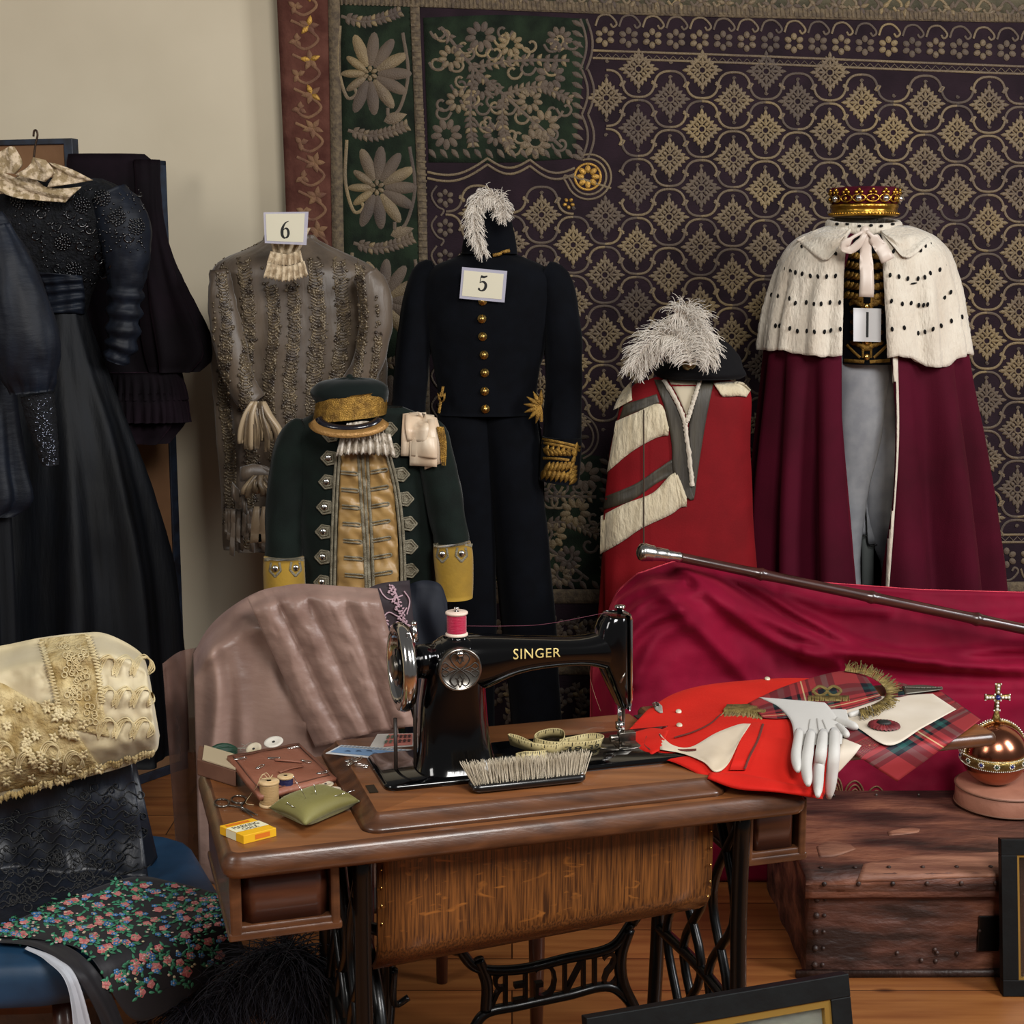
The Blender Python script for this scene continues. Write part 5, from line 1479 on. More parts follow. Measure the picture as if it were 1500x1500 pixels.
def tape_num(s, i0, wid, sd):
    tv_, tf_ = text_geo(s)
    pts = []
    for x, y in tv_:
        f = i0 + (x if sd > 0 else x) * wid; k = int(f); fr = f - k
        b = rows[k][0].lerp(rows[k + 1][0], fr); tp_ = rows[k][2].lerp(rows[k + 1][2], fr)
        t = (rows[k + 1][0] - rows[k][0]).normalized(); n3 = t.cross(tp_ - b).normalized() * -.0011
        if n3.dot(CAM - b) < 0: n3 = -n3
        pts.append(b.lerp(tp_, .08 + y * .48) + n3)
    tk.add(pts, tf_)
tape_num('38', 110, 5, 1); tape_num('39', 117, 5, 1); tape_num('1', 14, 1.5, 1); tape_num('7', 8, 3, 1)
tk.build('printed_scale', m_ink, tso, smooth=False)
bru = thing('clothes_brush', 'black backed clothes brush with pale bristles on the front of the machine bed', 'brush', T(.495, .11, ZR))
mb = MB(); a, b = T(.405, .098, ZR + .012), T(.588, .098, ZR + .012)
board(mb, .400, .078, .592, .118, .014, [(.004, ZR + .003), (0, ZR + .007), (0, ZR + .013), (.004, ZR + .016)]); mb.build('handle', M('ebonised_handle', '#0b0a0a', rough=.3, coat=.4), bru)
mb = MB(); rbz = random.Random(3)
for i in range(40):
    for j in range(5):
        for k in range(4):
            u = .404 + .184 * i / 39 + rbz.gauss(0, .0012); v = .084 + .0055 * j + rbz.gauss(0, .0012)
            fl_ = (i / 39 - .5) * 2
            p0 = T(u, v, ZR + .015); p1 = T(u + .012 * fl_ ** 3 + rbz.gauss(0, .002), v - .002 + .010 + rbz.gauss(0, .002), ZR + .046 + rbz.gauss(0, .0015))
            mb.tube([p0, p1], .00045, 3, caps=False)
mb.build('bristles', M('pale_bristle', '#a89a82', '#c4b8a2', rough=.7, scale=30), bru, kind='stuff')
mb = MB(); mb.ball(T(.584, .084, ZR + .0165), .0028); mb.build('pin', m_chr, bru)
# printed needle packets
def paper(name, label, cat, pts, z, mats, deco, grp=None):
    p = [atz(x, y, z) for x, y in pts]
    root = thing(name, label, cat, (p[0] + p[2]) / 2, grp)
    F = lambda a, b, o=0.0: p[3].lerp(p[2], a).lerp(p[0].lerp(p[1], a), b) + TZ * o
    mb = MB(); mb.prism([F(0, 0), F(1, 0), F(1, 1), F(0, 1)], TZ * .0012); mb.build('sheet', mats[0], root, smooth=False)
    mb = MB(); deco(mb, F); mb.build('print', mats[1:], root, smooth=False)
    return root
def dpink(mb, F):
    mb.add([F(.32, .05, .0018), F(.97, .05, .0018), F(.97, .95, .0018), F(.32, .95, .0018)], [(0, 1, 2, 3)], 0)
    for i in range(6):
        for j in range(2):
            x, y = .30 + i * .11, .25 + j * .35
            mb.add([F(x + a, y + b, .0026) for a, b in ((0, 0), (.07, 0), (.06, .09), (.09, .17), (.035, .25), (-.01, .17), (.015, .09))], [tuple(range(7))], 1 if i > 1 else 2)
paper('needle_packet', 'pink and white printed needle packet lying behind the blue one', 'packet', [(553, 1076), (606, 1075), (606, 1093), (540, 1098)], ZR + .001, [M('packet_white', '#cfc8bf', rough=.6), M('packet_pink', '#c8786c', rough=.6), M('packet_dark', '#4a2a2a', rough=.6), M('packet_green', '#5a6a58', rough=.6)], dpink)
def dblue(mb, F):
    mb.add([F(.04, .1, .0018), F(.96, .1, .0018), F(.96, .72, .0018), F(.04, .72, .0018)], [(0, 1, 2, 3)], 0)
    for i in range(17): mb.add([F(.05 + i * .055 + .022 * math.cos(a * PI / 3), .84 + .10 * math.sin(a * PI / 3), .0022) for a in range(6)], [tuple(range(6))], 2)
    for i in range(5): mb.add([F(.2 + i * .13 + a, .3 + (i % 3) * .1 + b, .0024) for a, b in ((0, 0), (.09, .02), (.06, .1), (.02, .12))], [tuple(range(4))], 1)
paper('needle_packet', 'blue printed needle packet with white scalloped edge on the raised walnut top', 'packet', [(500, 1092), (603, 1099), (580, 1114), (477, 1104)], ZR + .0025, [M('packet_white_card', '#c9c9c9', rough=.6), M('packet_blue', '#6f8fb4', rough=.6), M('packet_navy', '#3a5270', rough=.6), M('packet_grey', '#8a94a0', rough=.6)], dblue)
# safety pins
def safety_pin(label, c, ang, L, z, grp, m):
    root = thing('safety_pin', label, 'safety pin', c, grp)
    d = TU * math.cos(ang) + TV * math.sin(ang); s = TZ.cross(d)
    mb = MB(); mb.tube(cr([c - d * L / 2, c + d * L * .4, c + d * L / 2 + s * .003, c + d * L * .4 + s * .006, c - d * L / 2 + s * .006], 24), .0007, 6); mb.build('wire', m, root)
    mb = MB(); mb.ball(c - d * L / 2 + s * .003, .004, sc3=(1, 1, .4), n=8); mb.build('clasp', m, root)
rp = random.Random(4)
for k in range(7):
    p = atz(520 + rp.uniform(-7, 12), 1120 + rp.uniform(-4, 6), ZR); p.z = ZR + .001 + .001 * k
    safety_pin('silver safety pin in the little heap beside the black machine bed', p, rp.uniform(0, 3), .022, ZR, 'heap of safety pins', m_chr)

# ================================================================ things on the lower table end
def zt(x, y, dz=0.0): p = atz(x, y, ZT + dz); return p
# chalk box
A, B, Cc = zt(322, 1222), zt(357, 1237), zt(405, 1225)
chk = thing('chalk_box', 'yellow and white marking chalk box near the corner of the table', 'box', (A + Cc) / 2)
D = A + (Cc - B); hz = TZ * .0135
mb = MB(); mb.prism([A, B, Cc, D], hz); mb.build('carton', M('chalk_yellow', '#d9a413', rough=.5), chk, smooth=False, bevel=.0008)
F = lambda a, b, o: B.lerp(Cc, a).lerp(A.lerp(D, a), b) + hz + TZ * o
mb = MB()
mb.add([F(0, .30, .0004), F(1, .30, .0004), F(1, .72, .0004), F(0, .72, .0004)], [(0, 1, 2, 3)], 0)
S = lambda a, z, o: A.lerp(B, a) + hz * z + (A - D).normalized() * o
mb.add([S(.28, .05, .0004), S(.70, .05, .0004), S(.70, .98, .0004), S(.28, .98, .0004)], [(0, 1, 2, 3)], 0)
for s_, b0, b1, mi, a0, a1 in (('MARKING', .5, .68, 1, .12, .88), ('CHALK', .32, .47, 1, .26, .74)):
    tv_, tf_ = text_geo(s_); mb.add([F(a0 + (a1 - a0) * x, b0 + (b1 - b0) * y, .0008) for x, y in tv_], tf_, mi)
mb.add([F(.1, .80, .0006), F(.8, .80, .0006), F(.8, .92, .0006), F(.1, .92, .0006)], [(0, 1, 2, 3)], 2)
G = lambda a, z, o: B.lerp(Cc, a) + hz * z - (A - B).normalized() * o
mb.add([G(.35, .25, .0004), G(.8, .25, .0004), G(.8, .8, .0004), G(.35, .8, .0004)], [(0, 1, 2, 3)], 2)
mb.build('print', [M('chalk_white', '#d6cfae', rough=.5), m_ink, M('chalk_orange', '#c96a12', rough=.5)], chk, smooth=False)
# pincushion
pc = thing('pin_cushion', 'olive ribbed velvet pin cushion stuck with pins', 'pin cushion', zt(458, 1195))
q = [zt(393, 1196), zt(447, 1222), zt(529, 1186), zt(472, 1168)]
mb = MB()
def cush(sg):
    rows = []
    for i in range(25):
        row = []
        for j in range(49):
            a, b = i / 24, j / 48
            e = (1 - (2 * a - 1) ** 4) * (1 - (2 * b - 1) ** 4)
            pin = 1 - .10 * math.sin(PI * a) * (abs(2 * b - 1) ** 4) - .10 * math.sin(PI * b) * (abs(2 * a - 1) ** 4)
            c0 = (q[0] + q[1] + q[2] + q[3]) / 4
            p = q[0].lerp(q[1], a).lerp(q[3].lerp(q[2], a), b)
            p = c0 + (p - c0) * pin
            rib = .0012 * math.cos(j * PI) * e
            row.append(p + TZ * (.014 + sg * (.021 if sg > 0 else .0135) * e ** .6 + rib * (sg > 0)))
        rows.append(row)
    return rows
mb.slab(cush(1), cush(-1)); pcs = mb.surf()
mb.build('cushion', M('olive_velvet', '#5f5724', '#7a7440', rough=.7, scale=3, sheen=.4, sheent='#c8c8a0', bump=.2, bscale=80), pc)
for x, y, x2, y2 in ((432, 1184, 421, 1176), (450, 1172, 430, 1138), (464, 1166, 460, 1150), (484, 1168, 518, 1158), (440, 1186, 428, 1181)):
    p = pcs.hit(x, y, -.004); e = onplane(x2, y2, p + Vector((0, .01, .0)), Vector((0, 1, 0)))
    mb = MB(); mb.tube([p, e], .0005, 5); mb.ball(e, .0012, n=6); mb.build('pin', m_chr, pc)
# wooden spools
spool('thread_spool', 'large cotton reel with beige thread standing beside the olive pin cushion', zt(395, 1180), .0165, .042, M('beige_thread', '#a58558', rough=.6, bump=.3, bscale=900, bstretch=(.1, .1, 1)), m_reel, .9)
spool('thread_spool', 'navy blue thread reel tucked behind the beige cotton reel', zt(419, 1165), .0135, .034, M('navy_thread', '#10163f', rough=.5, bump=.3, bscale=900, bstretch=(.1, .1, 1)), m_reel, .86)
mb = MB()
e = zt(395, 1180) + TZ * .043
mb.tube(cr([e, e + TU * -.01 + TZ * .01, e + TU * -.02 + TZ * -.01, zt(368, 1172) + TZ * .01, zt(360, 1178) + TZ * .002, zt(372, 1180) + TZ * .001], 30), .0005, 5)
mb.tube(cr([e + TU * .004, e + TZ * .012 + TU * -.004, e + TU * -.012 + TZ * .004, e + TU * .002 + TZ * .003, e + TZ * .008 + TU * .006, e], 30), .0005, 5)
tag(mb.build('loose_thread', M('cream_cotton', '#b9a37c', rough=.8)), 'loose cream thread end trailing from the beige cotton reel', 'thread')
# scissors
sci = thing('scissors', 'small steel scissors with open finger loops beside the yellow box', 'scissors', zt(345, 1178))
for k, (cx_, cy_, ex, ey) in enumerate(((325, 1176, 377, 1194), (350, 1171, 371, 1196))):
    mb = MB(); L_ = [zt(cx_ + 11 * math.cos(a * PI / 10), cy_ + 5.5 * math.sin(a * PI / 10), .003) for a in range(21)]
    mb.tube(L_, .0016, 6, caps=False)
    s0 = zt(cx_ + 9, cy_ + 3, .003); s1 = zt(354, 1183, .003 + .001 * k); s2 = zt(ex, ey, .002)
    mb.tube(cr([s0, s1, s2], 14), [.002] * 8 + [.0028 - .0004 * i for i in range(6)], 6, flat=.5); mb.build('blade', m_chr2, sci)
mb = MB(); mb.ball(zt(355, 1183, .006), .003, n=8, sc3=(1, 1, .5)); mb.build('screw', m_chr, sci)
# card box, leather needle case
m_lea = M('pink_brown_leather', '#7d4a36', '#8c5844', rough=.5, scale=14, bump=.3, bscale=120)
bx = thing('card_box', 'low brown card box with cream lid under the leather needle case', 'box', zt(320, 1140))
A, B = zt(289, 1136), zt(346, 1154); dpt = TV * .075 + TU * .01
mb = MB(); mb.prism([A, B, B + dpt, A + dpt], TZ * .030); mb.build('carton', M('brown_card', '#5a3a2a', '#6a4735', rough=.7, scale=20), bx, smooth=False, bevel=.003)
mb = MB(); o3 = TZ * .0302; mb.prism([A.lerp(B, .15) + o3, B + o3, B + dpt + o3, A.lerp(B, .15) + dpt + o3], TZ * .002); mb.build('lid', M('cream_card', '#b3a284', rough=.7), bx, smooth=False)
nc = thing('needle_case', 'pink brown leather needle case with safety pins, leaning on the card box', 'needle case', zt(415, 1150))
Q = [atz(333, 1107, .800), atz(438, 1088, .786), atz(493, 1139, .770), atz(381, 1167, .782)]
nQ = (Q[1] - Q[0]).cross(Q[3] - Q[0]).normalized()
if nQ.z < 0: nQ = -nQ
Fq = lambda a, b, o=0.0: Q[0].lerp(Q[1], a).lerp(Q[3].lerp(Q[2], a), b) + nQ * o
mb = MB(); rows = [[Fq(i / 8, j / 8, .0008 * math.sin(i * 2 + j)) for i in range(9)] for j in range(9)]
mb.slab([list(reversed(r)) for r in rows], [[p - nQ * .008 for p in reversed(r)] for r in rows]); mb.build('leather_cover', m_lea, nc)
mb = MB()
for a0, b0, a1, b1 in ((.05, .06, .95, .06), (.95, .06, .95, .92), (.95, .92, .05, .92), (.05, .92, .05, .06)): mb.tube([Fq(a0, b0, .001), Fq(a1, b1, .001)], .001, 5)
mb.build('stitched_edge', M('dark_stitch', '#55301f', rough=.7), nc)
mb = MB(); mb.tube(cr([Fq(.5, .32, .002), Fq(.62, .42, .004), Fq(.78, .5, .002)], 12), .004, 8, flat=.5); mb.tube(cr([Fq(.42, .62, .002), Fq(.58, .6, .003), Fq(.74, .6, .002)], 12), .003, 8, flat=.5); mb.build('pin_loop', m_lea, nc)
for k, (a, b, an) in enumerate(((.12, .16, .2), (.86, .14, .1), (.5, .3, -.3), (.28, .42, .9), (.82, .52, -.8), (.9, .86, .3))):
    safety_pin('silver safety pin fastened into the leather needle case', Fq(a, b, .0025), an, .018, 0, 'pins in the needle case', m_chr)
# buttons and small reels
def button(c, r, label, grp, m, holes=True, nrm=None):
    o = thing('button', label, 'button', c, grp)
    mb = MB(); mb.lathe([(.0001, .002), (r * .55, .0022), (r * .7, .0034), (r * .95, .003), (r, .0016), (r * .9, 0), (.0001, 0)], c, 28, ax=nrm); mb.build('disc', m, o)
    mb = MB(); mb.lathe([(.0001, .0030), (r * .16, .0028), (r * .16, .002)], c, 12, ax=nrm); mb.build('eyelet', m_ink, o)
m_pearl = M('pearl', '#c7bca6', '#b1a283', rough=.3, scale=30, coat=.4)
for x, y, dz, r, lb_ in ((477, 1150, .006, .0135, 'cream pearl button on top of the small pile by the pin cushion'), (489, 1158, .003, .0125, 'cream pearl button at the edge of the pile nearest the raised top'), (456, 1158, .0, .012, 'tan pearl button showing from under the leather needle case'), (472, 1163, .0, .0125, 'cream pearl button lowest in the small pile')):
    button(zt(x, y, dz), r, lb_, 'loose buttons', m_pearl)
button(zt(401, 1088, .014), .0175, 'large white button propped behind the leather needle case', 'loose buttons', M('white_pearl', '#cfc8bc', rough=.35), nrm=(-.1, -.3, 1))
button(zt(372, 1098, .012), .0145, 'white button tilted against the back edge of the needle case', 'loose buttons', m_pearl, nrm=(-.2, -.5, .8))
sk_ = thing('thread_skein', 'dark green thread skein lying behind the card box', 'thread skein', zt(322, 1100))
mb = MB(); c0 = zt(327, 1105, .016)
for k in range(16):
    a = k * .4
    mb.tube([c0 + TU * (.021 * math.cos(t * PI / 8)) + TV * (.012 * math.sin(t * PI / 8) + .002 * math.sin(a)) + TZ * (.010 * math.cos(a) * (1 - .3 * math.cos(t * PI / 4))) for t in range(17)], .0042, 6, caps=False)
mb.build('strands', M('green_thread', '#0d2a1c', '#163d2a', rough=.6, scale=90, stretch=(1, 1, 6)), sk_)
mb = MB(); c1 = zt(362, 1100, .003)
for k in range(3): mb.tube(cr([c1 + TU * rp.uniform(-.02, .02) + TV * rp.uniform(-.01, .02) + TZ * rp.uniform(0, .01) for _ in range(7)], 40), .0006, 5)
tag(mb.build('loose_thread', M('grey_thread', '#7d7468', rough=.8)), 'tangle of grey thread between the green skein and white buttons', 'thread')
import numpy as np
def ridge_field(ridges):
    """Fold height at image points from ridge lines (points, width px, height m)."""
    data = [(np.array([tuple(c) for c in cr(P, 170)]), w, h) for P, w, h in ridges]
    def f(x, y):
        t = 0
        for S, w, h in data:
            d2 = ((S[:, 0] - x) ** 2 + (S[:, 1] - y) ** 2).min()
            t += h * math.exp(-d2 / (w * w))
        return t
    return f

# ================================================================ red velvet over the settle
m_rv = M('ruby_velvet', '#62041f', '#82082a', rough=.75, scale=5, lo=.3, hi=.7, sheen=.55, sheent='#ff5a6a', spec=.15, bump=.35, bscale=12, dist=.012, sheenr=.3)
vel = thing('velvet_drape', 'large ruby red velvet drape spread in folds behind the table and old trunk', 'drape', (at(1200, 1200, 3.85).x, 3.85, 0))
topline = [(866, 940), (885, 905), (905, 868), (935, 842), (990, 823), (1050, 827), (1100, 841), (1200, 855), (1350, 866), (1500, 870), (1640, 872)]
rf = ridge_field([([(985, 822), (1040, 850), (1100, 895), (1200, 940), (1300, 966), (1500, 986)], 11, .035), ([(1000, 832), (1060, 885), (1140, 940), (1230, 972)], 10, .03),
    ([(1040, 828), (1110, 862), (1180, 905), (1280, 952), (1420, 974), (1640, 975)], 8, .03), ([(955, 850), (1010, 905), (1060, 955), (1110, 1010)], 14, .03),
    ([(1150, 868), (1220, 890), (1300, 895)], 9, .014), ([(888, 900), (930, 868), (1000, 852)], 8, .022), ([(895, 925), (950, 880), (1020, 868)], 8, .02), ([(905, 960), (945, 915), (1000, 892)], 9, .02),
    ([(1180, 955), (1350, 962), (1500, 948), (1640, 945)], 9, .02), ([(1230, 990), (1400, 1003), (1640, 1008)], 12, .022), ([(930, 1000), (960, 940), (1000, 915)], 12, .018), ([(1340, 885), (1420, 905), (1520, 900)], 10, .010), ([(1090, 960), (1150, 1000), (1300, 1040)], 14, .015)])
mb = MB(); rows = []
NX, NYY = 150, 84
for j in range(NYY):
    v = j / (NYY - 1); row = []
    for i in range(NX):
        x = 868 + (1640 - 868) * i / (NX - 1)
        ty = lerp_tab(topline, x)[0]
        y = ty + (1290 - ty) * v
        arm = 1 - sm(1020, 1190, x + .35 * (y - 850))
        yb = 3.93 - .05 * sm(0, 90, y - ty) - .16 * sm(985, 1075, y) - .03 * sm(1075, 1250, y)
        ya = 3.93 - .20 * sm(0, 75, y - ty) ** .8 - .04 * sm(60, 300, y - ty)
        Y = yb + (ya - yb) * arm
        edge = sm(0, 14, y - ty)
        Y -= 1.5 * rf(x, y) * edge + edge * (.010 * nz(x * .012, y * .02, 5) + .004 * nz(x * .05, y * .06, 2))
        Y += .10 * sm(0, 1, (905 - x) / 40)
        row.append(at(x, y, Y))
    rows.append(row)
vrows = rows
back = [[Vector((p.x, 3.96, p.z)) for p in r] for r in rows]
mb.slab(rows, back)
vs_ = mb.surf(); mb.build('velvet', m_rv, vel)
mb = MB()
for k in range(5):
    x = 1215 + k * 32
    for q in (0, 6, 12): stroke(mb, vs_, [(x - 10 + q * .5, 1200), (x - 8 + q * .4, 1150 + q + k * 7), (x + 6, 1136 + q + k * 8), (x + 18 - q * .4, 1152 + q + k * 8), (x + 18 - q * .5, 1200)], 2.6, .003, .004, n=30)
    for q in range(5): stroke(mb, vs_, [(x - 4, 1158 + q * 9 + k * 6), (x + 6, 1155 + q * 9 + k * 6), (x + 14, 1160 + q * 9 + k * 6)], 2, .003, .003)
mb.build('gold_hem', M('dull_gold_cord', '#6b4a30', rough=.5, metal=.3, bump=.5, bscale=300), vel, label='dull gold scalloped embroidery along the hem')
# cane
can = thing('ceremonial_cane', 'long knotted brown cane with silver knob lying across the red velvet', 'cane', at(1200, 855, 3.9))
def cpt(f): return at(985, 814, 3.80).lerp(at(1560, 934, 3.80), f)
mb = MB(); R0 = 8.2 * 3.86 / FPX; pts, rad = [], []
nodes = [(1114 - 985) / 575, (1275 - 985) / 575, (1430 - 985) / 575]
for i in range(161):
    f = i / 160; r = R0 * (.9 + .14 * f)
    for q in nodes: r += .0032 * math.exp(-((f - q) / .006) ** 2) + .0012 * math.exp(-((f - q) / .03) ** 2)
    pts.append(cpt(f)); rad.append(r)
mb.tube(pts, rad, 18); mb.build('shaft', M('malacca_cane', '#2c120c', '#45201a', rough=.3, scale=14, stretch=(.6, 4, 4), coat=.4), can)
mb = MB(); k0 = at(996, 816, 3.795); kd = (at(936, 808, 3.77) - k0)
L_ = kd.length
mb.lathe([(.0001, -.004), (.0135, -.004), (.0145, .004), (.013, .012), (.0165, .3 * L_), (.0175, .33 * L_), (.0165, .36 * L_), (.019, .62 * L_), (.0215, .66 * L_), (.021, .70 * L_), (.0235, .84 * L_), (.0245, .90 * L_), (.021, .98 * L_), (.012, 1.03 * L_), (.0001, 1.04 * L_)], k0, 28, ax=kd)
mb.build('knob', m_silver, can, label='polished silver knob')

# ================================================================ old trunk, orb, leather box, frames
m_trunk = M('worn_hide', '#2a1812', '#85543e', rough=.55, scale=4.5, stretch=(.8, 2.6, 3.2), lo=.38, hi=.66, detail=9, bump=.9, bscale=16, bstretch=(1, 2.5, 2.5), dist=.01, c3='#5a362a')
m_trunk2 = M('peeled_hide', '#9a6a52', '#6d4434', rough=.6, scale=9, stretch=(.6, 4, 4), bump=.6, bscale=60, dist=.004)
m_trunk3 = M('dark_trunk_strap', '#2c1d18', '#46312a', rough=.5, scale=12, bump=.6, bscale=50, dist=.006)
tr = thing('leather_chest', 'battered brown hide trunk with studded lid standing on the floor below the velvet', 'trunk', (1.15, 3.45, 0))
c0 = atz(1181, 1430, 0); CX = Vector((1, .012, 0)).normalized(); CY = Vector((-CX.y, CX.x, 0)); cax = (CX, CY, TZ)
def tq(a, b, z): return c0 + CX * a + CY * b + TZ * z
mb = MB(); rows = []
for i in range(14):
    z = .225 * i / 13; ring = []
    for (a0, b0, a1, b1, n) in ((0, 0, 1.05, 0, 40), (1.05, 0, 1.05, .5, 14), (1.05, .5, 0, .5, 20), (0, .5, 0, 0, 18)):
        for j in range(n):
            f = j / n; p = tq(a0 + (a1 - a0) * f, b0 + (b1 - b0) * f, z)
            ring.append(p + Vector((0, -1, 0)) * .004 * nz(p.x * 14, z * 30) + CX * (-.006 * nz(p.y * 12, z * 20) if a0 == a1 == 0 else 0))
    rows.append(ring)
mb.grid(rows, closed=True); trs = mb.surf(); mb.build('body', m_trunk, tr)
mb = MB()
rows = []
prof = [(-.012, .205), (-.016, .212), (-.016, .242), (-.008, .252), (.06, .257), (.16, .262), (.28, .266), (.40, .266), (.50, .264), (.512, .255), (.512, .21)]
for b, z in prof:
    rows.append([tq(-.012 + 1.074 * j / 60, b, z + (.003 * nz(j * .3, b * 12) if 0 < b < .5 else .0)) for j in range(61)])
mb.slab([list(r) for r in rows], [[p - TZ * .012 for p in r] for r in rows])
lds = mb.surf(); ld = mb.build('lid', m_trunk, tr)
mb = MB()
patch(mb, lds, [(1265, 1265), (1330, 1255), (1400, 1250), (1520, 1246)], [(1255, 1292), (1330, 1290), (1400, 1286), (1520, 1284)], 8, 30, .002, .003, fn=lambda f, t: .002 * nz(f * 4, t * 20))
patch(mb, lds, [(1196, 1240), (1215, 1232), (1245, 1236)], [(1200, 1256), (1225, 1254), (1254, 1244)], 6, 12, .002, .003)
patch(mb, lds, [(1300, 1218), (1330, 1212), (1348, 1214)], [(1302, 1224), (1330, 1222), (1346, 1219)], 4, 10, .002, .003)
pl_ = mb.build('peeled_patch', m_trunk2, ld, label='bare pinkish patches where the hide has peeled')
mb = MB()
st = Surf(mb) if mb.f else Surf(lds and MB() or MB()) if False else None
alls = lds
for k in range(13):
    p = tq(.03 + k * .078, -.018, .232); mb.ball(p, .0058, n=8, sc3=(1, .6, 1))
    p = tq(.03 + k * .078, .02, .2565); mb.ball(p, .0055, n=8, sc3=(1, 1, .5))
for k in range(9): mb.ball(tq(.05 + k * .11, .46, .267), .0045, n=6)
mb.build('stud', m_trunk3, ld, kind='stuff')
mb = MB()
for a in (.012, .03): 
    for k in range(5): mb.ball(tq(a + .006, -.004, .03 + k * .04), .0075 if a < .02 else .005, n=8)
for k in range(16): mb.ball(tq(.12 + .8 * R.random(), -.004, .03 + .15 * R.random()), .0055, n=8)
mb.box(tq(.5, -.004, .008), (1.05, .012, .016), cax); mb.build('stud', m_trunk3, tr, kind='stuff')
mb = MB(); mb.box(tq(.415, -.005, .105), (.05, .006, .085), cax); mb.build('lock_plate', m_iron, tr, smooth=False, bevel=.002)
# pink leather box and orb
YO = 3.56
ztr = .269
lb0 = at(1467, 1200, YO); xb = lb0.x
lbx = thing('leather_box', 'round pinkish tan leather box standing on the trunk beneath the orb', 'box', (xb, YO, ztr))
m_pinkl = M('pink_tan_leather', '#a5705a', '#8e5c48', rough=.55, scale=7, bump=.25, bscale=70)
mb = MB(); mb.lathe([(.108, 0), (.116, .003), (.117, .008), (.117, .05), (.113, .056), (.0001, .057)], (xb, YO, ztr), 64); mb.build('drum', m_pinkl, lbx)
mb = MB()
for z, r in ((.006, .1185), (.050, .118)): mb.tube([Vector((xb + r * math.cos(a * PI / 32), YO + r * math.sin(a * PI / 32), ztr + z)) for a in range(65)], .0022, 6, caps=False)
mb.build('piping', M('tan_piping', '#6e4a38', rough=.6), lbx)
orb = thing('orb', 'copper ceremonial orb with jewelled band and cross, resting on the round pink box', 'orb', (xb, YO, ztr + .057))
xo = at(1455, 1130, YO).x; zo = at(1455, 1132, YO).z; ro = .081
zo = ztr + .057 + ro - .004
m_cop = M('polished_copper', '#a86a50', rough=.2, metal=1)
mb = MB(); mb.ball((xo, YO, zo), ro, n=64); mb.build('globe', m_cop, orb)
m_jg = M('antique_gilt', '#7d6a3c', '#a58c52', rough=.35, metal=.9, scale=80, bump=.5, bscale=200)
tilt = Vector((-.05, -.10, 1)).normalized()
def oaxis(k): return k
tx = tilt.orthogonal().normalized(); ty = tilt.cross(tx); oc = Vector((xo, YO, zo))
mb = MB(); mb.lathe([(ro * .985, -.014), (ro + .0035, -.013), (ro + .003, 0), (ro + .0035, .013), (ro * .985, .014)], oc, 72, ax=tilt)
for j in range(2):
    pass
bd_ = mb.build('band', m_jg, orb)
m_dia = M('paste_diamond', '#e8e2d2', rough=.1, metal=.3, coat=1)
mb = MB(); b2 = MB(); b3 = MB()
for i in range(110):
    a = 2 * PI * i / 110; d = tx * math.cos(a) + ty * math.sin(a)
    for z in (-.0125, .0125): mb.ball(oc + d * (ro + .0035) + tilt * z, .0016, n=6)
for i in range(14):
    a = 2 * PI * i / 14 + .1; d = tx * math.cos(a) + ty * math.sin(a); s = tilt.cross(d)
    for k in range(8): mb.ball(oc + d * (ro + .004) + (s * math.cos(k * PI / 4) + tilt * math.sin(k * PI / 4)) * .0062, .0021, n=6)
    (b2 if i % 2 else b3).ball(oc + d * (ro + .004), .0042, n=8)
arc = []
for i in range(41):
    a = PI * i / 40; arc.append(oc + (Vector((1, .25, 0)).normalized() * math.cos(a) + TZ * math.sin(a)) * (ro + .004))
mb.build('diamonds', m_dia, bd_, kind='stuff'); b2.build('sapphire', M('sapphire', '#12206a', rough=.08, coat=1), bd_); b3.build('emerald', M('emerald', '#0c3a24', rough=.08, coat=1), bd_)
mb = MB(); mb.tube(arc, .0055, 8); ar = mb.build('arch', m_jg, orb)
mb = MB()
for i in range(1, 40):
    for s in (-1, 1): mb.ball(arc[i] + (arc[i] - oc).normalized() * .004 + Vector((-.25, 1, 0)) * .004 * s, .0024, n=6)
mb.build('diamonds', m_dia, ar, kind='stuff')
ct = oc + TZ * (ro + .004)
mb = MB(); mb.lathe([(.012, 0), (.009, .012), (.006, .024), (.0055, .03), (.0001, .03)], ct, 20)
cc = ct + TZ * .062
for d, l, w_ in ((TZ, .036, .007), (CX, .032, .007)):
    for s in (-1, 1):
        e = cc + d * l * s; n3 = CX if d is TZ else TZ
        mb.prism([cc - n3 * w_ * .6 + CY * -.004, cc + n3 * w_ * .6 + CY * -.004, e + n3 * w_ + CY * -.004, e - n3 * w_ + CY * -.004], CY * .008)
cx_ = mb.build('cross', m_jg, orb)
mb = MB()
for d, l in ((TZ, .036), (CX, .032)):
    for s in (-1, 1):
        for q in (.38, .62, .86):
            mb.ball(cc + d * l * s * q - CY * .005, .0036 + .001 * q, n=8)
        n3 = CX if d is TZ else TZ
        for t in (-1, 1): mb.ball(cc + d * l * s * .95 + n3 * .007 * t - CY * .003, .0025, n=6)
for a in range(4): mb.ball(cc + (CX * math.cos(a * PI / 2 + PI / 4) + TZ * math.sin(a * PI / 2 + PI / 4)) * .011 - CY * .004, .003, n=6)
mb.build('diamonds', m_dia, cx_, kind='stuff')
mb = MB(); mb.ball(cc - CY * .006, .0068, n=12); mb.build('sapphire', bpy.data.materials['sapphire'], cx_)
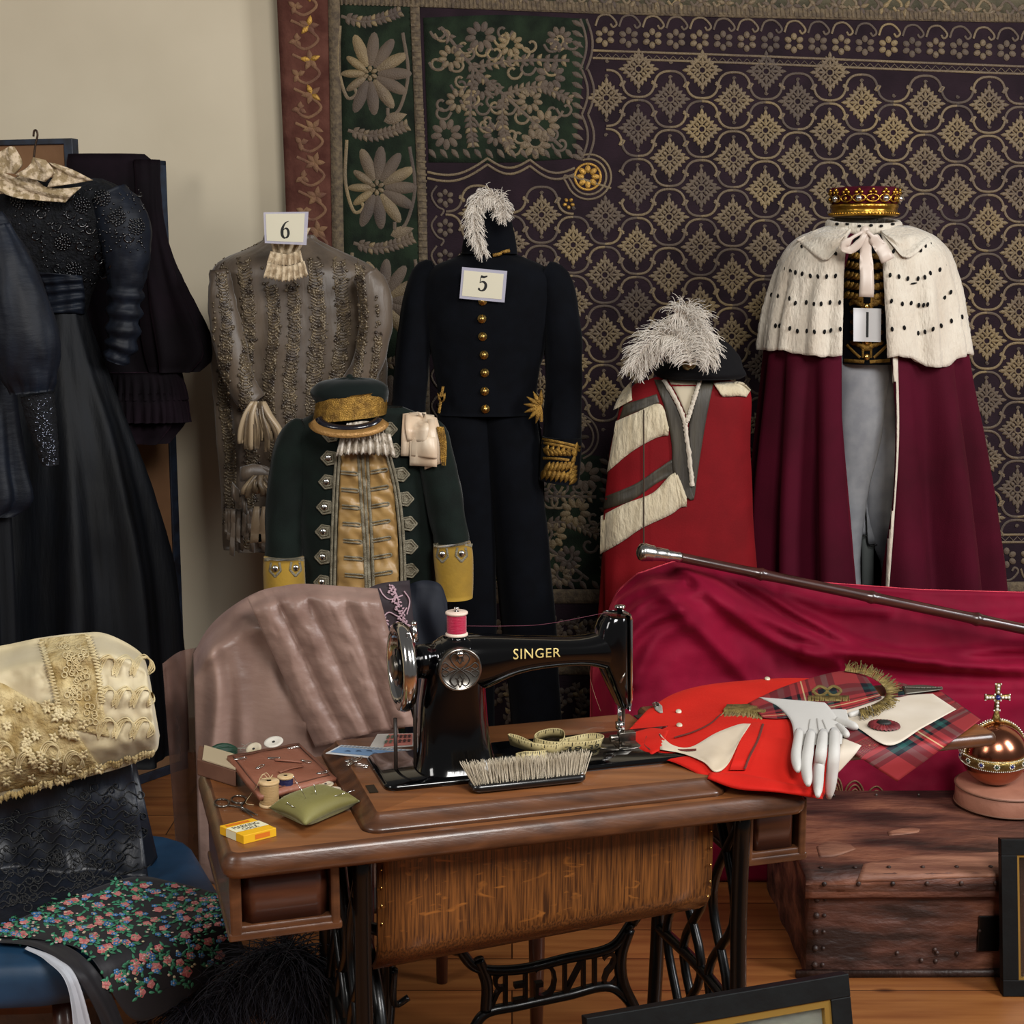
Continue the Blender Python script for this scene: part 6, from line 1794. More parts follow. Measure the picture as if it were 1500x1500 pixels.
# picture frames
m_bf = M('black_frame_paint', '#07090a', '#0c1011', spec=.25, rough=.5, scale=20, bump=.15, bscale=60)
m_gs = M('gilt_slip', '#b08d45', rough=.35, metal=.7)
def frame(label, TL, TR, BL, wid, pic, picm, g=.011):
    """TL, TR, BL: outer corners in space."""
    ux = (TR - TL); W = ux.length; ux = ux / W; uy = (BL - TL); Hh = uy.length; uy = uy / Hh; n = ux.cross(uy).normalized()
    if n.y > 0: n = -n
    root = thing('picture_frame', label, 'picture frame', BL + ux * W / 2, 'framed pictures on the floor')
    q = lambda a, b, o=0.0: TL + ux * a + uy * b + n * o
    mb = MB()
    for ax_, c, s in (((ux, uy, n), q(W / 2, wid / 2), (W, wid, .022)), ((ux, uy, n), q(W / 2, Hh - wid / 2), (W, wid, .022)), ((ux, uy, n), q(wid / 2, Hh / 2), (wid, Hh - 2 * wid, .022)), ((ux, uy, n), q(W - wid / 2, Hh / 2), (wid, Hh - 2 * wid, .022))): mb.box(c, s, ax_)
    mb.build('frame', m_bf, root, smooth=False, bevel=.0015)
    mb = MB()
    i0, i1, j0, j1 = wid, W - wid, wid, Hh - wid
    for c, s in ((q((i0 + i1) / 2, j0 + g / 2), (i1 - i0, g, .016)), (q((i0 + i1) / 2, j1 - g / 2), (i1 - i0, g, .016)), (q(i0 + g / 2, (j0 + j1) / 2), (g, j1 - j0 - 2 * g, .016)), (q(i1 - g / 2, (j0 + j1) / 2), (g, j1 - j0 - 2 * g, .016))): mb.box(c, s, (ux, uy, n))
    mb.build('gilt_slip', m_gs, root, smooth=False)
    mb = MB(); mb.box(q(W / 2, Hh / 2, -.002), (W - 2 * wid - .01, Hh - 2 * wid - .01, .004), (ux, uy, n)); mb.build(pic, picm, root, smooth=False)
    mb = MB(); mb.box(q(W / 2, Hh / 2, .003), (W - 2 * wid - .01, Hh - 2 * wid - .01, .0015), (ux, uy, n))
    mb.build('glass', M('picture_glass', '#ffffff', rough=.03, trans=1, spec=.5), root, smooth=False)
zf = at(1237, 1425, 2.10).z
TRc, TLc = atz(1238, 1424, zf), atz(855, 1489, zf)
px_n = (TRc - TLc).normalized(); lean_ = Vector((px_n.y, -px_n.x, 0)) * .13
BLc = Vector((TLc.x, TLc.y, .0)) + lean_
frame('black picture frame with gilt slip and pale mount leaning against the sewing table', TLc, TRc, BLc, .034, 'picture', M('pale_mount', '#a9ab9c', '#9a9c8e', rough=.8, scale=30))
a = at(1464, 1228, 3.135); b = atz(1479, 1448, 0)
frame('black picture frame holding a dark picture, leaning on the front of the old trunk', a, a + Vector((.5, .0, 0)), Vector((a.x + .005, b.y - .03, 0.0)), .036, 'picture', M('dark_picture', '#2a211b', '#3d3026', rough=.7, scale=9), .005)

# ================================================================ garments laid on the leaf
gm = MB(); rows = []
pA = [(.60, .790), (.125, .790), (.09, .786), (.03, .774), (-.008, .768), (-.018, .755), (-.022, .70), (-.024, .45)]
pB = [(.60, .790), (.135, .790), (.113, .789), (.104, .783), (.100, .772), (.098, .755), (.096, .70), (.095, .45)]
for i in range(60):
    u = .45 + 1.15 * i / 59; k = sm(.955, 1.02, u)
    rows.append([T(u, a[0] + (b[0] - a[0]) * k, a[1] + (b[1] - a[1]) * k) for a, b in zip(pA, pB)])
gm.grid(rows); DG = gm.surf()
m_coat = M('scarlet_coat_cloth', '#b01308', '#c01c10', rough=.8, scale=6, sheen=.1, sheent='#ff7050', spec=.2, bump=.15, bscale=200)
m_piping = M('dark_red_braid', '#5a2018', rough=.7, bump=.4, bscale=200)
coat = thing('scarlet_coat', 'bright scarlet coat with pearl buttons folded on the table beside the machine needle', 'coat', T(.95, .2, .79))
mb = MB()
puff = lambda f, t: (.020 * math.sin(PI * f) ** .6 * math.sin(PI * min(1, t * 1.1 + .04)) + .006 * nz(f * 3, t * 5) + .005 * math.sin(f * 7 + t * 9) * math.sin(PI * f))
patch(mb, DG, [(948, 1040), (985, 1017), (1030, 1004), (1090, 997), (1160, 993), (1235, 997), (1262, 1005)], [(911, 1080), (948, 1105), (990, 1118), (1036, 1140), (1080, 1155), (1140, 1160), (1206, 1168)], 30, 60, .003, .002, fn=puff)
cos_ = mb.surf(); mb.build('body', m_coat, coat)
mb = MB(); patch(mb, cos_, [(966, 1074), (985, 1091), (1012, 1094), (1048, 1074), (1082, 1061), (1100, 1060)], [(967, 1098), (1000, 1104), (1030, 1116), (1048, 1131), (1066, 1120), (1084, 1084)], 14, 34, .010, .006, fn=lambda f, t: .005 * math.sin(PI * f) * math.sin(t * 14) + .003 * nz(f * 6, t * 9))
mb.build('lining', M('ivory_satin_lining', '#c9b9a2', '#b8a68c', rough=.4, scale=8, sheen=.2), coat)
mb = MB()
patch(mb, cos_, [(1040, 1131), (1090, 1134), (1150, 1146), (1204, 1158)], [(1036, 1141), (1080, 1156), (1140, 1161), (1206, 1171)], 6, 24, .008, .004, fn=lambda f, t: .004 * math.sin(PI * f))
patch(mb, cos_, [(912, 1076), (950, 1066), (980, 1070)], [(914, 1086), (945, 1106), (966, 1100)], 8, 14, .006, .004, fn=lambda f, t: .006 * math.sin(PI * f))
patch(mb, cos_, [(1092, 1060), (1108, 1058), (1120, 1060)], [(1068, 1128), (1080, 1128), (1092, 1128)], 5, 14, .006, .004)
mb.build('facing', m_coat, coat)
mb = MB()
for P, w_ in (([(1056, 1046), (1040, 1060), (1015, 1072), (988, 1080)], 2), ([(1118, 1060), (1110, 1084), (1098, 1108), (1091, 1126)], 3.4), ([(947, 1078), (944, 1090), (952, 1098)], 2), ([(966, 1075), (972, 1088), (990, 1098), (1020, 1098)], 3)): stroke(mb, cos_, P, w_, .010, .002, n=24)
mb.build('braid', m_piping, coat)
for x, y in ((994, 1043), (995, 1063), (1124, 995)):
    mb = MB(); q = cos_.hit(x, y, .003); mb.lathe([(.0001, .003), (.005, .003), (.0058, .001), (.005, 0)], q, 16, ax=(0, -.4, 1)); mb.build('button', m_pearl, coat)
mb = MB(); patch(mb, cos_, [(955, 1030), (962, 1028), (970, 1034)], [(960, 1040), (966, 1044), (971, 1044)], 5, 8, .004, .003); mb.build('cuff_lining', M('grey_lining', '#8f887e', rough=.6), coat)
# tartan
def tartan_mat(name):
    m = bpy.data.materials.new(name); m.use_nodes = True; nt = m.node_tree; N, L = nt.nodes, nt.links; b = N['Principled BSDF']
    b.inputs['Roughness'].default_value = .55; b.inputs['Specular IOR Level'].default_value = .25
    tc = N.new('ShaderNodeTexCoord'); sx = N.new('ShaderNodeSeparateXYZ'); L.new(tc.outputs['UV'], sx.inputs[0])
    sett = [(0, '#86282c'), (.24, '#080c18'), (.33, '#123a3a'), (.40, '#080c18'), (.47, '#86282c'), (.53, '#06070c'), (.56, '#a02c2c'), (.595, '#d8c08c'), (.61, '#a02c2c'), (.65, '#06070c'), (.68, '#86282c'), (.75, '#080c18'), (.81, '#1c4c48'), (.87, '#080c18'), (.93, '#86282c')]
    outs = []
    for ax in (0, 1):
        fr = N.new('ShaderNodeMath'); fr.operation = 'FRACT'; L.new(sx.outputs[ax], fr.inputs[0])
        r = N.new('ShaderNodeValToRGB'); r.color_ramp.interpolation = 'CONSTANT'
        e = r.color_ramp.elements; e[0].position = 0; e[0].color = lin(sett[0][1]); e[1].position = sett[1][0]; e[1].color = lin(sett[1][1])
        for p, c in sett[2:]: k = e.new(p); k.color = lin(c)
        L.new(fr.outputs[0], r.inputs[0]); outs.append(r.outputs[0])
    x = N.new('ShaderNodeMix'); x.data_type = 'RGBA'; x.inputs[0].default_value = .5
    L.new(outs[0], x.inputs[6]); L.new(outs[1], x.inputs[7]); L.new(x.outputs[2], b.inputs['Base Color'])
    return m
m_tart = tartan_mat('red_tartan')
tar = thing('tartan_cloth', 'red and navy tartan silk hanging over the table leaf by its corner', 'cloth', T(1.2, .2, .79))
mb = MB(); wv = lambda f, t: .004 * nz(f * 3, t * 4) + .002 * math.sin(f * 9)
patch(mb, DG, [(1185, 1062), (1250, 1040), (1310, 1020), (1372, 1008)], [(1314, 1145), (1362, 1110), (1405, 1078), (1437, 1054)], 40, 40, .006, .003, fn=wv, uv=(1.2, 1.25)); t1 = mb.surf()
mb.build('cloth', m_tart, tar)
apr = thing('ivory_cloth', 'plain ivory cloth with a tartan rosette lying over the tartan silk', 'cloth', T(1.2, .25, .80))
mb = MB(); patch(mb, DG, [(1195, 1030), (1256, 1024), (1312, 1018), (1366, 1016)], [(1256, 1066), (1303, 1092), (1352, 1066), (1401, 1039)], 20, 30, .013, .003, fn=lambda f, t: .004 * nz(f * 3, t * 5)); aps = mb.surf(); 
mb.build('cloth', M('ivory_cloth', '#c9beae', '#bdb09d', rough=.75, scale=8), apr)
mb = MB(); patch(mb, DG, [(1232, 1080), (1226, 1110), (1224, 1132)], [(1262, 1092), (1250, 1108), (1226, 1134)], 6, 10, .012, .003); mb.build('hanging_corner', bpy.data.materials['ivory_cloth'], apr)
rst = thing('rosette', 'pleated dark red rosette with black centre on the ivory cloth', 'rosette', aps.hit(1295, 1064, .004))
mb = MB(); q = aps.hit(1295, 1064, .004)
rows = []
for r_, h in ((.0285, .001), (.027, .004), (.016, .007), (.012, .005)):
    rows.append([q + TU * r_ * math.cos(2 * PI * k / 72) * 1.0 + TV * r_ * math.sin(2 * PI * k / 72) + TZ * (h + (.0016 if k % 3 == 0 else -.0006) * (r_ > .012)) for k in range(72)])
mb.grid(rows, closed=True); mb.build('pleats', M('rosette_red', '#7a2226', '#4a1014', rough=.6, scale=90), rst)
mb = MB(); mb.lathe([(.013, .004), (.012, .009), (.007, .011), (.0001, .010)], q, 28); mb.build('centre', m_ink, rst)
sash = thing('tartan_plaid', 'folded tartan plaid with bronze fringes lying across the scarlet coat', 'sash', T(1.05, .3, .80))
mb = MB()
patch(mb, DG, [(1096, 1030), (1140, 1009), (1185, 994), (1233, 983), (1268, 990)], [(1118, 1052), (1150, 1052), (1200, 1046), (1250, 1036), (1292, 1022)], 24, 40, .028, .014, fn=lambda f, t: .010 * math.sin(PI * f) ** .5 + .003 * nz(f * 5, t * 6), uv=(.7, 1.4)); ss_ = mb.surf()
patch(mb, DG, [(1300, 992), (1320, 1000), (1345, 1006)], [(1296, 1020), (1320, 1020), (1345, 1012)], 8, 12, .022, .01, fn=wv, uv=(.5, .6))
mb.build('folded_silk', m_tart, sash)
m_fr = M('bronze_fringe', '#5a4a22', '#8a7642', rough=.5, scale=60, metal=.2)
mb = MB(); rz = random.Random(12)
ARC = cr([(1238, 983), (1268, 989), (1292, 1003), (1298, 1018), (1284, 1030), (1256, 1040)], 60)
for i in range(230):
    f = rz.random() * 58; k = int(f); c = ARC[k].lerp(ARC[k + 1], f - k); t = (ARC[k + 1] - ARC[k]).normalized(); nn = Vector((t.y, -t.x))
    if nn.dot(c - Vector((1240, 1015))) < 0: nn = -nn
    l = rz.uniform(13, 22)
    e = c + nn * l * Vector((1, .75)).x
    mb.tube([DG.hit(c.x, c.y, .042), DG.hit(c.x + nn.x * l * .5, c.y + nn.y * l * .4, .046), DG.hit(c.x + nn.x * l + rz.gauss(0, 2), c.y + nn.y * l * .7 + rz.gauss(0, 1.5), .026)], .0011, 4)
mb.build('fringe', m_fr, sash, kind='stuff')
mb = MB()
ARC = cr([(1062, 1036), (1080, 1036), (1098, 1036), (1122, 1040)], 40)
for i in range(160):
    f = rz.random() * 38; k = int(f); c = ARC[k].lerp(ARC[k + 1], f - k)
    mb.tube([DG.hit(c.x + 3, c.y - 4, .03), DG.hit(c.x + rz.gauss(-2, 2), c.y + 3, .038), DG.hit(c.x + rz.gauss(-4, 3), c.y + rz.uniform(10, 16), .022)], .0011, 4)
mb.build('fringe', m_fr, sash, kind='stuff')
mb = MB()
for k in range(2): stroke(mb, ss_, [(1190 + k * 20, 1012), (1201 + k * 20, 1005), (1212 + k * 20, 1012), (1201 + k * 20, 1019), (1190 + k * 20, 1012)], 4, .003, .003, n=24)
for i in range(60):
    x = 1184 + i * 1.0; mb.tube([ss_.hit(x, 1019, .004), ss_.hit(x + rz.gauss(0, 1), 1027, .002)], .0010, 4)
mb.build('bronze_trim', m_fr, sash, kind='stuff')
mb = MB(); patch(mb, DG, [(1322, 1005), (1350, 1003), (1381, 1007)], [(1326, 1017), (1352, 1014), (1381, 1010)], 5, 14, .03, .008)
for i in range(24): x = 1326 + i * 2.3; mb.ball(DG.hit(x, 1008 - .5 * abs(i - 12) * .2, .036), .0022, n=6)
mb.build('buckle', M('grey_buckle', '#5d584e', rough=.4, metal=.6), sash, label='grey metal edged sash end')
# gloves
m_glv = M('white_kid_glove', '#b9b6b0', rough=.65, bump=.15, bscale=60, sheen=.15)
def finger(mb, P, r, off):
    n = 16
    ctr = cr([DG.hit(c[0], c[1], off) for c in P], n)
    rad = [r * (.86 + .14 * math.sin(PI * i / 15)) * (1 if i < 13 else (.94, .78, .42)[i - 13]) for i in range(n)]
    mb.tube(ctr, rad, 12, flat=None)
glv = thing('glove', 'white kid glove draped palm down with its fingers hanging over the table edge', 'glove', T(1.0, .15, .80), 'white gloves')
mb = MB()
hb_ = lambda f, t: .012 * math.sin(PI * f) ** .5 + .003 * math.sin(f * 10 + 1) * t
patch(mb, DG, [(1111, 1021), (1140, 1036), (1157, 1054), (1162, 1072), (1162, 1092)], [(1209, 1029), (1222, 1045), (1231, 1061), (1234, 1076), (1233, 1090)], 22, 36, .036, .012, fn=hb_); gs1 = mb.surf()
for P, r in (([(1171, 1072), (1168, 1092), (1166, 1110), (1169, 1130)], .0088), ([(1188, 1074), (1184, 1098), (1181, 1122), (1184, 1150)], .0098), ([(1206, 1074), (1203, 1100), (1199, 1128), (1198, 1166)], .0100), ([(1222, 1072), (1222, 1100), (1219, 1130), (1214, 1170)], .0102)): finger(mb, P, r, .054)
mb.build('hand', m_glv, glv)
mb = MB()
for P in ([(1187, 1053), (1185, 1066), (1185, 1078)], [(1197, 1052), (1199, 1068), (1203, 1084)], [(1205, 1054), (1211, 1070), (1216, 1088)]): stroke(mb, gs1, P, 1.6, .003, .002, n=14)
mb.build('stitching', M('glove_stitch', '#9d9a94', rough=.7), glv)
gl2 = thing('glove', 'second white kid glove with buttoned wrist tucked behind the draped one', 'glove', T(1.06, .2, .80), 'white gloves')
mb = MB()
patch(mb, DG, [(1200, 1026), (1222, 1030), (1240, 1040)], [(1212, 1062), (1230, 1064), (1246, 1066)], 12, 16, .026, .010, fn=lambda f, t: .008 * math.sin(PI * f))
finger(mb, [(1226, 1056), (1240, 1060), (1256, 1066)], .0085, .034); finger(mb, [(1228, 1064), (1236, 1072), (1241, 1078)], .0075, .032); finger(mb, [(1244, 1048), (1262, 1044), (1288, 1044)], .006, .022)
mb.build('hand', m_glv, gl2)
mb = MB(); mb.ball(DG.hit(1284, 1045, .028), .0045, n=8, sc3=(1, 1, .5)); mb.build('button', m_pearl, gl2)
# ================================================================ mauve taffeta skirt over a chair behind the table
def chair_legs(root, pts, zs, m, r=.017):
    for (x, y) in pts:
        mb = MB(); mb.tube([Vector((x, y, 0)), Vector((x, y, zs * .5)), Vector((x, y, zs))], [r * .75, r, r * 1.1], 14); mb.build('leg', m, root)
m_chw = M('chair_mahogany', '#3a1c10', '#52291a', rough=.4, scale=8, stretch=(5, 5, .6), coat=.3)
ch = thing('side_chair', 'brown wooden chair whose legs show below the sewing table, draped in mauve taffeta', 'chair', (-.25, 3.0, 0))
LP = [(at(537, 1440, 2.78).x, 2.78), (at(786, 1440, 2.86).x, 2.86), (-.50, 3.06), (-.16, 3.14)]
chair_legs(ch, LP, .44, m_chw)
mb = MB(); mb.prism([Vector((LP[i][0], LP[i][1], .44)) for i in (0, 1, 3, 2)], Vector((0, 0, .04))); mb.build('seat', m_chw, ch, smooth=False, bevel=.01)
mb = MB()
for i in (2, 3): mb.tube([Vector((LP[i][0], LP[i][1], .44)), Vector((LP[i][0], LP[i][1] + .03, .88))], .016, 12)
for z in (.62, .84): mb.tube([Vector((LP[2][0], LP[2][1] + .02, z)), Vector((LP[3][0], LP[3][1] + .02, z))], .018, 12)
mb.build('backrest', m_chw, ch)
m_tf = M('mauve_taffeta', '#7a6056', '#957a6e', rough=.42, spec=.4, scale=4, stretch=(2, 2, .7), sheen=.2, sheent='#e8c8c8', bump=.25, bscale=12, bstretch=(1.5, 1, 3), dist=.01)
sk_d = thing('taffeta_skirt', 'mauve pink taffeta skirt draped over a chair behind the table end', 'skirt', (-.42, 3.0, 0))
rf2 = ridge_field([([(300, 960), (330, 905), (380, 870)], 12, .03), ([(312, 950), (318, 1020), (310, 1120)], 14, .030), ([(345, 900), (395, 930), (440, 960), (445, 1010), (452, 1060)], 15, .030), ([(330, 930), (350, 1010), (356, 1100)], 12, .010),
    ([(385, 885), (420, 915), (440, 950)], 8, .014), ([(400, 960), (410, 1030), (415, 1090)], 16, .010)])
DS = 3.02
def drape(mb, top, bot, nx, ny, Y, th, fn, m=0, uv=None):
    patch(mb, Flat(Y), top, bot, ny, nx, 0, th, m, fn=fn, uv=uv)
def drape2(mb, top, bot, nx, ny, Yf, th, m=0):
    """curves left-to-right on top and bottom; Yf(px, py, f) gives depth."""
    a, b = cr(top, nx), cr(bot, nx); rows, back = [], []
    for j in range(ny):
        f = j / (ny - 1); r, k = [], []
        for i in range(nx):
            q = a[i].lerp(b[i], f); Y = Yf(q.x, q.y, f, i / (nx - 1))
            r.append(at(q.x, q.y, Y)); k.append(at(q.x, q.y, Y + th))
        rows.append(r); back.append(k)
    mb.slab(rows, back, m)
mb = MB()
drape2(mb, [(283, 958), (305, 920), (340, 888), (385, 864), (430, 858), (490, 860), (560, 868)], [(292, 1290), (335, 1300), (380, 1300), (430, 1300), (500, 1300), (560, 1300), (610, 1300)], 70, 60,
       lambda x, y, f, s: DS + .10 - .16 * sm(0, .12, f) - .03 * sm(.1, .5, f) - rf2(x, y) + .008 * nz(x * .03, y * .012) + .05 * sm(430, 520, x), .02)
mb.build('skirt_panel', m_tf, sk_d)
mb = MB()
def pleat(x, y, f, s):
    return DS - .075 + .02 * f - .05 * sm(0, .1, f) - .018 * abs(math.sin(s * 4 * PI)) ** .7 * sm(0, .15, f) + .006 * nz(x * .05, y * .04) + .003 * nz(x * .2, y * .1)
drape2(mb, [(362, 876), (385, 866), (410, 859), (440, 855), (480, 857), (520, 860), (553, 862)], [(462, 1095), (490, 1088), (520, 1080), (545, 1074), (566, 1070), (585, 1066), (608, 1064)], 60, 44, pleat, .008)
mb.build('pleated_band', m_tf, sk_d, label='folded mauve band hanging in diagonal pleats')
m_gz = M('brown_gauze', '#75564a', '#86655a', rough=.7, scale=30, alpha=.6, bump=.3, bscale=12, sheen=.2)
mb = MB()
drape2(mb, [(238, 972), (262, 955), (290, 948)], [(262, 1300), (285, 1300), (305, 1300)], 16, 30, lambda x, y, f, s: DS + .10 + .02 * math.sin(s * 7 + f * 3) + .02 * nz(x * .05, y * .02), .006)
mb.build('gauze_edge', m_gz, sk_d, label='sheer brown gauze at the edge of the skirt')
emb = thing('embroidered_bodice', 'dark brown cloth with pink embroidered sprays beside the mauve pleats', 'garment', at(575, 900, DS))
mb = MB()
drape2(mb, [(538, 862), (560, 854), (600, 850)], [(562, 930), (585, 1000), (622, 1075)], 20, 30, lambda x, y, f, s: DS - .02 + .06 * s - .02 * sm(0, .2, f) + .01 * nz(x * .04, y * .03), .03)
es = mb.surf(); mb.build('cloth', M('umber_cloth', '#20151a', '#2a1c20', rough=.8, scale=20), emb)
mb = MB()
for P in ([(556, 862), (562, 872), (572, 878), (590, 872)], [(575, 858), (582, 875), (585, 890)], [(560, 905), (570, 897), (585, 903), (596, 890)], [(592, 866), (600, 880), (596, 900)]): stroke(mb, es, P, 2, .003, .003, n=24)
for k in range(60):
    f = k / 59; x = 572 + 22 * f + 4 * math.sin(k * 1.7); y = 858 + 60 * f
    blob(mb, es, leaf((x, y), 5, 1.5, k * 2.2, 4), .003, .003)
for k in range(26): blob(mb, es, leaf((556 + k * 1.7, 916 - 8 * math.sin(k * .4)), 6, 1.6, k * 1.3, 4), .003, .003)
mb.build('pink_embroidery', M('dusty_pink_thread', '#a98a92', rough=.6), emb)
nvc = thing('navy_cloth', 'plain navy cloth hanging over the chair behind the handwheel', 'cloth', at(620, 950, DS))
mb = MB()
drape2(mb, [(584, 870), (600, 856), (622, 850), (645, 856), (655, 880)], [(604, 1300), (620, 1300), (640, 1300), (660, 1300), (676, 1300)], 30, 40, lambda x, y, f, s: DS + .05 - .02 * sm(0, .1, f) + .02 * math.cos(s * 14) * f + .008 * nz(x * .05, y * .02), .02)
mb.build('cloth', M('navy_cloth_wool', '#0a0d16', '#0f1420', rough=.7, scale=8, spec=.3), nvc)

# ================================================================ blue chair at the left with its garments
m_blue = M('blue_seat_leather', '#123049', '#1b4161', rough=.5, scale=7, bump=.2, bscale=40)
bc = thing('blue_chair', 'wooden chair with blue padded seat heaped with lace and embroidered clothes', 'chair', (-.75, 2.65, 0))
ZS = .435
qa, qb, qc = atz(118, 1412, ZS), atz(335, 1320, ZS), atz(318, 1292, ZS)
SP = [(-1.2, qa.y - .02), (qa.x, qa.y), (qb.x, qb.y), (qc.x, qc.y), (-.70, 2.98), (-1.2, 2.98)]
mb = MB(); rows = []
c_ = Vector((-.8, 2.62, 0))
def rpoly(P, k, z):
    out = []
    n = len(P)
    for i in range(n):
        p0, p1, p2 = Vector(P[i - 1]), Vector(P[i]), Vector(P[(i + 1) % n])
        for j in range(5):
            t = j / 4; a = p1.lerp(p0, .3); b = p1.lerp(p2, .3); q = a.lerp(p1, t).lerp(p1.lerp(b, t), t)
            q = Vector((c_.x, c_.y)) + (q - Vector((c_.x, c_.y))) * k
            out.append(Vector((q.x, q.y, z)))
    return out
for k, z in ((.95, -.085), (.99, -.08), (1.0, -.06), (1.0, -.035), (.98, -.014), (.93, -.005), (.6, 0), (.02, 0)): rows.append(rpoly(SP, k, ZS + z))
o_ = mb.grid(rows, closed=True); mb.f.append(tuple(o_ + 7 * 30 + j for j in range(30))); mb.m.append(0); mb.build('seat', m_blue, bc)
mb = MB(); mb.grid([rpoly(SP, .72, .31), rpoly(SP, .72, .36)], closed=True); mb.build('seat_rail', m_chw, bc, solid=.02)
chair_legs(bc, [(qa.x - .05, qa.y + .06), (qb.x - .06, qb.y + .03), (-.78, 2.90), (-1.14, 2.90)], .35, m_chw, .02)
mb = MB()
for x in (-1.14, -.80): mb.tube([Vector((x, 2.90, .36)), Vector((x, 2.90, .62)), Vector((x, 2.91, .80))], .018, 12)
for z in (.6, .79): mb.tube([Vector((-1.14, 2.90, z)), Vector((-.80, 2.90, z))], .02, 12)
mb.build('backrest', m_chw, bc)
# black embroidered garment
m_bsat = M('black_embroidered_satin', '#0a0d14', '#151b27', rough=.4, scale=5, stretch=(3, 3, .7), bump=.5, bscale=14, dist=.006)
bg = thing('black_garment', 'black satin garment with corded braid hanging down the blue chair back, under the lace', 'garment', at(110, 1240, 2.8))
mb = MB()
drape2(mb, [(-70, 1150), (20, 1120), (110, 1105), (190, 1095)], [(-70, 1390), (20, 1352), (130, 1318), (218, 1290)], 50, 50, lambda x, y, f, s: min(2.76 - .06 * f + .012 * math.cos(s * 17) * f + .01 * nz(x * .03, y * .02), atz(x, y, ZS + .012).y), .03)
drape2(mb, [(170, 1100), (182, 1098), (194, 1095)], [(196, 1285), (214, 1278), (231, 1256)], 10, 24, lambda x, y, f, s: 2.74 + .03 * s + .01 * math.sin(f * 8), .03)
bgs = mb.surf(); mb.build('satin', m_bsat, bg)
mb = MB(); rq = random.Random(21)
for k in range(150):
    x = rq.uniform(-5, 214); y = rq.uniform(1150, 1330)
    if rq.random() < .35 and x < 120 and y < 1215: continue
    lo = 1350 - .30 * x
    if y > lo - 8 or (x < 90 and y < 1190): continue
    r0 = rq.uniform(4, 9); a0 = rq.uniform(0, 6)
    stroke(mb, bgs, [(x + r0 * math.cos(a0 + t * .95) * (1 - t * .07), y + r0 * math.sin(a0 + t * .95) * (1 - t * .07)) for t in range(8)], 1.7, .002, .003, n=22)
for k in range(24):
    stroke(mb, bgs, [(k * 9.2, 1346 - k * 2.6 - 16), (k * 9.2 + 4, 1340 - k * 2.6 - 10), (k * 9.2 + 9, 1344 - k * 2.6 - 18)], 1.8, .002, .003, n=8)
for k in range(11):
    y0 = 1196 + k * 13; P = [(x, y0 - .30 * x * .8 + 5 * math.sin(x * .22 + k)) for x in range(-8, 205, 7)]
    P = [p for p in P if (p[1] < 1338 - .29 * p[0]) and not (p[0] < 90 and p[1] < 1195)]
    if len(P) > 6: stroke(mb, bgs, P, 1.7, .002, .003, n=90)
mb.build('corded_braid', M('black_cord', '#040508', rough=.5, sheen=.2, bump=.3, bscale=300), bg)
# cream lace garment
m_crm = M('cream_silk_crepe', '#bfb08c', '#ccbe9d', rough=.6, scale=7, sheen=.2, bump=.25, bscale=30)
m_clace = M('ecru_guipure', '#a58c58', '#c9b585', rough=.85, scale=26, lo=.4, hi=.6, bump=1, bscale=110, dist=.006)
cg = thing('lace_blouse', 'cream lace blouse folded over the top of the blue chair', 'garment', at(110, 1040, 2.75))
def cgY(x, y, f, s): return 2.80 - .12 * sm(0, .18, f) - .03 * sm(.1, .6, f) + .05 * sm(.8, 1, f) + .05 * sm(.86, 1, s) + .012 * nz(x * .03, y * .025) + .007 * nz(x * .08, y * .07, 4)
mb = MB()
drape2(mb, [(-70, 955), (0, 946), (60, 934), (120, 927), (158, 929), (205, 955), (218, 985)], [(-70, 1200), (0, 1174), (60, 1156), (120, 1140), (180, 1124), (226, 1103), (234, 1078)], 60, 50, cgY, .10)
cgs = mb.surf(); mb.build('crepe', m_crm, cg)
mb = MB()
patch(mb, cgs, [(58, 936), (72, 985), (84, 1030), (92, 1065)], [(128, 928), (142, 975), (150, 1030), (160, 1080)], 14, 30, .004, .006, fn=lambda f, t: .004 * nz(f * 14, t * 26))
patch(mb, cgs, [(-20, 1010), (0, 1000), (40, 1022), (90, 1045)], [(-20, 1170), (0, 1160), (60, 1148), (150, 1128)], 24, 34, .004, .006, fn=lambda f, t: .005 * nz(f * 14, t * 22))
cl_ = mb.surf(); mb.build('lace_panel', m_clace, cg)
lcs = Surf(*[m_ for m_ in (mb,)])
mb = MB()
for e, sg in ((((64, 940), (78, 985), (90, 1035)), -1), (((124, 930), (138, 975), (146, 1030)), 1)):
    C = cr(e, 22)
    for i in range(21):
        c, d = C[i], C[i + 1]; m2 = (c + d) / 2 + Vector((sg * 9, 0))
        stroke(mb, cgs, [(c.x, c.y), (m2.x, m2.y), (d.x, d.y)], 2.6, .008, .004, n=5)
for k in range(46):
    x, y = rq.uniform(-5, 165), rq.uniform(1030, 1150)
    if y < 1010 + .25 * x or y > 1160 - .18 * x: continue
    nn_ = rq.choice((5, 6, 7))
    for a in range(nn_): blob(mb, cgs, leaf((x, y), rq.uniform(7, 10), 2.7, a * 2 * PI / nn_, 4), .008, .004)
for k in range(60):
    f = rq.random(); x = 84 + 40 * rq.random() + 22 * f; y = 940 + 120 * f
    stroke(mb, cgs, [(x + 4 * math.cos(t * 1.1), y + 4 * math.sin(t * 1.1)) for t in range(7)], 1.6, .008, .003, n=14)
for k in range(9):      # couched scrolls on the plain silk
    x, y = 150 + (k % 3) * 26, 965 + (k // 3) * 46
    for q in range(4):
        stroke(mb, cgs, [(x - 6, y + 26), (x - 8 + q * 5, y + 6 - q * 2), (x + 8 + q * 4, y - 6 + q * 3), (x + 18 + q * 2, y + 4 + q * 4), (x + 14, y + 18 + q * 2)], 2.4, .003, .004, n=22)
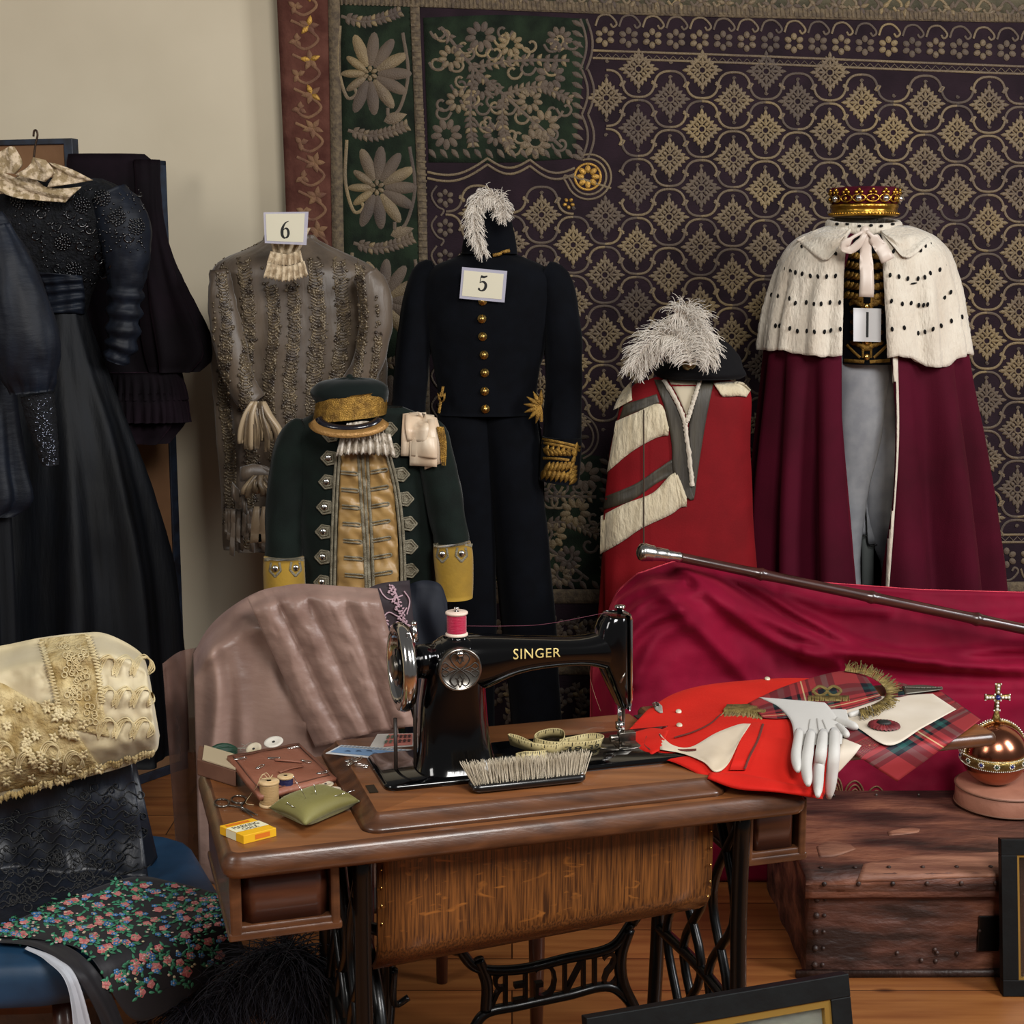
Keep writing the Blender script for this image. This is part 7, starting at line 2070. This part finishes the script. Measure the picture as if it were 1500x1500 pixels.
for k in range(4):
    x, y = 4 + k * 34, 1098 + (k % 2) * 14
    for q in range(4): stroke(mb, cgs, [(x - 14, y + 20), (x - 12 + q * 4, y - 2 - q), (x + q * 4, y - 12 + q * 3), (x + 14 + q, y - 2 + q * 4), (x + 10, y + 14)], 2.2, .008, .004, n=22)
mb.build('raised_embroidery', M('cream_cord', '#c4b083', '#d0c096', rough=.7, scale=30), cg)
mb = MB()
for k in range(60):
    x = -5 + k * 3.9; y0 = 1172 - .30 * max(0, x) + 2 * math.sin(k)
    blob(mb, cgs, leaf((x, y0 - 8), 13, 3.4, PI / 2 + rq.gauss(0, .3), 4), .006, .004)
mb.build('lace_edging', m_clace, cg)
# shawl, its dark lining layer, white cloth and boa
sg = MB(); e1, e2 = atz(105, 1424, ZS + .004), atz(352, 1332, ZS + .004)
ed = (e2 - e1); ed.normalize(); en = Vector((ed.y, -ed.x, 0)); 
rows = []
for i in range(40):
    p = e1 - ed * .9 + ed * (2.0 * i / 39)
    rows.append([p - en * .9 + TZ * .004, p - en * .3 + TZ * .004, p - en * .06 + TZ * .003, p - en * .02, p + en * .004 - TZ * .012, p + en * .016 - TZ * .05, p + en * .03 - TZ * .15, p + en * .05 - TZ * .5])
sg.grid(rows); SG = sg.surf()
m_shw = M('black_shawl_silk', '#17161a', '#201f25', rough=.65, scale=9, sheen=.15, bump=.2, bscale=30)
shw = thing('floral_shawl', 'black silk shawl embroidered with pink roses and blue flowers, spread over the blue seat', 'shawl', e1.lerp(e2, .5))
mb = MB()
A_ = [(-10, 1362), (90, 1320), (190, 1285), (255, 1292), (322, 1309)]; B_ = [(-4, 1372), (70, 1378), (132, 1402), (200, 1495), (300, 1442), (360, 1393)]
shf = lambda f, t: .004 * nz(f * 4, t * 5) + .003 * math.sin(f * 8 + t * 5)
patch(mb, SG, A_, B_, 40, 60, .012, .004, fn=shf); shs = mb.surf()
mb.build('silk', m_shw, shw)
CA, CB = cr(A_, 60), cr(B_, 60)
def shp(s, f):
    k = min(58, int(s * 59)); q = s * 59 - k
    return CA[k].lerp(CA[k + 1], q).lerp(CB[k].lerp(CB[k + 1], q), f)
mb = MB(); ro = random.Random(31)
m_fl = [M('rose_thread', '#b5525a', '#c97a7c', rough=.6, scale=60), M('pale_rose_thread', '#cf9a8c', '#c07a74', rough=.6, scale=60), M('leaf_thread', '#2f6a4c', '#3f8a68', rough=.6, scale=50), M('blue_thread', '#3a6a9c', '#4a86b8', rough=.6, scale=50), M('pale_bud_thread', '#bfb48a', '#c8a9b0', rough=.6, scale=50)]
def sq_at(y): return .45 + .55 * sm(1340, 1440, y)      # flatter where the cloth lies on the seat
done = []
for s_ in range(900):
    if 1:
        s = ro.uniform(.02, .985); f = ro.uniform(.04, .93)
        if f > .84 and s > .5: continue
        c = shp(s, f); k = sq_at(c.y)
        if any(abs(c.x - q.x) + abs(c.y - q.y) / k < 33 for q in done): continue
        done.append(c)
        wdt = (shp(min(1, s + .05), f) - shp(max(0, s - .05), f)).length
        if wdt < 9: continue
        for q in range(16):
            a = ro.uniform(0, 2 * PI); d = ro.uniform(6, 20)
            x, y = c.x + d * math.cos(a), c.y + d * math.sin(a) * k
            blob(mb, shs, [(x + (p[0] - x), y + (p[1] - y) * (k * .8 + .2)) for p in leaf((x, y), ro.uniform(7, 12), 2.4, ro.uniform(0, 6.28), 4)], .002, .002, 2)
        for q in range(ro.choice((1, 2))):
            x, y = c.x + (1, -1)[q] * ro.uniform(5, 10), c.y + (q - .5) * 12 * k
            r_ = ro.uniform(6.5, 9.5); mi = ro.choice((0, 0, 1))
            blob(mb, shs, [(x + r_ * (1 + .13 * math.cos(5 * t * PI / 10)) * math.cos(t * PI / 10) * .85, y + r_ * k * (1 + .13 * math.cos(5 * t * PI / 10)) * math.sin(t * PI / 10)) for t in range(20)], .003, .0008, mi)
            for t in range(5): stroke(mb, shs, [(x, y), (x + r_ * .75 * math.cos(t * 1.257 + .4), y + r_ * k * .8 * math.sin(t * 1.257 + .4))], 1.5, .0042, .0006, 1 - mi, 3)
            blob(mb, shs, disc((x, y), r_ * .3, 8, r_ * .3 * k), .0045, .0008, 1 - mi)
        for q in range(2):
            x, y = c.x + ro.uniform(-20, 20), c.y + ro.uniform(-14, 14) * k
            for a in range(5): blob(mb, shs, disc((x + 3 * math.cos(a * 1.257), y + 3 * k * math.sin(a * 1.257)), 2.3, 6, 2.3 * k), .003, .002, 3)
            blob(mb, shs, disc((x, y), 1.4, 6, 1.4 * k), .005, .001, 4)
        for q in range(3):
            x, y = c.x + ro.uniform(-22, 22), c.y + ro.uniform(-14, 14) * k
            blob(mb, shs, disc((x, y), 2.4, 6, 2.4 * k), .003, .002, 4)
mb.build('embroidery', m_fl, shw, label='embroidered roses, leaves and little blue flowers')
mb = MB(); patch(mb, SG, [(-10, 1366), (60, 1372), (118, 1398), (160, 1450), (196, 1540)], [(-10, 1380), (52, 1388), (100, 1420), (140, 1480), (168, 1560)], 14, 36, .006, .004, fn=shf)
tag(mb.build('black_lining', m_shw), 'plain black under layer hanging below the edge of the floral shawl', 'cloth')
mb = MB(); patch(mb, SG, [(40, 1386), (84, 1404), (116, 1440), (150, 1570)], [(36, 1390), (68, 1408), (100, 1450), (112, 1570)], 14, 36, .004, .003, fn=lambda f, t: .008 * math.sin(f * 6 + t * 2) * t)
tag(mb.build('white_cloth', M('white_linen', '#b9bcc4', rough=.7, bump=.15, bscale=30)), 'white linen cloth trailing off the blue seat beneath the black shawl', 'cloth')
mb = MB(); rh = random.Random(41)
SPN = [(262, 1500), (305, 1474), (350, 1446), (395, 1416), (432, 1406), (446, 1440), (440, 1490)]
S2 = cr(SPN, 80)
for i in range(4200):
    f = rh.random() * 78; k = int(f); c = S2[k].lerp(S2[k + 1], f - k)
    y0 = 2.50 + rh.gauss(0, .02) - .0002 * (c.x - 200) * .3
    p = at(c.x + rh.gauss(0, 9), c.y + rh.gauss(0, 9) - 6, y0)
    v = Vector((rh.gauss(0, .8), rh.gauss(-.4, .5), rh.gauss(-.3, .6))).normalized()
    l = rh.uniform(.05, .12); pts = []; q = p.copy()
    for s in range(6):
        pts.append(q.copy()); q = q + v * l / 5; v = (v + Vector((rh.gauss(0, .15), 0, -.28))).normalized()
    mb.tube(pts, [.0011, .0011, .001, .0009, .0006, .0003], 3, caps=False)
boa = thing('feather_boa', 'shaggy blue black feather boa bunched against the front of the floral shawl', 'boa', at(330, 1440, 2.42))
mb.build('fronds', M('blue_black_fur', '#08070e', '#14121f', rough=.7, scale=3, sheen=.12, sheent='#5a5a8a'), boa)
mb = MB(); mb.tube([at(c.x, c.y + 12, 2.55) for c in cr(SPN, 30)], .028, 10); mb.build('core', M('boa_core', '#08070f', rough=.9), boa)
bag = thing('crumpled_bag', 'crumpled grey brown bag on the floor beneath the blue chair', 'bag', atz(10, 1640, 0) * Vector((1, 1, 0)) if False else Vector((-.98, 2.72, 0)))
mb = MB(); rows = []
for j in range(20):
    f = j / 19; row = []
    for i in range(40):
        a = 2 * PI * i / 40; r_ = .14 * (1 - .25 * f ** 3) * (1 + .16 * nz(math.cos(a) * 2, math.sin(a) * 2, f * 3) + .06 * nz(a * 3, f * 9)) * (1 if f < .97 else .3)
        row.append(Vector((-.93 + r_ * math.cos(a), 2.66 + r_ * .8 * math.sin(a), .36 * f)))
    rows.append(row)
mb.grid(rows, closed=True); mb.build('paper', M('grey_brown_paper', '#5d4c40', '#75645a', rough=.6, scale=8, bump=.8, bscale=14, dist=.02), bag)
# ---------------------------------------------------------------- camera, daylight
cam = bpy.data.cameras.new('camera'); co = bpy.data.objects.new('camera', cam); COL.objects.link(co)
cam.sensor_width = 36; cam.sensor_fit = 'HORIZONTAL'; cam.lens = 36 * FPX / 1500
co.location = CAM; co.rotation_euler = (PI / 2 - PITCH, 0, 0)
cam.clip_start = .05
sc.camera = co
def window_light(name, loc, target, sx, sy, power, col):
    d = bpy.data.lights.new(name, 'AREA'); d.shape = 'RECTANGLE'; d.size = sx; d.size_y = sy; d.energy = power; d.color = col
    o = bpy.data.objects.new(name, d); COL.objects.link(o); o.location = loc
    o.rotation_euler = (Vector(target) - Vector(loc)).to_track_quat('-Z', 'Y').to_euler()
window_light('window_daylight', (1.1, -.3, 3.5), (.1, 3.9, .9), 1.3, 1.3, 150, (1.0, .98, .95))
window_light('window_daylight', (3.4, 1.6, 2.7), (.3, 3.6, .6), .9, 1.7, 120, (.95, .97, 1.0))
window_light('window_daylight', (-2.9, .3, 2.9), (.2, 3.6, .7), .9, 1.5, 50, (1.0, .97, .93))
w = bpy.data.worlds.new('daylit_room'); sc.world = w; w.use_nodes = True
w.node_tree.nodes['Background'].inputs[0].default_value = (.95, .93, .9, 1)
w.node_tree.nodes['Background'].inputs[1].default_value = .12
vs = sc.view_settings
vs.view_transform = 'Standard'; vs.look = 'None'; vs.gamma = 1; vs.use_curve_mapping = False; vs.exposure = 0
